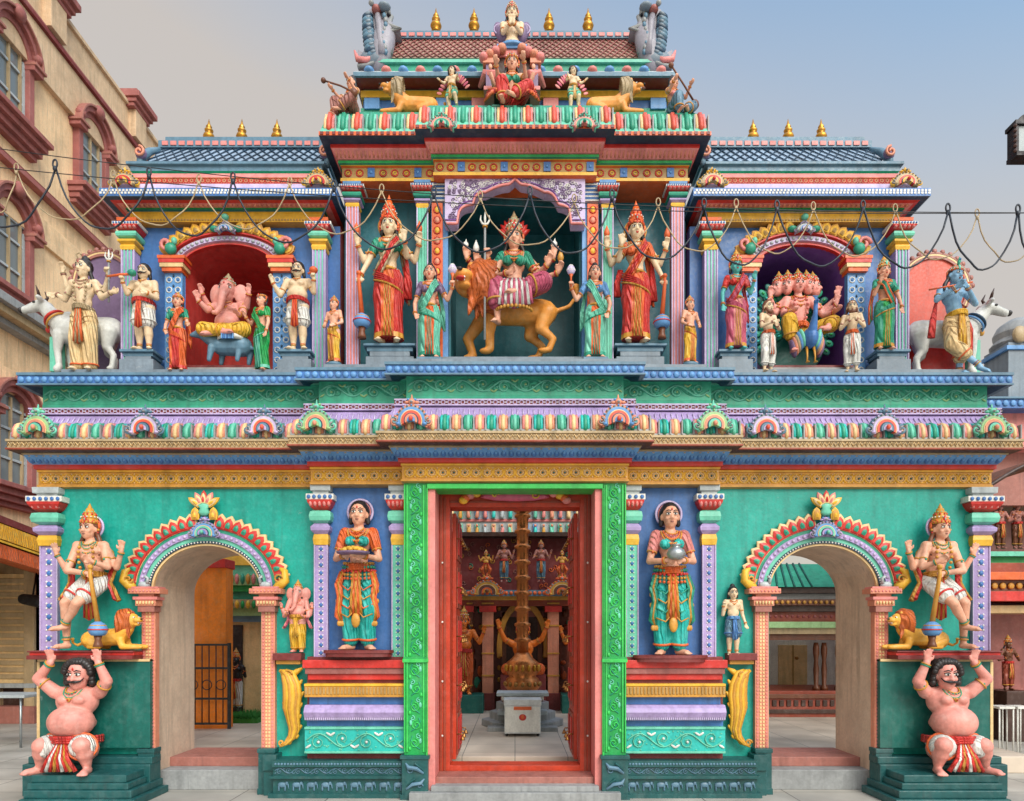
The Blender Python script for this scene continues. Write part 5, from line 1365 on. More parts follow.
# ============================================================ upper storey
# bulls
def bull(label,px,py,y,L,fx,col='cow'):
    r=thing('bull_statue',label,'bull statue',(PX(px,y),y,PZ(py,y))); k=L; m=col+':skin'; X=lambda x,yy,z:(fx*x*k,yy*k,z*k); b=MB()
    b.cap(X(-.36,0,.52),.155*k,X(.14,0,.50),.165*k,m,14); b.ell(X(.16,0,.66),(.10*k,.08*k,.09*k),m); b.cap(X(.20,0,.54),.14*k,X(.40,0,.74),.09*k,m,14)
    b.cap(X(.40,0,.74),.09*k,X(.47,0,.82),.075*k,m); b.cap(X(.47,-.02,.83),.07*k,X(.66,-.06,.74),.045*k,m)
    b.tube([X(.34,0,.60),X(.36,0,.50),X(.30,0,.40)],[.05*k,.035*k,.04*k],m,8)
    for (xx,sy) in ((.22,-1),(.18,1)): b.cap(X(xx,sy*.09,.44),.075*k,X(xx+.02,sy*.09,.24),.045*k,m); b.cap(X(xx+.02,sy*.09,.24),.042*k,X(xx,sy*.09,.05),.034*k,m); b.cap(X(xx,sy*.09,.05),.04*k,X(xx+.02,sy*.09,.015),.05*k,m)
    for (xx,sy) in ((-.42,-1),(-.34,1)): b.cap(X(xx+.04,sy*.08,.46),.11*k,X(xx+.06,sy*.09,.28),.06*k,m); b.cap(X(xx+.06,sy*.09,.28),.05*k,X(xx-.02,sy*.09,.18),.038*k,m); b.cap(X(xx-.02,sy*.09,.18),.036*k,X(xx,sy*.09,.04),.034*k,m); b.ell(X(xx+.02,sy*.09,.02),(.05*k,.045*k,.03*k),m)
    b.tube([X(-.50,0,.58),X(-.56,-.02,.48),X(-.56,-.03,.28),X(-.54,-.03,.16)],[.025*k,.02*k,.018*k,.035*k],m,8)
    for sy in (-1,1): b.ell(X(.44,sy*.10-.02,.86),(.03*k,.07*k,.035*k),m,8,6)
    blobj('body',b,.0105*k+.003,r,2)
    h=MB()
    for sy in (-1,1): h.tube([X(.47,sy*.05-.02,.89),X(.46,sy*.09-.03,.95),X(.49,sy*.08-.03,1.02)],[.022*k,.016*k,.004*k],'darkbrown',8)
    h.build('horns',r)
    e=MB()
    e.ell(X(.70,-.07,.735),(.032*k,.04*k,.035*k),'hair',8,6)
    for sy in (-1,1): e.ell(X(.53,sy*.062-.03,.83),(.02*k,.012*k,.014*k),'black',8,5)
    e.build('face',r)
    n=MB(); n.ring(X(.33,0,.66),.125*k,.016*k,'red' if fx<0 else 'navy',X(.6,0,.7),20,6); n.ring(X(.29,0,.62),.142*k,.012*k,'gold' if fx<0 else 'skyblue',X(.6,0,.7),20,6); n.ell(X(.40,-.02,.52),(.03*k,.03*k,.04*k),'red' if fx<0 else 'gold',8,5); n.build('collar',r)
    s_=MB(); s_.box(fx*.24*k,fx*.36*k,-.06*k,.06*k,0,.42*k,'mint'); s_.build('support_block',r,.005)
    return r
bull('white bull with dark muzzle facing left behind the standing ascetic god',82,373,.20,.84,-1)
bull('white cow with dark horns facing right behind the blue flute player',948,376,.20,.84,1)
def backing(cx,cyt,hw,col,rim,y,zb):
    o=MB(); X0=PX(cx,y); z0=PZ(cyt,y); w=hw*(DC+y)/F
    o.arcband(X0,z0,.001,.001,w,w,y,y+.06,col,0,pi,24); o.box(X0-w,X0+w,y,y+.06,zb,z0,col)
    for k,m in ((0,rim),(.05,'cream'),(.085,rim)): o.arcband(X0,z0,w+k*.5,w+k*.5,w+k*.5+.022,w+k*.5+.022,y-.02,y+.05,m,-.5,pi+.5,28)
    for i in range(15):
        t=pi*(i+.5)/15; o.ell((X0+(w+.075)*cos(t),y-.01,z0+(w+.075)*sin(t)),(.028,.018,.028),rim,7,5)
    o.build('backing_panel',G)
backing(104,283,26,'plum','terracotta',.42,4.2); backing(934,290,31,'coral','terracotta',.42,4.2)
b=MB(); b.box(PX(905,.42),PX(965,.42),.38,.47,4.2,PZ(345,.42),'red'); b.build('backing_panel',G)
f=Fig('ascetic_god_statue','bare-chested god in cream dhoti with trident before a white bull','statue',84,372,261,-.02)
f.body('paleskin',[(-1,(-.185,.02,.66),(-.27,.04,.72),'rest',(-.9,0,-.1)),(1,(.17,-.02,.66),(.28,-.06,.69),'rest',(1,-.1,.1)),(-1,(-.16,.03,.74),(-.19,.0,.90),'rest',(0,-.2,1)),(1,(.17,.03,.74),(.22,.0,.88),'fist',(0,-.2,1))],headR=rotZ(-.25))
f.hair('hair',long=.6,bun=True); f.dhoti('cream','orange',.95,.022,'tan','orange'); f.jewels(3,'tan','terracotta',garland='tan')
f.hold(3,'trident',lo=(.235,-.02,.62),hi=(.235,-.02,1.0))
b=MB(); b.tube([(-.02,-.05,.99),(-.035,-.055,1.03),(-.01,-.05,1.05),(.005,-.05,1.03)],.006,'tan',5); b.lathe([(.035,0),(.03,.03),(.012,.055)],(0,.02,1.0),'hair',12); f.part('hair_crest',b)
def attendant_gana(label,px,feet,head,club,yaw=0):
    f=Fig('dwarf_attendant_statue',label,'statue',px,feet,head,.02,yaw)
    A=[(-1,(-.18,-.03,.66),(-.20,-.10,.77),'fist',(0,-.3,1)),(1,(.17,-.04,.60),(.10,-.14,.62),'rest',(-.7,-.4,.2))] if club=='L' else [(-1,(-.19,-.04,.62),(-.26,-.10,.74),'rest',(-.2,-.3,1)),(1,(.19,-.03,.66),(.21,-.10,.78),'fist',(0,-.3,1))]
    f.body('paleskin',A,fat=.75,stache=True,hs=1.12,lim=1.15,feetdir=dict(L=(-.5,-1,-.1),R=(.5,-1,-.1)))
    f.hair('hair',0,hs=1.15); f.dhoti('white','white',.38,.018,'red','orange'); f.jewels(1,'gold','orange')
    b=MB(); p=f.hands[0 if club=='L' else 1][0]
    b.tube([p+A3((.10 if club=='L' else .02,-.0,.03)),p+A3((0,-.01,.02)),p+A3((-.16 if club=='L' else -.06,-.01,.0))],[.014,.016,.012],'orange',8); b.ell(p+A3((.12 if club=='L' else 0,0,.045)),(.05,.045,.04),'seagreen' if club=='L' else 'orange',10,6)
    f.part('club',b)
attendant_gana('stout moustached attendant with green-tipped club left of the red niche',144,351,266,'L'); attendant_gana('stout moustached attendant with orange club right of the red niche',298,351,264,'R')
# women and Ganesha in left pavilion
def lady(label,px,feet,head,y,skin,skirt,fan,top,hem,sash,arms,crown=.12,side=1,yaw=0,gem='red',crownb='gold',hair=0,name='goddess_statue',whisk=None,halo=None,bun=False,base=None,hold=(),pose=None,wide=1.0,belt='gold',mouth='red'):
    f=Fig(name,label,'statue',px,feet,head,y,yaw)
    f.body(skin,arms,female=True,pose=pose,mouth=mouth); f.hair('hair',hair,bun=bun)
    if crown: f.crown(crown,crownb,gem)
    if halo: f.halo(*halo)
    f.sari(skirt,fan,hem,top,sash,side,wide); f.jewels(3,'gold','orange',belt=belt,anklets=False)
    for h in hold: f.hold(*h[:2],**h[2])
    if base: 
        b=MB(); w,h=base; b.box(-w,w,-w*.7,w*.7,-h,0,'bluegrey'); f.part('pedestal',b)
    return f
down=lambda s,b=.16: (s,(s*b,-.02,.62),(s*(b+.01),-.07,.47),'rest',(0,-.2,-1))
bent=lambda s: (s,(s*.145,-.04,.61),(s*.06,-.14,.63),'rest',(-s*.8,-.3,.2))
lady('woman in a bright orange sari standing left inside the red niche',178,372,296,-.02,'skin','orange','red','seagreen','red','orange',[(-1,(-.15,-.02,.61),(-.13,-.09,.50),'rest',(.5,-.3,-.6)),(1,(.14,-.04,.62),(.17,-.12,.58),'rest',(.6,-.3,-.2))],.09,1)
lady('woman in a green sari with raised hand beside the seated elephant god',262,372,295,-.02,'skin','green','seagreen','green','mint','green',[(-1,(-.14,-.06,.62),(-.12,-.16,.68),'rest',(-.2,-.4,1)),down(1,.14)],.05,-1,yaw=-.5)
f=Fig('elephant_god_statue','four-armed elephant-headed god seated on a grey rat in the red niche','statue',229,370,266,.10)
f.body('pinkskin',[(-1,(-.18,-.03,.59),(-.22,-.10,.69),'rest',(-.1,-.2,1)),(1,(.18,-.03,.59),(.23,-.10,.69),'rest',(.1,-.2,1)),(-1,(-.17,-.08,.54),(-.23,-.15,.60),'open',(-.2,-.3,1)),(1,(.17,-.08,.51),(.16,-.17,.46),'rest',(-.2,-.8,.1))],fat=.85,elephant=True,hs=1.3,lim=1.15,
  pose=dict(seat(.33,-.02),kneeL=(-.19,-.12,.34),kneeR=(.19,-.12,.34),ankL=(.02,-.18,.31),ankR=(-.10,-.16,.31)),feetdir=dict(L=(1,-.3,-.1),R=(-1,-.4,-.3)))
f.crown(.13,'tan',hs=1.3,w=.046); f.dhoti('yellow','gold',.9,.014,'gold',None); f.jewels(2,'gold','red',anklets=False); f.shawl('tan','cream') if 0 else None
r=thing('rat_statue','grey rat with white and blue saddle cloth carrying the elephant god','rat statue',(PX(230,.04),.04,PZ(364,.04)))
b=MB(); k=.74; m='bluegrey:skin'; b.cap((.16*k,0,.24*k),.14*k,(-.12*k,0,.24*k),.12*k,m); b.cap((-.14*k,0,.25*k),.10*k,(-.38*k,-.02,.40*k),.065*k,m); b.cap((-.38*k,-.02,.40*k),.07*k,(-.50*k,-.04,.37*k),.025*k,m)
for sx in (-.22,-.12,.16,.26): b.cap((sx*k,(-.07 if sx in(-.22,.16) else .06)*k,.2*k),.05*k,((sx-.03)*k,(-.08 if sx in(-.22,.16) else .07)*k,.03*k),.03*k,m)
for q in (-1,1): b.ell((-.33*k,q*.055*k,.46*k),(.03*k,.02*k,.05*k),m)
b.tube([(.28*k,0,.22*k),(.38*k,-.02,.18*k),(.42*k,-.03,.08*k)],[.03*k,.02*k,.01*k],m,8); blobj('body',b,.0075,r,2)
b=MB(); b.ell((-.42*k,-.075*k,.42*k),(.014,.008,.014),'white',6,4); b.ell((-.42*k,-.085*k,.42*k),(.007,.006,.007),'black',6,4); b.build('face',r)
b=MB()
b.lathe([(.12,-.02),(.145,-.045),(.15,-.10),(.13,-.03),(.02,.0)],(.03,-.01,.305),'white',20,.85)
for i in range(7): b.box(-.03+i*.018,-.018+i*.018,-.145,-.128,.20,.255,'blue' if i%2 else 'skyblue')
b.build('saddle_cloth',r)
# small standing figures beside the side pavilions
for px,lab,fx in ((334,'small crowned boy in golden dhoti between red niche pavilion and left goddess',-1),(690,'small crowned boy in golden dhoti between right goddess and purple niche pavilion',1)):
    f=Fig('boy_statue',lab,'statue',px,364,300,-.08,yaw=.35*fx)
    f.body('skin',[(-1,(-.16,-.02,.62),(-.10,-.12,.55),'rest',(.7,-.4,-.2)),(1,(.16,-.02,.62),(.10,-.12,.55),'rest',(-.7,-.4,-.2))],hs=1.1)
    f.hair('hair',.5,hs=1.1); f.crown(.11,'gold'); f.sari('yellow','gold','orange',None,None,1,.92,belt=None) if 0 else f.sari('yellow','gold','orange',None,None,1,.92); f.jewels(2,'gold','orange',belt='gold'); dais(f,.12,.1,.08,'bluegrey')
# large goddesses
def big_goddess(s,label,px,feet,head):
    A=[(-1,(-.155,-.02,.645),(-.215,-.06,.50),'fist',(-.05,-.2,-1)),(1,(.15,-.05,.66),(.14,-.13,.74),'open',(0,-.15,1)),(-1,(-.20,.02,.66),(-.24,-.04,.76),'rest',(-.05,-.2,1)),(1,(.20,.02,.66),(.245,-.04,.77),'rest',(.05,-.2,1))]
    if s>0: A=[(-a[0],(-a[1][0],)+a[1][1:],(-a[2][0],)+a[2][1:],a[3],(-a[4][0],)+a[4][1:]) for a in A]
    f=lady(label,px,feet,head,-.0,'paleskin','red','orange','orange' if s>0 else 'seagreen','gold','tan' if s<0 else 'orange',A,.20,1 if s<0 else 1,crownb='orange',halo=(.088,'orange','gold'),hold=((0,'mace',dict(col='orange',to=(s*.20,-.06,.02),ball='skyblue')),(2,'flame',dict(col='orange')),(3,'flame',dict(col='orange'))),wide=1.04)
    b=MB()
    for k in range(4): b.tube([(.10,.03,.80),(.135,.03,.68),(.13+.008*k,.02,.50),(.15+.012*k-.02,.02,.36)],[.012,.014,.016,.016],'red:cloth',6)
    for k in range(3): b.tube([(-s*(.11+.012*k),.035,.62),(-s*(.14+.012*k),.03,.50),(-s*(.13+.016*k),.03,.40)],[.012,.015,.016],'red:cloth',6)
    f.part('cloth_tail',b)
big_goddess(-1,'tall four-armed goddess in red sari with mace, left of the central niche',389,344,217); big_goddess(1,'tall four-armed goddess in red sari with mace, right of the central niche',636,344,222)
# whisk bearers
lady('attendant in purple blouse and green sari raising a white fly whisk at left',430,360,266,-.13,'skin','mint','orange','plum','seagreen','mint',[(-1,(-.16,-.0,.60),(-.15,-.06,.46),'rest',(.4,-.3,-.8)),(1,(.19,-.04,.62),(.25,-.10,.73),'fist',(.0,-.3,1))],.0,1,bun=True,name='attendant_statue',hold=((1,'flywhisk',{}),),base=(.13,.055),halo=(.07,'orange','red'))
lady('attendant in blue blouse and green sari raising a white fly whisk at right',595,360,266,-.13,'skin','mint','orange','skyblue','seagreen','mint',[(-1,(-.20,-.04,.62),(-.265,-.10,.72),'fist',(0,-.3,1)),(1,(.16,-.0,.60),(.13,-.07,.46),'rest',(-.3,-.4,-.8))],.0,-1,bun=True,name='attendant_statue',hold=((0,'flywhisk',{}),),base=(.13,.055))
# goddess on the lion
lion('lion_statue','large orange lion with bared teeth striding left under the seated goddess',512,357,.28,.98,-1,'stand','lionb','mane').scale=(1.08,1,.93)
f=Fig('goddess_statue','many-armed goddess in green bodice and pink striped skirt riding the orange lion','statue',514,358,227,.20)
arms=[(-1,(-.17,-.04,.62),(-.20,-.13,.70),'fist',(0,-.3,1)),(1,(.17,-.03,.62),(.25,-.10,.66),'rest',(.4,-.3,1)),
 (-1,(-.22,.0,.62),(-.28,-.06,.69),'rest',(-.1,-.2,1)),(1,(.21,.02,.66),(.30,-.05,.74),'open',(.1,-.2,1)),
 (-1,(-.22,.03,.66),(-.36,-.04,.74),'rest',(-.1,-.2,1)),(1,(.20,-.04,.58),(.33,-.10,.60),'rest',(.3,-.3,.7)),
 (-1,(-.16,-.08,.57),(-.05,-.18,.56),'rest',(.7,-.4,.1))]
f.body('skin',arms,female=True,pose=dict(seat(.50,-.0),kneeL=(-.13,-.17,.46),ankL=(-.12,-.17,.22),kneeR=(.21,-.16,.50),ankR=(.03,-.22,.42)),feetdir=dict(L=(-.3,-1,-.3),R=(-1,-.4,-.2)))
f.hair('hair',.4); f.crown(.17,'tan','red')
b=MB()
for i in range(-4,5):
    a=i*.30; b.tube([(.055*sin(a),.02,.92+.03*cos(a)),(.10*sin(a),.03,.95+.09*cos(a)),(.125*sin(a)*1.05,.03,.94+.15*cos(a))],[.02,.022,.004],'red',6)
f.part('flame_halo',b)
t=MB(); c=f.J['chest']; t.ell(c,(.090,.069,.060),'seagreen:cloth',14,8)
for q in (-1,1): t.ell(c+A3((q*.043,-.057,-.008)),(.042,.040,.041),'seagreen:cloth')
for sh,el,wr,sd in f.arms[:2]: t.cap(sh,.041,sh*.5+el*.5,.036,'seagreen:cloth')
f.soft('bodice',t,1)
f.dhoti('rose','gold',.72,.03,'rose',None,name='skirt')
t=MB()
for k in range(13): # hanging striped pleats
    x=-.11+.0185*k; t.tube([(x*.75,-.15,.53),(x*1.0,-.235,.46),(x*1.08,-.235,.38),(x*1.16,-.225,.275+.01*abs(k-6)*.6)],[.009,.012,.013,.015],('white' if k%2 else 'rose')+':cloth',6)
for k in range(14):
    a=-pi*.97+pi*.94*k/13; t.ell((.13*cos(a),-.165+.085*sin(a),.285),.014,'gold',6,4)
f.part('pleats',t)
f.jewels(3,'gold','red',belt='tan',anklets=False,garland=None)
f.hold(0,'trident',lo=(-.215,-.19,.06),hi=(-.215,-.15,.93)); f.hold(2,'flame','white',name='dagger'); f.hold(3,'conch'); f.hold(4,'conch'); f.hold(5,'flame','gold',name='bell')
# right pavilion
lady('teal-faced goddess in red and pink striped sari left of the purple niche',736,351,260,.0,'greenskin','rose','pink','red','gold','red',[down(-1,.155),(1,(.15,-.03,.62),(.17,-.10,.74),'rest',(0,-.3,1))],.15,1,gem='red')
lady('goddess in dark green sari with orange sash right of the purple niche',884,351,265,.0,'skin','seagreen','green','seagreen','gold','orange',[(-1,(-.14,-.05,.63),(-.11,-.13,.74),'rest',(0,-.3,1)),down(1,.16)],.14,-1,gem='mint')
for px,lab,yaw,ft in ((768,'bearded devotee with folded arms left of the peacock rider',.35,373),(852,'bearded devotee with joined palms right of the peacock rider',-.35,373)):
    f=Fig('devotee_statue',lab,'statue',px,ft,302,-.05,yaw)
    f.body('paleskin',[(-1,(-.15,-.05,.62),(-.035,-.15,.70 if px>800 else .66),'open' if px>800 else 'rest',(.15,-.2,1) if px>800 else (.9,-.3,.1)),(1,(.15,-.05,.62),(.035,-.15,.70 if px>800 else .62),'open' if px>800 else 'rest',(-.15,-.2,1) if px>800 else (-.9,-.3,.1))],beard=True,hs=1.12)
    f.hair('brown',.2,hs=1.1); f.dhoti('white','white',.80,.014,'orange','white'); f.jewels(1,'terracotta','terracotta',anklets=False)
# peacock + six faced god
r=thing('peacock_statue','blue peacock with fanned dark green tail inside the purple niche','peacock statue',(PX(808,-.02),-.02,PZ(366,-.02)))
r.scale=(.86,.86,.86); b=MB(); m='blue:paint'; b.ell((0,-.06,.30),(.085,.12,.12),m,14,9); b.cap((0,-.12,.36),.055,(-.0,-.20,.52),.026,m); b.cap((0,-.20,.52),.026,(0,-.21,.62),.024,m); b.ell((0,-.225,.645),(.03,.036,.03),m); b.cap((0,-.25,.645),.012,(0,-.29,.635),.003,m); blobj('body',b,.0068,r,2)
b=MB()
for q in (-1,1): b.tube([(q*.04,-.06,.20),(q*.045,-.09,.08),(q*.045,-.08,.012)],[.016,.009,.010],'gold',6); b.ell((q*.045,-.10,.010),(.022,.035,.008),'gold',8,4); b.ell((q*.020,-.242,.652),.007,'white',6,4); b.ell((q*.023,-.246,.652),.0035,'black',6,4)
b.build('legs',r)
b=MB()
b.ell((-.04,.50,.62),(.50,.02,.60),'darkteal',28,14)
for i in range(23):
    a=-2.1+4.2*i/22
    for k in range(6):
        rr=.14+.062*k; rr*=1.30; c=(-.04+rr*sin(a)*.84,.46-.01*k,.62+rr*cos(a)*.98); R=rotY(a)
        if c[2]<.0: continue
        b.ell(c,(.044,.016,.060),'darkteal' if (i+k)%2 else 'seagreen',8,5,R); b.ell((c[0],c[1]-.018,c[2]),(.016,.010,.022),'green' if k%2 else 'turq',6,4,R)
b.build('tail_fan',r)
b=MB()
for q in (-1,1): 
    for k in range(5): b.ell((q*(.09+.018*k),-.05+.02*k,.30-.022*k),(.03,.07,.11),('mint','skyblue','tan','salmon','plum')[k],9,6,rotY(q*.25))
b.build('wings',r)
b=MB()
for k in range(5): b.tube([(0,-.21,.67),((k-2)*.012,-.205,.71)],.003,'skyblue',4); b.ell(((k-2)*.013,-.205,.715),.006,'skyblue',5,4)
b.build('crest',r)
f=Fig('six_faced_god_statue','pink-skinned god with a row of crowned faces riding the blue peacock','statue',798,372,256,.26)
f.body('pinkskin',[(-1,(-.15,-.06,.47),(-.13,-.17,.44),'rest',(.2,-.8,-.1)),(1,(.20,-.04,.47),(.26,-.12,.46),'rest',(.2,-.8,.1)),(-1,(-.20,.0,.50),(-.27,-.06,.52),'rest',(-.1,-.3,1)),(1,(.22,.01,.50),(.31,-.04,.56),'open',(.1,-.2,1)),(-1,(-.20,.02,.55),(-.25,-.02,.64),'rest',(0,-.2,1)),(1,(.22,.02,.54),(.335,-.02,.64),'open',(0,-.2,1))],
  pose=dict(seat(.34,-.0),kneeL=(-.15,-.19,.36),ankL=(-.12,-.19,.12),kneeR=(.24,-.14,.36),ankR=(.16,-.22,.30)),feetdir=dict(L=(-.2,-1,-.2),R=(-.9,-.4,-.2)),heads=[(0,0,0,0),(-.085,.02,0,-.5),(.085,.02,0,.5),(-.155,.05,.0,-.9),(.155,.05,0,.9)],hs=.92)
f.crown(.11,'gold','red',hs=.9,w=.048); f.dhoti('yellow','gold',.75,.018,'orange',None); f.jewels(3,'gold','red',anklets=False,garland='pink')
# flute player
f=Fig('flute_player_statue','blue-skinned flute player in yellow dhoti leaning before the white cow','statue',954,376,268,-.03)
f.body('blueskin',[(-1,(-.19,-.05,.68),(-.08,-.15,.75),'rest',(.5,-.5,.4)),(1,(.16,-.06,.64),(.02,-.16,.75),'rest',(-.7,-.4,.4))],pose=dict(chest=(-.02,0,.735),head=(-.0,-.02,.915),pel=(.02,0,.52),waist=(.0,0,.62),hipL=(-.03,0,.50),hipR=(.07,0,.50),kneeL=(-.03,-.03,.28),ankL=(.17,-.11,.05),kneeR=(.07,.0,.28),ankR=(.06,.02,.04)),headR=rotY(.2)@rotZ(.25),feetdir=dict(L=(.6,-.6,-.6),R=(.1,-1,-.1)))
f.hair('hair',.4); f.crown(.07,'orange','mint'); f.dhoti('cream','orange',.72,.024,'yellow','gold'); f.jewels(2,'gold','terracotta')
b=MB(); b.tube([(-.32,-.15,.725),(.08,-.14,.80)],.0075,'orange',8); f.part('flute',b)
b=MB(); b.tube([(.02,-.02,1.0),(.035,-.02,1.05),(.04,-.02,1.09)],[.006,.016,.004],'seagreen',6); b.ell((.038,-.035,1.065),.009,'blue',6,4); f.part('feather',b)
b=MB()
for k in range(4): b.tube([(-.12,.02,.80),(-.17,-.0,.66),(-.20-.008*k,-.03,.50),(-.215-.01*k,-.03,.34)],[.012,.014,.018,.02],'red:cloth',6)
for k in range(3): b.tube([(.10,.0,.60),(.13+.01*k,-.02,.42),(.12+.012*k,-.02,.16)],[.010,.014,.014],('red','orange','red')[k]+':cloth',6)
f.part('shawl',b)
# ============================================================ roof figures
def sit_lady(label,px,base,top,y,skin,skirt,topc,fx,crown=0,inst=True):
    f=Fig('musician_statue' ,label,'statue',px,base,base-(base-top)/.60,y,yaw=.5*fx)
    f.body(skin,[(-1,(-.14,-.09,.34),(-.16,-.20,.38),'rest',(-.1,-.9,.3)),(1,(.14,-.09,.34),(.12,-.20,.42),'rest',(-.1,-.9,.3))],female=True,pose=dict(seat(.13,-.01),kneeL=(-.10,-.22,.19),ankL=(-.09,-.22,.02),kneeR=(.16,-.20,.16),ankR=(.02,-.26,.05)),feetdir=dict(L=(-.2,-1,-.1),R=(-.8,-.6,-.1)))
    f.hair('hair',.6,bun=not crown)
    t=MB(); c=f.J['chest']; t.ell(c,(.090,.069,.060),topc+':cloth',14,8)
    for q in (-1,1): t.ell(c+A3((q*.043,-.057,-.008)),(.042,.040,.041),topc+':cloth')
    f.soft('blouse',t,1); f.dhoti(skirt,'gold',.9,.02,skirt,None,name='skirt'); f.jewels(2,'gold','orange',anklets=False,belt='gold')
    if inst:
        t=MB(); t.tube([(-.26*1,-.26,.50),(0,-.22,.36),(.20,-.2,.22)],[.012,.012,.014],'brown',8); t.ell((.20,-.2,.20),(.06,.05,.06),'brown',12,8); t.ell((-.26,-.26,.50),(.035,.035,.035),'brown',10,6); f.part('instrument',t)
    return f
sit_lady('seated lute player in mauve dress on the left end of the upper ledge',352,124,79,.02,'skin','terracotta','greywhite',-1); sit_lady('seated musician in blue skirt on the right end of the upper ledge',673,124,79,.02,'skin','bluegrey','pink',1)
lion('lion_statue','tan lion reclining on the upper ledge facing left',412,117,.10,.58,-1,'lie','lionb','tan'); lion('lion_statue','tan lion reclining on the upper ledge facing right',612,117,.10,.58,1,'lie','lionb','tan')
for px,lab,s in ((452,'winged cherub figure left of the seated red goddess on the roof',-1),(573,'winged cherub figure right of the seated red goddess on the roof',1)):
    f=Fig('cherub_statue',lab,'statue',px,112,68,.0,yaw=.3*s)
    f.body('paleskin',[(-1,(-.17,-.04,.66),(-.26 if s<0 else -.16,-.10,.70),'rest',(-.5,-.5,.4)),(1,(.17,-.04,.66),(.16 if s<0 else .26,-.10,.70),'rest',(.5,-.5,.4))],hs=1.25,fat=.4,lim=1.25,pose=dict(kneeL=(-.07,-.06,.28),kneeR=(.10,-.10,.32),ankR=(.12,.0,.14),ankL=(-.06,.0,.04)))
    f.hair('hair',curly=1,hs=1.15); f.dhoti('mint','gold',.35,.02,'gold','cream'); f.jewels(1,'gold','orange')
    b=MB()
    for q in (-1,1):
        for k in range(6): b.ell((q*(.12+.045*k),.07,.80-.02*k-.012*k*k*.5),(.035,.014,.10-.006*k),'pink' if k%2 else 'rose',8,5,rotY(q*(.5+.12*k)))
    f.part('wings',b)
    dais(f,.16,.12,.1,'mint')
f=sit_lady('crowned goddess in red skirt and green bodice seated cross-legged above the cornice',512,117,59,.0,'skin','red','seagreen',0,crown=1,inst=False); f.root.name='goddess_statue'
f.crown(.10,'gold','red')
b=MB()
for q in (-1,1):
    b.tube([(q*.10,.02,.37),(q*.19,-.0,.33),(q*.22,-.08,.40)],[.03,.026,.018],'skin:skin',8); b.ell((q*.22,-.10,.44),(.022,.015,.03),'skin',8,5)
    for k in range(5): b.tube([(q*.03,-.22,.16),(q*(.12+.02*k),-.24,.11-.01*k),(q*(.24+.01*k),-.16,.16-.03*k)],[.014,.018,.012],'red:cloth' if k%2 else 'orange:cloth',6)
f.part('skirt_folds',b)
# bust on the crest
f=Fig('bust_statue','pale crowned bust with joined hands at the centre of the roof ridge','statue',512,48,12-52,.12)
f.body('paleskin',[(-1,(-.10,-.05,.13),(-.02,-.13,.17),'open',(.1,-.2,1)),(1,(.10,-.05,.13),(.02,-.13,.17),'open',(-.1,-.2,1))],pose=dict(head=(0,-.005,.385),chest=(0,0,.20),waist=(0,0,.09),pel=(0,0,.05)),legs=False)
f.hair('hair',.4); f.crown(.13,'tan','red'); f.jewels(2,'gold','orange',anklets=False)
b=MB(); b.lathe([(.16,-.02),(.17,.0),(.12,.03),(.10,.05)],(0,0,0),'skyblue',20,.6); 
for q in (-1,1): b.ell((q*.15,.05,.24),(.06,.03,.10),'plum',12,8,rotY(q*.2)); b.ring((q*.15,.03,.24),.055,.008,'lilac',(0,1,0),16,5)
f.part('pedestal',b)

GR=dict(guardian_statue='crowned mace guardians on the passage shelves',dwarf_statue='crouching dwarfs under the guardian shelves',dwarf_attendant_statue='moustached attendants beside the red niche',woman_statue='women in the blue niches beside the door',devotee_statue='bearded devotees beside the purple niche',cherub_statue='winged cherubs on the roof ledge',musician_statue='seated musicians at the ledge ends',attendant_statue='fly whisk attendants beside the central niche',bull_statue='white cattle at the ledge ends')
for o in list(COL.objects):
    if o.parent is None:
        n=o.name.split('.')[0]
        if n in GR: o['group']=GR[n]
        lab=o.get('label','')
        if n=='lion_statue': o['group']='lying yellow lions on the guardian shelves' if 'mace' in lab else 'reclining lions on the roof ledge'
        if n=='boy_statue' and 'crowned' in lab: o['group']='small crowned boys beside the pavilions'
        if n=='goddess_statue' and 'tall' in lab: o['group']='tall red sari goddesses beside the central niche'
for o in list(COL.objects):
    if o.get('label','').startswith('large orange lion') and 'group' in o.keys(): del o['group']
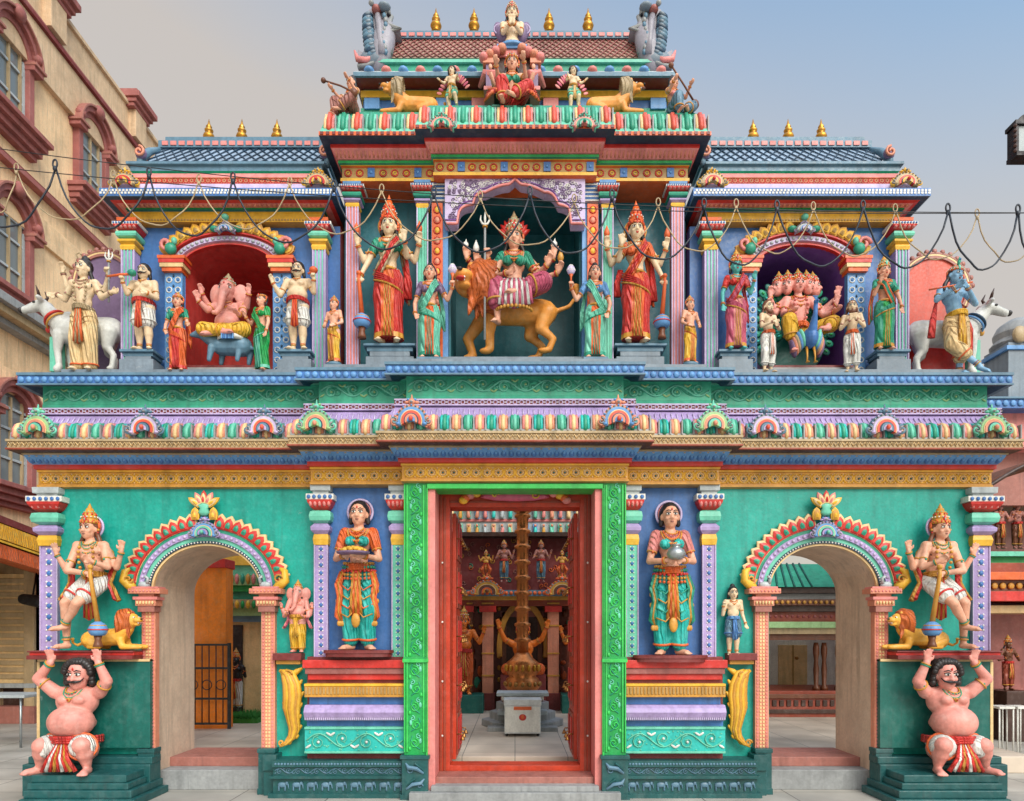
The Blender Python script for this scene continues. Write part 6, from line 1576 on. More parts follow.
# ============================================================ SETTING
def pavemat(name,c1,c2,sx,sy,mort=.006):
    m=bpy.data.materials.new(name); m.use_nodes=True; nt=m.node_tree; N=nt.nodes; L=nt.links; b=N['Principled BSDF']
    g=N.new('ShaderNodeNewGeometry'); br=N.new('ShaderNodeTexBrick'); br.offset=0; br.inputs['Scale'].default_value=1
    br.inputs['Brick Width'].default_value=sx; br.inputs['Row Height'].default_value=sy; br.inputs['Mortar Size'].default_value=mort
    br.inputs['Color1'].default_value=(*c1,1); br.inputs['Color2'].default_value=(*c2,1); br.inputs['Mortar'].default_value=(.12,.11,.10,1)
    L.new(g.outputs['Position'],br.inputs['Vector'])
    n=N.new('ShaderNodeTexNoise'); n.inputs['Scale'].default_value=1.7; n.inputs['Detail'].default_value=9; L.new(g.outputs['Position'],n.inputs['Vector'])
    mr=N.new('ShaderNodeMapRange'); mr.inputs[1].default_value=.3; mr.inputs[2].default_value=.7; mr.inputs[3].default_value=.72; mr.inputs[4].default_value=1.15; L.new(n.outputs[0],mr.inputs[0])
    v=N.new('ShaderNodeVectorMath'); v.operation='SCALE'; L.new(br.outputs['Color'],v.inputs[0]); L.new(mr.outputs[0],v.inputs['Scale']); L.new(v.outputs[0],b.inputs['Base Color'])
    mr2=N.new('ShaderNodeMapRange'); mr2.inputs[3].default_value=.35; mr2.inputs[4].default_value=.75; L.new(n.outputs[0],mr2.inputs[0]); L.new(mr2.outputs[0],b.inputs['Roughness'])
    bp=N.new('ShaderNodeBump'); bp.inputs['Strength'].default_value=.4; bp.inputs['Distance'].default_value=.003; L.new(br.outputs['Fac'],bp.inputs['Height']); bp.invert=True; L.new(bp.outputs[0],b.inputs['Normal'])
    return m
pave=pavemat('stone_paving',(.44,.41,.36),(.37,.35,.31),.9,.6); tile=pavemat('floor_tiles',(.60,.50,.40),(.55,.46,.37),.6,.6,.004)
b=MB(); b.add([(-300,-300,0),(300,-300,0),(300,600,0),(-300,600,0)],[(0,1,2,3)],pave); tag(b.build('ground'),kind='structure')
b=MB(); b.box(-5.2,5.9,.93,12,0.0,.19,tile); tag(b.build('courtyard_floor',None,.01),kind='structure')
b=MB()
for i in range(9): b.box(-3.6+i*1.0,-3.15+i*1.0,-.86,-.78,.004,.012,'cream:stone')
tag(b.build('pavement_marking'),kind='structure')
# ---------------- left tenement
LB=thing('apartment_building','cream three storey building with maroon arched windows rising on the left','building',(0,0,0))
XB=-8.5
def DZ(d): return d-DC
w=MB(); w.box(XB-6,XB,1.5,9.9,2.9,12.35,'creamwall:matte'); w.box(XB-6,XB+.10,1.5,9.95,11.45,12.3,'parapet:matte'); w.box(XB-6,XB+.06,1.5,9.93,8.55,9.0,'creamwall:matte'); w.box(XB-6,XB+.06,1.5,9.93,5.6,6.0,'creamwall:matte')
w.box(XB-6,XB+.04,1.5,9.9,12.35,13.1,'parapet:matte'); w.build('wall',LB,.01)
w=MB(); w.box(XB-6,XB+.16,1.5,10.0,12.30,12.38,'maroon:matte'); w.box(XB-6,XB+.12,1.5,10.0,12.38,12.46,'redbrown:matte'); w.box(XB-.3,XB+.10,1.5,9.98,13.08,13.16,'parapet:matte'); w.build('parapet_moulding',LB,.008)
for z in (9.38,): 
    w=MB(); w.box(XB-.2,XB+.14,1.5,9.97,z,z+.09,'redbrown:matte'); w.box(XB-.2,XB+.09,1.5,9.97,z+.09,z+.16,'maroon:matte'); w.build('string_course',LB,.008)
w=MB()
for k,(o,z0,z1) in enumerate(((.18,6.62,6.72),(.34,6.72,6.84),(.44,6.84,6.98),(.30,6.98,7.06))): w.box(XB-.2,XB+o,1.5,9.97,z0,z1,'tan:matte' if k%2 else 'stone:matte')
w.build('string_course',LB,.01)
for dc in (12.75,15.55):
    w=MB(); y=DZ(dc); w.box(XB-.5,XB+.2,y-.22,y+.22,12.46,13.1,'parapet:matte')
    for k,(o,z0,z1) in enumerate(((.22,13.05,13.13),(.28,13.13,13.22),(.36,13.22,13.34),(.30,13.34,13.4))): w.box(XB-.5,XB+o,y-.22-o*.5,y+.22+o*.5,z0,z1,'redbrown:matte')
    w.build('parapet_pier',LB,.01)
gl=bpy.data.materials.new('window_glass'); gl.use_nodes=True; q=gl.node_tree.nodes['Principled BSDF']; q.inputs['Base Color'].default_value=(.16,.19,.20,1); q.inputs['Roughness'].default_value=.08; q.inputs['Specular IOR Level'].default_value=.8
def yring(c,y,z0,hw,ht,r): pass
def window(dc,z0,zh,hw=.55):
    y=DZ(dc); o=MB(); zsp=z0+zh-hw
    def arc(r0,r1,x0,x1,m):
        V=[];Fc=[];n=18
        for i in range(n+1):
            t=pi*i/n
            for r in (r0,r1):
                for x in (x0,x1): V.append((x,y+r*cos(t),zsp+r*sin(t)))
        for i in range(n):
            a=i*4;b_=a+4; Fc+=[(a,b_,b_+2,a+2),(a+1,a+3,b_+3,b_+1),(a,a+1,b_+1,b_),(a+2,b_+2,b_+3,a+3)]
        o.add(V,Fc,m)
    arc(hw,hw+.10,XB-.1,XB+.13,'redbrown:matte'); arc(hw+.10,hw+.19,XB-.1,XB+.20,'redbrown:matte'); arc(hw+.19,hw+.23,XB-.1,XB+.25,'terracotta:matte')
    for s in (-1,1):
        o.box(XB-.1,XB+.13,y+s*hw,y+s*(hw+.13),z0,zsp,'redbrown:matte'); o.box(XB-.1,XB+.22,y+s*(hw-.01),y+s*(hw+.24),zsp-.10,zsp+.06,'redbrown:matte'); o.box(XB-.1,XB+.26,y+s*(hw-.02),y+s*(hw+.27),zsp-.02,zsp+.03,'terracotta:matte')
        o.ell((XB+.16,y+s*(hw+.14),zsp+.18),(.10,.09,.09),'redbrown:matte',10,6)
    o.ell((XB+.22,y,zsp+hw+.18),(.09,.13,.13),'redbrown:matte',10,6)
    for k,(p,a,b_) in enumerate(((.36,0,.08),(.28,-.10,0),(.2,-.20,-.10),(.12,-.28,-.20))): o.box(XB-.1,XB+p,y-hw-.30+.03*k,y+hw+.30-.03*k,z0+a,z0+b_,'redbrown:matte')
    p=o.build('window',LB,.008)
    g=MB(); g.box(XB-.04,XB+.012,y-hw,y+hw,z0+.05,zsp,gl)
    V=[(XB+.012,y+hw*cos(pi*i/16),zsp+hw*sin(pi*i/16)) for i in range(17)]; g.add(V,[tuple(range(17))],gl); g.build('pane',p)
    g=MB()
    for yy in (-.27,.0,.27): g.box(XB+.012,XB+.05,y+yy-.02,y+yy+.02,z0+.05,zsp+hw*.8,'tan:matte')
    for zz in (.55,1.05,1.4): g.box(XB+.012,XB+.045,y-hw,y+hw,z0+zz-.02,z0+zz+.02,'greywhite:matte')
    for s in (-1,1): g.box(XB+.0,XB+.05,y+s*hw,y+s*(hw-.05),z0+.05,zsp,'greywhite:matte')
    g.build('frame',p)
for dc,z in ((11.7,10.1),(13.95,10.1),(11.7,7.15),(11.75,3.95)): window(dc,z,1.66,.37)
# awning over its ground floor
aw=MB(); A=[(XB+.0,2.5,3.62),(XB+1.1,2.5,3.35),(XB+1.1,6.5,2.86),(XB,6.5,3.1)]
def slab(mb,Q,t,m): 
    V=[(x,y,z) for x,y,z in Q]+[(x,y,z-t) for x,y,z in Q]; mb.add(V,[(0,1,2,3),(7,6,5,4),(0,4,5,1),(1,5,6,2),(2,6,7,3),(3,7,4,0)],m)
slab(aw,A,.10,'maroon:matte'); slab(aw,[(x+.01,y,z-.12) for x,y,z in A],.22,'tarp:cloth'); slab(aw,[(x+.02,y,z-.36) for x,y,z in A],.03,'yellow:matte')
slab(aw,[(x,y,z-.41) for x,y,z in A],.20,'orange:cloth'); aw.build('awning',LB)
w=MB(); w.box(XB-6,XB+1.0,9.0,9.6,0,3.0,'cream:matte')
for i in range(14): w.box(XB-1.5,XB+1.0,8.97,9.0,.55+i*.12,.64+i*.12,'tan:matte')
w.box(XB-6,XB-.6,1.5,9.5,0,3.0,'tan:matte'); w.box(XB-2,XB+1.02,8.94,9.0,0,.5,'terracotta:matte'); w.box(-12.5,-8.42,5.3,5.5,.70,2.62,'cream:matte')
for i in range(15): w.box(-12.5,-8.50,5.27,5.3,.78+i*.12,.86+i*.12,'tan:matte')
w.box(-12.5,-8.40,5.24,5.5,.62,.70,'steel:matte'); w.box(-12.5,-8.38,5.2,9,0,.30,'terracotta:matte'); w.box(-12.5,-8.6,5.45,9,.30,.62,'darkbrown:matte'); w.box(-8.60,-8.42,5.25,5.5,0.3,2.9,'tan:matte')
w.build('ground_floor',LB,.006)
sp=MB(); sp.cap((-8.35,4.9,2.16),.09,(-8.05,4.85,2.12),.11,'black:matte',14); sp.tube([(-8.2,4.9,2.2),(-8.2,5.0,2.62)],.015,'black:metal',6); sp.build('spotlight',LB)
def legtable(label,x,y,w_,d_,h,col='greywhite'):
    r=thing('folding_table',label,'table',(x,y,0)); b=MB(); b.box(-w_/2,w_/2,-d_/2,d_/2,h-.04,h,col); b.build('tabletop',r,.006)
    for sx in (-1,1):
        for sy in (-1,1): b=MB(); b.tube([(sx*(w_/2-.08),sy*(d_/2-.05),0),(sx*(w_/2-.08),sy*(d_/2-.05),h-.03)],.016,'steel:metal',8); b.build('leg',r)
legtable('white folding table standing by the shutter under the awning',-7.35,2.9,1.2,.55,.73)
# ---------------- inner hall seen through the door
HY=6.0
H=thing('inner_shrine','dark red inner shrine hall with salmon pillars seen through the central door','shrine')
hx=lambda px,y=HY: PX(px,y); hz=lambda py,y=HY: PZ(py,y)
w=MB(); w.box(-2.9,3.1,HY+.0,HY+.3,.19,hz(600),'shrinered'); w.box(-2.9,3.1,HY-.02,HY+.3,hz(600),hz(536),'maroon'); w.box(hx(503),hx(541),HY-.06,HY+.02,.19,hz(612),'darkbrown'); 
rr=random.Random(11)
for i in range(90):
    x=rr.uniform(-1.9,2.1); z=rr.uniform(hz(590),hz(540)); w.tube(spiral(x,z,.05,1.1,rr.choice((-1,1)),rr.random()*6,HY-.03,8),.009,rr.choice(('terracotta','gold','orange','seagreen')),4)
for i in range(60):
    x=rr.choice((-1,1))*rr.uniform(.62,1.3)+.13; z=rr.uniform(.4,2.1); w.ell((x,HY-.02,z),(rr.uniform(.03,.07),.03,rr.uniform(.04,.12)),rr.choice(('gold','orange','rust','seagreen','brown')),8,5)
w.build('wall',H)
w=MB(); w.box(-2.9,3.1,HY-.4,HY+.3,hz(606,5.6),hz(600,5.6),'rust'); w.box(-2.9,3.1,HY-.5,HY+.3,hz(600,5.5),hz(596,5.5),'gold'); w.box(-2.9,3.1,HY-.55,HY+.3,hz(596,5.45),hz(590,5.45),'bluegrey'); 
beads(w,-2.9,3.1,hz(593,5.45),HY-.56,.035,'orange',2.4); w.box(-3.0,3.2,HY-.35,HY+1.2,hz(536,5.65),hz(532,5.65),'darkbrown'); w.build('beam',H)
for px in (488,553,470,574):
    w=MB(); x=hx(px,5.7); ww=.10 if px in(488,553) else .05
    w.box(x-ww,x+ww,5.6,5.8,.19,hz(606,5.6),'salmon' if px in (488,553) else 'brown'); w.box(x-ww*1.5,x+ww*1.5,5.55,5.85,hz(612,5.6),hz(606,5.6),'red'); w.box(x-ww*1.3,x+ww*1.3,5.55,5.85,.19,.5,'maroon')
    for z in (.8,1.2,1.7,2.1): w.box(x-ww*1.1,x+ww*1.1,5.58,5.82,z,z+.03,'gold')
    w.build('pillar',H,.005)
w=MB(); 
for px in (487,562):
    w=MB(); kudu(w,hx(px,5.3),hz(592,5.3),.50,.34,5.3,'orange','gold','brown'); w.build('gable_ornament',H)
w=MB()
for s in (-1,1):
    x=hx(522)+s*.33; w.box(x-.04,x+.04,HY-.12,HY,.19,hz(612),'brown'); 
    for i in range(9): w.ell((x+s*.09,HY-.08,.5+i*.22),(.04,.03,.05),'gold',8,5)
w.box(hx(522)-.4,hx(522)+.4,HY-.12,HY,hz(617),hz(611),'redbrown'); w.build('doorway',H)
w=MB(); w.box(-4.5,4.5,9.5,10.5,2.9,5.6,'greywhite'); 
rr=random.Random(5)
for k in range(3):
    z0=3.36+.42*k; w.box(-4.5,4.5,9.38+.04*k,9.6,z0,z0+.06,('turq','skyblue','pink')[k])
    for i in range(46):
        x=-4.4+i*.195; m_=rr.choice(('turq','cream','pink','mint','greywhite','skyblue','gold','salmon'))
        w.box(x-.05,x+.05,9.42,9.6,z0+.06,z0+.36,rr.choice(('greywhite','cream','mint','skyblue')))
        w.cap((x,9.36,z0+.10),.05,(x+rr.uniform(-.02,.02),9.36,z0+.24),.035,m_,7,2); w.ell((x,9.35,z0+.31),.035,'salmon',7,5)
w.box(-4.55,4.55,9.3,10.5,4.6,4.8,'skyblue'); w.box(-4.5,4.5,9.52,10.5,.19,2.9,'darkbrown'); 
w.build('rear_tower',H)
def gfig(label,px,feet,head,y,skin,cloth,arms,crown=.12,pose=None,female=False,name='shrine_figure',fat=.2):
    f=Fig(name,label,'statue',px,feet,head,y); f.body(skin,arms,pose=pose,female=female,fat=fat,eye=False); f.hair('hair',.3)
    if crown: f.crown(crown)
    f.dhoti(cloth,'gold',.85,.015,'red','gold'); f.jewels(2,'gold','red',anklets=False); return f
up=lambda s:(s,(s*.20,-.03,.66),(s*.26,-.08,.80),'rest',(s*.2,-.2,1))
gfig('golden orange guardian with raised arms left inside the central doorway',464,694,616,5.35,'idol','orange',[up(-1),up(1),(-1,(-.18,-.05,.60),(-.1,-.15,.60),'rest')],.16,fat=.4)
gfig('golden orange guardian with raised arms right inside the central doorway',581,694,616,5.35,'idol','orange',[up(-1),up(1),(1,(.18,-.05,.60),(.1,-.15,.60),'rest')],.16,fat=.4)
for px,lab in ((464,'left'),(581,'right')):
    b=MB(); b.box(PX(px,5.35)-.35,PX(px,5.35)+.35,5.1,5.7,.19,PZ(694,5.35),'darkteal'); b.build('pedestal',H,.01)
gfig('garlanded orange seated idol behind the brass flagpole',523,700,608,5.55,'idol','orange',[up(-1),up(1)],.14,pose=dict(seat(.34),kneeL=(-.17,-.12,.34),kneeR=(.17,-.12,.34),ankL=(.05,-.16,.32),ankR=(-.05,-.2,.32)),fat=.6,name='shrine_idol')
b=MB(); x=PX(523,5.55); b.box(x-.4,x+.4,5.3,5.9,.19,.85,'maroon'); b.arcband(x,1.3,.38,.75,.48,.88,5.75,5.85,'gold',-.2,pi+.2,24); b.build('altar',H,.01)
for px,ft,hd,lab,sk,cl in ((486,579,552,'kneeling golden figure above the left golden arch in the shrine hall','gold','orange'),(562,579,552,'kneeling golden figure above the right golden arch in the shrine hall','gold','orange'),(504,582,543,'standing blue-clad relief figure left of the flagpole on the red wall','terracotta','bluegrey'),(541,582,543,'standing blue-clad relief figure right of the flagpole on the red wall','terracotta','bluegrey')):
    gfig(lab,px,ft,hd,5.6,sk,cl,[up(-1),up(1)] if sk=='gold' else [(-1,(-.2,-.03,.6),(-.1,-.1,.65),'rest'),(1,(.2,-.03,.6),(.25,-.06,.75),'rest')],.12,fat=.4,pose=(dict(kneeL=(-.16,-.08,.34),kneeR=(.16,-.08,.34),ankL=(-.06,0,.1),ankR=(.06,0,.1)) if sk=='gold' else None))
# flagpole
fp=thing('flagpole','tall ringed brass temple flagpole standing behind the donation box','flagpole',(PX(522.5,3.6),3.6,.19)); 
b=MB(); b.lathe([(.62,0),(.62,.10),(.5,.11),(.5,.22),(.40,.23),(.40,.36)],(0,0,0),'stone:stone',8,1,False); b.build('base',fp,.01)
b=MB(); b.lathe([(.30,.36),(.33,.40),(.24,.46),(.22,.52),(.27,.58),(.25,.70),(.20,.74),(.24,.80),(.24,.95),(.18,1.0),(.13,1.05),(.10,1.10)],(0,0,0),'bronze:metal',28)
for i in range(16):
    a=2*pi*i/16; b.ell((.25*cos(a),.25*sin(a),.87),(.03,.03,.055),'gold:metal',7,5); b.ell((.26*cos(a),.26*sin(a),.63),(.035,.035,.04),'brass:metal',7,5)
b.build('ornate_foot',fp)
b=MB(); pr=[]
z=1.10
while z<3.15: pr+=[(.088,z),(.088,z+.15),(.12,z+.165),(.125,z+.20),(.09,z+.22)]; z+=.235
pr+=[(.09,3.2),(.14,3.24),(.17,3.3),(.12,3.34),(.15,3.42),(.12,3.5),(.06,3.55),(.06,4.6)]
b.lathe(pr,(0,0,0),'bronze:metal',24); b.build('shaft',fp)
b=MB()
for k in range(3): b.box(-.32,.32,-.03,.03,3.55+.25*k,3.60+.25*k,'brass:metal'); 
for k in range(7): b.ell((-.30+.1*k,0,3.51),(.02,.02,.035),'gold:metal',6,4)
b.build('crossbars',fp)
# altar slab & donation box
b=thing('altar_table','white marble slab table right behind the steel donation box','table',(PX(522.5,3.05),3.0,.19)); q=MB(); q.box(-.37,.37,-.1,.35,.50,.55,'greywhite:stone'); q.box(-.30,.30,-.06,.3,.44,.50,'white:stone'); q.build('tabletop',b,.008); q=MB(); q.box(-.25,.25,-.02,.28,0,.44,'stone:stone'); q.box(-.36,.36,.0,.3,.22,.28,'greywhite:stone'); q.build('base',b,.008)
for dx in (-1,1): q=MB(); q.box(dx*.36-.14,dx*.36+.14,-.10,.12,0,.06,'stone:stone'); q.build('foot_slab',b,.006)
d=thing('donation_box','steel donation box with small red plate in front of the flagpole','box',(PX(522.5,2.6),2.6,.19))
q=MB(); q.box(-.245,.245,-.17,.17,.04,.42,'silver'); q.box(-.255,.255,-.18,.18,.42,.50,'silver'); q.box(-.235,.235,-.178,-.16,.06,.40,'white'); q.build('cabinet',d,.006)
q=MB(); q.box(-.12,.12,-.183,-.17,.36,.405,'orange'); q.build('plate',d); q=MB(); q.ell((0,-.178,.26),(.05,.006,.045),'red',14,7); q.ell((0,-.183,.265),(.022,.006,.03),'orange',8,6); q.build('emblem',d)
for sx in (-1,1):
    for sy in (-1,1): q=MB(); q.cap((sx*.21,sy*.13,.02),.02,(sx*.21,sy*.13,.04),.018,'black',8); q.build('foot',d)
# ---------------- left passage: orange wall, gate, side shrine
O=thing('side_wall','bright orange wall with red coping beyond the left passage','wall'); b=MB(); y=3.2
b.box(PX(150,y),PX(226,y),y,y+.25,0.0,PZ(566,y),'brightorange:matte'); b.build('panel',O); b=MB(); b.box(PX(150,y),PX(227,y),y-.06,y+.3,PZ(568,y),PZ(559,y),'red:matte'); b.build('coping',O,.01)
gt=thing('iron_gate','black wrought iron gate leaning against the orange wall','gate',(PX(200,3.05),3.05,.19)); q=MB(); w_=.42; h_=PZ(643,3.05)-.19
q2=MB()
for s in (-1,1): q2.box(s*w_-.02,s*w_+.02,-.02,.02,0.02,h_,'black')
for z in (.08,h_*.35,h_*.7,h_-.04): q2.box(-w_,w_,-.015,.015,z,z+.03,'black')
q2.build('frame',gt)
for i in range(9): q.tube([(-w_+.1*(i+.5),0,.08),(-w_+.1*(i+.5),0,h_-.02)],.008,'black',6)
for i in range(4): q.ring((-w_+.2*(i+.6),-.0,h_*.52),.07,.007,'black',(0,1,0),14,5)
q.build('bars',gt)
S=thing('side_shrine','small side shrine with green ornate roof seen through the left passage','shrine'); y=4.6; X=lambda p:PX(p,y); Z=lambda p:PZ(p,y)
b=MB(); b.box(X(224),X(300),y,y+1.5,.19,Z(618),'cream:matte'); b.box(X(226),X(243),y-.03,y+.1,.19,Z(625),'black'); b.build('wall',S)
b=MB(); 
for k,(a,c_,m) in enumerate(((622,616,'bluegrey'),(616,608,'palegreen'),(608,600,'tan'),(600,592,'seagreen'),(592,586,'green'),(586,576,'palegreen'),(576,566,'mint'),(566,556,'yellow'))): b.box(X(222)-.03*(k%3),X(300),y-.1-.06*(k%3),y+1.5,Z(a),Z(c_),m)
for i in range(14): b.ell((X(226)+i*.09,y-.22,Z(605)),(.035,.04,.07),'yellow' if i%2 else 'green',8,5); b.ell((X(226)+i*.09,y-.22,Z(580)),(.035,.05,.09),('pink','seagreen','gold')[i%3],8,5)
b.build('roof',S)
f=gfig('black robed deity figure with gold garland standing on a green mat',236,711,655,4.2,'black','white',[(-1,(-.18,-.04,.62),(-.1,-.14,.6),'rest'),(1,(.18,-.04,.62),(.2,-.12,.74),'rest')],.16)
b=MB(); n=400; rr=random.Random(3)
x0,x1=PX(226,4.0),PX(262,4.0)
b.box(x0,x1,3.8,4.5,.19,.26,'grass:matte')
for i in range(n):
    x=rr.uniform(x0,x1); yy=rr.uniform(3.78,4.5); b.tube([(x,yy,.25),(x+rr.uniform(-.02,.02),yy-.01,.32+rr.uniform(0,.04))],[.008,.002],'grass:matte',3)
tag(b.build('grass_mat'),'green artificial grass mat under the black robed deity','mat')
# ---------------- right passage: carved wooden shrine
S=thing('carved_pavilion','dark carved wooden pavilion with green roof seen through the right passage','pavilion'); y=4.8; X=lambda p:PX(p,y); Z=lambda p:PZ(p,y)
b=MB(); b.box(X(740),X(880),y-.2,y+1.2,.19,Z(690),'rust'); b.box(X(740),X(880),y-.26,y+1.2,Z(697),Z(693),'brown'); b.box(X(740),X(880),y-.24,y+1.2,Z(712),Z(708),'darkbrown')
dentils(b,X(745),X(880),Z(705),Z(699),y-.22,y-.19,.12,'darkbrown'); b.build('base',S,.006)
b=MB()
for k,(a,c_,m) in enumerate(((640,634,'brown'),(634,628,'tan'),(628,622,'palegreen'),(622,612,'rust'),(612,606,'darkbrown'),(606,600,'brown'),(600,594,'stone'),(594,588,'darkbrown'))): b.box(X(745)-.02*(k%3),X(880),y-.15-.08*(k%3),y+1.2,Z(a),Z(c_),m)
beads(b,X(745),X(880),Z(617),y-.3,.03,'maroon',3); beads(b,X(745),X(880),Z(603),y-.34,.03,'gold',3); b.build('cornice',S,.004)
for px in (816,824,838,847):
    b=MB(); b.lathe([(.06,.0),(.06,.05),(.035,.08),(.045,.35),(.032,.5),(.05,.62),(.05,.70),(.035,.80)],(X(px),y,Z(690)),'brown',14); b.build('pillar',S)
    
b=MB(); b.add([(X(745),y-.3,Z(588)),(X(885),y-.3,Z(588)),(X(885),y+.7,Z(560)),(X(770),y+.7,Z(560)),(X(745),y+1.4,Z(588)),(X(885),y+1.4,Z(588))],[(0,1,2,3),(4,0,3),(5,4,3,2),(1,5,2),(0,4,5,1)],'seagreen:matte')
for i in range(8): 
    t=i/8; b.tube([(X(745)+.13*i*1.1,y-.31,Z(588)),(X(770)+.1*i*1.1,y+.69,Z(560)+.01)],.018,'darkteal:matte',4)
b.build('roof',S)
W=thing('rear_wall','cream rear wall with a closed door behind the carved pavilion','wall'); y=6.6; b=MB(); b.box(PX(735,y),PX(900,y),y,y+.3,0,PZ(575,y),'white:matte'); b.build('panel',W); b=MB(); b.box(PX(778,y),PX(806,y),y-.06,y,.19,PZ(645,y),'cream:matte'); b.box(PX(791,y),PX(792.5,y),y-.075,y-.05,.19,PZ(645,y),'ochre:matte'); b.ell((PX(795,y),y-.09,1.1),.04,'brass:metal'); b.build('door',W,.004)
# ---------------- right edge: neighbouring shrine
S=thing('neighbouring_shrine','neighbouring shrine with blue ledge and brown canopy at the right edge','shrine'); y=2.6; X=lambda p:PX(p,y); Z=lambda p:PZ(p,y); XR=9.6
b=MB(); b.box(X(984),XR,y+.1,y+3,Z(445),Z(408),'pink'); b.box(X(975),XR,y+.4,y+3,Z(500),Z(445),'terracotta'); b.box(X(975),XR,y+1.2,y+3,.19,Z(500),'redbrown'); b.build('wall',S)
b=MB(); b.box(X(980),XR,y-.12,y+3,Z(411),Z(401),'blue'); b.box(X(979),XR,y-.15,y+3,Z(402),Z(400),'bluegrey'); beads(b,X(981),XR,Z(406),y-.125,.045,'skyblue',2.2); b.build('ledge',S,.004)
b=MB(); x=X(1020)
b.box(x-.16,x+.5,y,y+.5,Z(401),Z(342),'grey'); b.lathe([(.30,0),(.34,.05),(.28,.12),(.30,.2),(.24,.32),(.12,.40),(.02,.44)],(x+.14,y+.25,Z(342)),'stone',16); b.ell((x-.02,y-.02,Z(335)),(.10,.06,.12),'tan',10,6); b.box(x-.2,x+.5,y-.03,y+.5,Z(350),Z(346),'skyblue'); b.build('turret',S,.005)
b=MB(); # arched canopy
y0=.9
V=[];Fc=[]
n=14
for i in range(n+1):
    t=i/n; px=962+105*t; zz=PZ(503-50*math.sin(t*pi*.5),y0)
    for yy in (y0,y0+3.0):
        for dz in (0,-.06): V.append((PX(px,y0),yy,zz+dz))
for i in range(n):
    o=i*4; q=o+4; Fc+=[(o,o+2,q+2,q),(o+1,q+1,q+3,o+3),(o,q,q+1,o+1),(o+2,o+3,q+3,q+2)]
b.add(V,Fc,'brown:matte',False); b.tube([(V[i*4][0],y0-.01,V[i*4][2]-.03) for i in range(n+1)],.022,'darkbrown',6)
b.build('canopy',S)
b=MB(); b.tube([(PX(1060,y0),y0+.1,0),(PX(1060,y0),y0+.1,PZ(458,y0))],.04,'brown:metal',10); b.build('canopy_post',S)
b=MB()
for k,(a,c_,m,o) in enumerate(((560,553,'green',.1),(553,548,'mint',.2),(600,590,'red',.3),(590,578,'brown',.2),(578,570,'orange',.3),(570,560,'rust',.22),(612,604,'cream',.1))): b.box(X(970),XR,y+.6-o,y+1.4,Z(a),Z(c_),m)
beads(b,X(975),XR,Z(584),y+.38,.05,'gold',2.3); b.build('cornice',S,.004)
b=MB(); b.box(X(992),X(1030),y+1.12,y+1.22,.19,Z(618),'black'); b.box(X(990),X(994),y+1.05,y+1.22,.19,Z(612),'cream'); b.build('doorway',S)
for i,(px,lab) in enumerate(((1000,'brown relief figure on the shelf under the canopy, nearer the gateway'),(1017,'brown relief figure on the shelf under the canopy, nearer the picture edge'))):
    gfig(lab,px,549,503,y+.5,'terracotta','brown',[(-1,(-.2,-.03,.6),(-.1,-.1,.65),'rest'),(1,(.2,-.03,.6),(.25,-.06,.75),'rest')],.14)
gfig('dark bronze figure standing in the doorway at the right edge',1008,690,640,y+.85,'brown','rust',[(-1,(-.2,-.03,.6),(-.1,-.1,.65),'rest'),(1,(.2,-.03,.6),(.1,-.12,.7),'rest')],.14)
b=MB(); b.box(PX(995,y+.85),PX(1022,y+.85),y+.6,y+1.1,0,PZ(690,y+.85),'darkbrown'); b.build('pedestal',S,.008)
for i,px in enumerate((1001,1019)):
    r=thing('stool','white metal stool beside the doorway, '+('nearer the gateway' if i==0 else 'at the very picture edge'),'stool',(PX(px,2.2),2.2,0)); q=MB(); q.box(-.1,.1,-.12,.12,.60,.63,'white'); q.build('seat',r,.004)
    for sx in (-1,1):
        for sy in (-1,1): q=MB(); q.tube([(sx*.09,sy*.1,0),(sx*.09,sy*.1,.61)],.01,'white',6); q.build('leg',r)
# ---------------- cables
yc=-.62
def cat_(p0,p1,low,n=16):
    (x0,z0),(x1,z1)=p0,p1; L=[]
    for i in range(n+1):
        t=i/n; L.append((x0+(x1-x0)*t,yc+.0,(z0*(1-t)+z1*t)-(1-(2*t-1)**2)**.8*((z0+z1)/2-low)))
    return L
def festoon(name,label,peaks,low,m,r,dy):
    b=MB(); P=[(PX(a,yc),PZ(c,yc)) for a,c in peaks]
    for i in range(len(P)-1):
        lo=PZ(low[i] if hasattr(low,'__len__') else (peaks[i][1]+peaks[i+1][1])/2+low,yc); pts=cat_(P[i],P[i+1],lo)
        b.tube([(x,y+dy+.012*math.sin(k*1.3+i),z) for k,(x,y,z) in enumerate(pts)],r,m,6)
    for x,z in P: b.ring((x,yc+dy,z+.03),.020,r,m,(0,1,0),12,5,1.9); b.ell((x,yc+dy,z-.015),(r*2.4,r*2.2,r*3.2),m,7,5)
    tag(b.build(name),label,'cable')
festoon('festoon_cable','dark blue looped cable hanging across the gateway front',[(-40,172),(55,167),(149,175),(233,180),(334,188),(434,194),(530,194),(612,197),(704,206),(777,208),(863,208),(948,211),(1018,212),(1060,212)],58,'wire',.0085,0)
festoon('festoon_rope','pale tan looped rope hanging behind the dark cable',[(-30,160),(10,165),(108,172),(195,176),(287,179),(380,186),(480,193),(575,196),(660,200),(739,201),(817,204),(900,206),(983,211),(1050,212)],46,'tan',.006,.08)
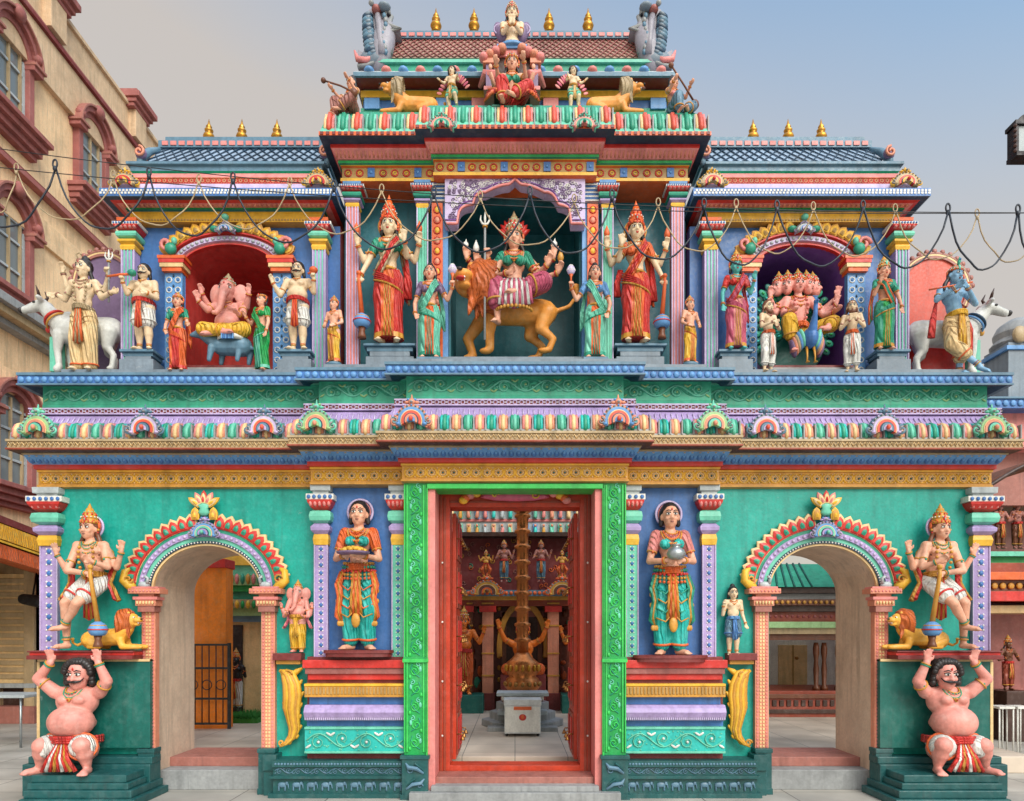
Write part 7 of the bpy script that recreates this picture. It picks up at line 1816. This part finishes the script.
for k,(a,b_,lab) in enumerate((((-60,139),(1100,213),'upper thin straight wire strung across the whole front'),((-60,160),(1100,212.5),'lower thin straight wire carrying the looped cables'))):
    b=MB(); yy=yc+.03*k
    pts=[]
    for i in range(41):
        t=i/40; px=a[0]+(b_[0]-a[0])*t; 
        py=(a[1]+(b_[1]-a[1])*t**(.8)) + (18*math.sin(pi*t) if k==0 else 16*math.sin(pi*t))
        pts.append((PX(px,yy),yy,PZ(py,yy)))
    b.tube(pts,.004,'black',5); tag(b.build('overhead_wire'),lab,'wire')
# lantern
L_=thing('street_lantern','dark metal lantern with frosted panes hanging at the upper right edge','lantern',(0,0,0)); y=-1.4; X=lambda p:PX(p,y); Z=lambda p:PZ(p,y)
b=MB(); cx=X(1009)+.22; w_=.20; kd=.05

def lb(x0,x1,za,zb,e,m): b.box(x0,x1,y-kd-e,y+kd+e,Z(za),Z(zb),m)
lb(cx-w_*1.0,cx+w_*1.0,160,156,.01,'black:metal'); lb(cx-w_*1.0,cx-w_*.88,156,128,0,'black:metal'); lb(cx+w_*.88,cx+w_*1.0,156,128,0,'black:metal'); lb(cx-w_*1.05,cx+w_*1.05,129,125,.012,'black:metal')
b.arcband(cx,Z(126),w_*.92,.085,.001,.001,y-kd,y+kd,'black:metal',0,pi,16); b.box(cx-.01,cx+.01,y-kd-.002,y+kd+.002,Z(156),Z(128),'black:metal')
for k_ in range(6): b.ell((cx-w_*1.03,y-kd,Z(130+5*k_)),(.014,.014,.016),'darkbrown',7,5)
b.build('housing',L_,.003); b=MB(); b.box(cx-w_*.87,cx+w_*.87,y-kd+.012,y+kd-.012,Z(155.5),Z(129.5),'greywhite:stone'); b.build('pane',L_)
b=MB(); b.tube([(cx,y,Z(113)),(cx,y,Z(95)),(cx+.4,y,Z(85)),(cx+.9,y,Z(85))],.02,'black:metal',8); b.tube([(cx+.9,y,0),(cx+.9,y,Z(80))],.045,'black:metal',10); b.build('post',L_)
# ============================================================ WORLD, SUN, CAMERA
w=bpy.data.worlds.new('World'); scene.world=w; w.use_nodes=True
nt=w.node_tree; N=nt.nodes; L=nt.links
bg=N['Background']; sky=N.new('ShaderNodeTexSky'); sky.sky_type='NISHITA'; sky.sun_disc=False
SE=math.radians(36); SA=math.radians(155)
sky.sun_elevation=SE; sky.sun_rotation=SA; sky.air_density=1.6; sky.dust_density=2.0; sky.ozone_density=1.5; sky.altitude=0
tc=N.new('ShaderNodeTexCoord'); sx=N.new('ShaderNodeSeparateXYZ'); L.new(tc.outputs['Generated'],sx.inputs[0])
def mth(op,a,b=None):
    m=N.new('ShaderNodeMath'); m.operation=op; m.use_clamp=False
    for i,v in enumerate((a,b)):
        if v is None: continue
        if isinstance(v,(int,float)): m.inputs[i].default_value=v
        else: L.new(v,m.inputs[i])
    return m.outputs[0]
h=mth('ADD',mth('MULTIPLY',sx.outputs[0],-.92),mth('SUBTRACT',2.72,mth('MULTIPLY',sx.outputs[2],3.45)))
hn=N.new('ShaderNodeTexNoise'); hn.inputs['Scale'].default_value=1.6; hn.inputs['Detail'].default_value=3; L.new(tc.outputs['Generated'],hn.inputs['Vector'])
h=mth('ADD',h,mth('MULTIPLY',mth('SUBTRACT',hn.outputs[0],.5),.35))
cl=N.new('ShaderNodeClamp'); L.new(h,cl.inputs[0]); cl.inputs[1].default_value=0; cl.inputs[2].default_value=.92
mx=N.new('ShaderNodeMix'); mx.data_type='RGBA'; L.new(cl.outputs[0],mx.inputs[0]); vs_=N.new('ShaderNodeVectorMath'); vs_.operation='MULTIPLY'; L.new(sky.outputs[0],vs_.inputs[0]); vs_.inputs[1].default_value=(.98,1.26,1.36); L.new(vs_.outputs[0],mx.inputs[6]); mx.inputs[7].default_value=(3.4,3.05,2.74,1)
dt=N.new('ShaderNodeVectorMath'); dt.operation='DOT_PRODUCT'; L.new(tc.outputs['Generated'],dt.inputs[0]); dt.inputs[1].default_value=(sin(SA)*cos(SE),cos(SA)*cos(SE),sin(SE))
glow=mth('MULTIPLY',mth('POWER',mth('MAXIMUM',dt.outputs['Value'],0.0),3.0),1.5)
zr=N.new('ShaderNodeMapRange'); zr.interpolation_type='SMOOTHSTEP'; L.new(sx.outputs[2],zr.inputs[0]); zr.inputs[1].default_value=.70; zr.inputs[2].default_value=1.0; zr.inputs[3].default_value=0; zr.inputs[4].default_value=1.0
amt=mth('ADD',glow,zr.outputs[0])  # sky brightened towards the sun and overhead, added to fill the shaded courtyard
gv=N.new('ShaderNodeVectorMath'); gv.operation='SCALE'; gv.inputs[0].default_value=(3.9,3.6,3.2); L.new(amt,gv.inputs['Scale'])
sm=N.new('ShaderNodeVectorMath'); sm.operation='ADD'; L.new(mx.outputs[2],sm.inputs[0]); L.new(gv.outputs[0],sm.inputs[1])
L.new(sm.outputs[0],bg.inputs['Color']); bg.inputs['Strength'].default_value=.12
sl=bpy.data.lights.new('sun','SUN'); sl.energy=1.5; sl.angle=math.radians(35); sl.color=(1,.95,.88)
so=bpy.data.objects.new('sun',sl); COL.objects.link(so)
d=Vector((sin(SA)*cos(SE),cos(SA)*cos(SE),sin(SE)))
so.rotation_euler=d.to_track_quat('Z','Y').to_euler(); so.location=(0,-10,15)
cd=bpy.data.cameras.new('camera'); cam=bpy.data.objects.new('camera',cd); COL.objects.link(cam)
cam.location=(0,-DC,EYE); cam.rotation_euler=(pi/2,0,0)
cd.sensor_width=36; cd.lens=36*F/1024; cd.shift_x=-(VX-512)/1024; cd.shift_y=(VY-400.5)/1024; cd.clip_end=3000; cd.clip_start=.05
scene.camera=cam
vs=scene.view_settings; vs.view_transform='Standard'; vs.look='None'; vs.gamma=1; vs.use_curve_mapping=False; vs.exposure=0.62
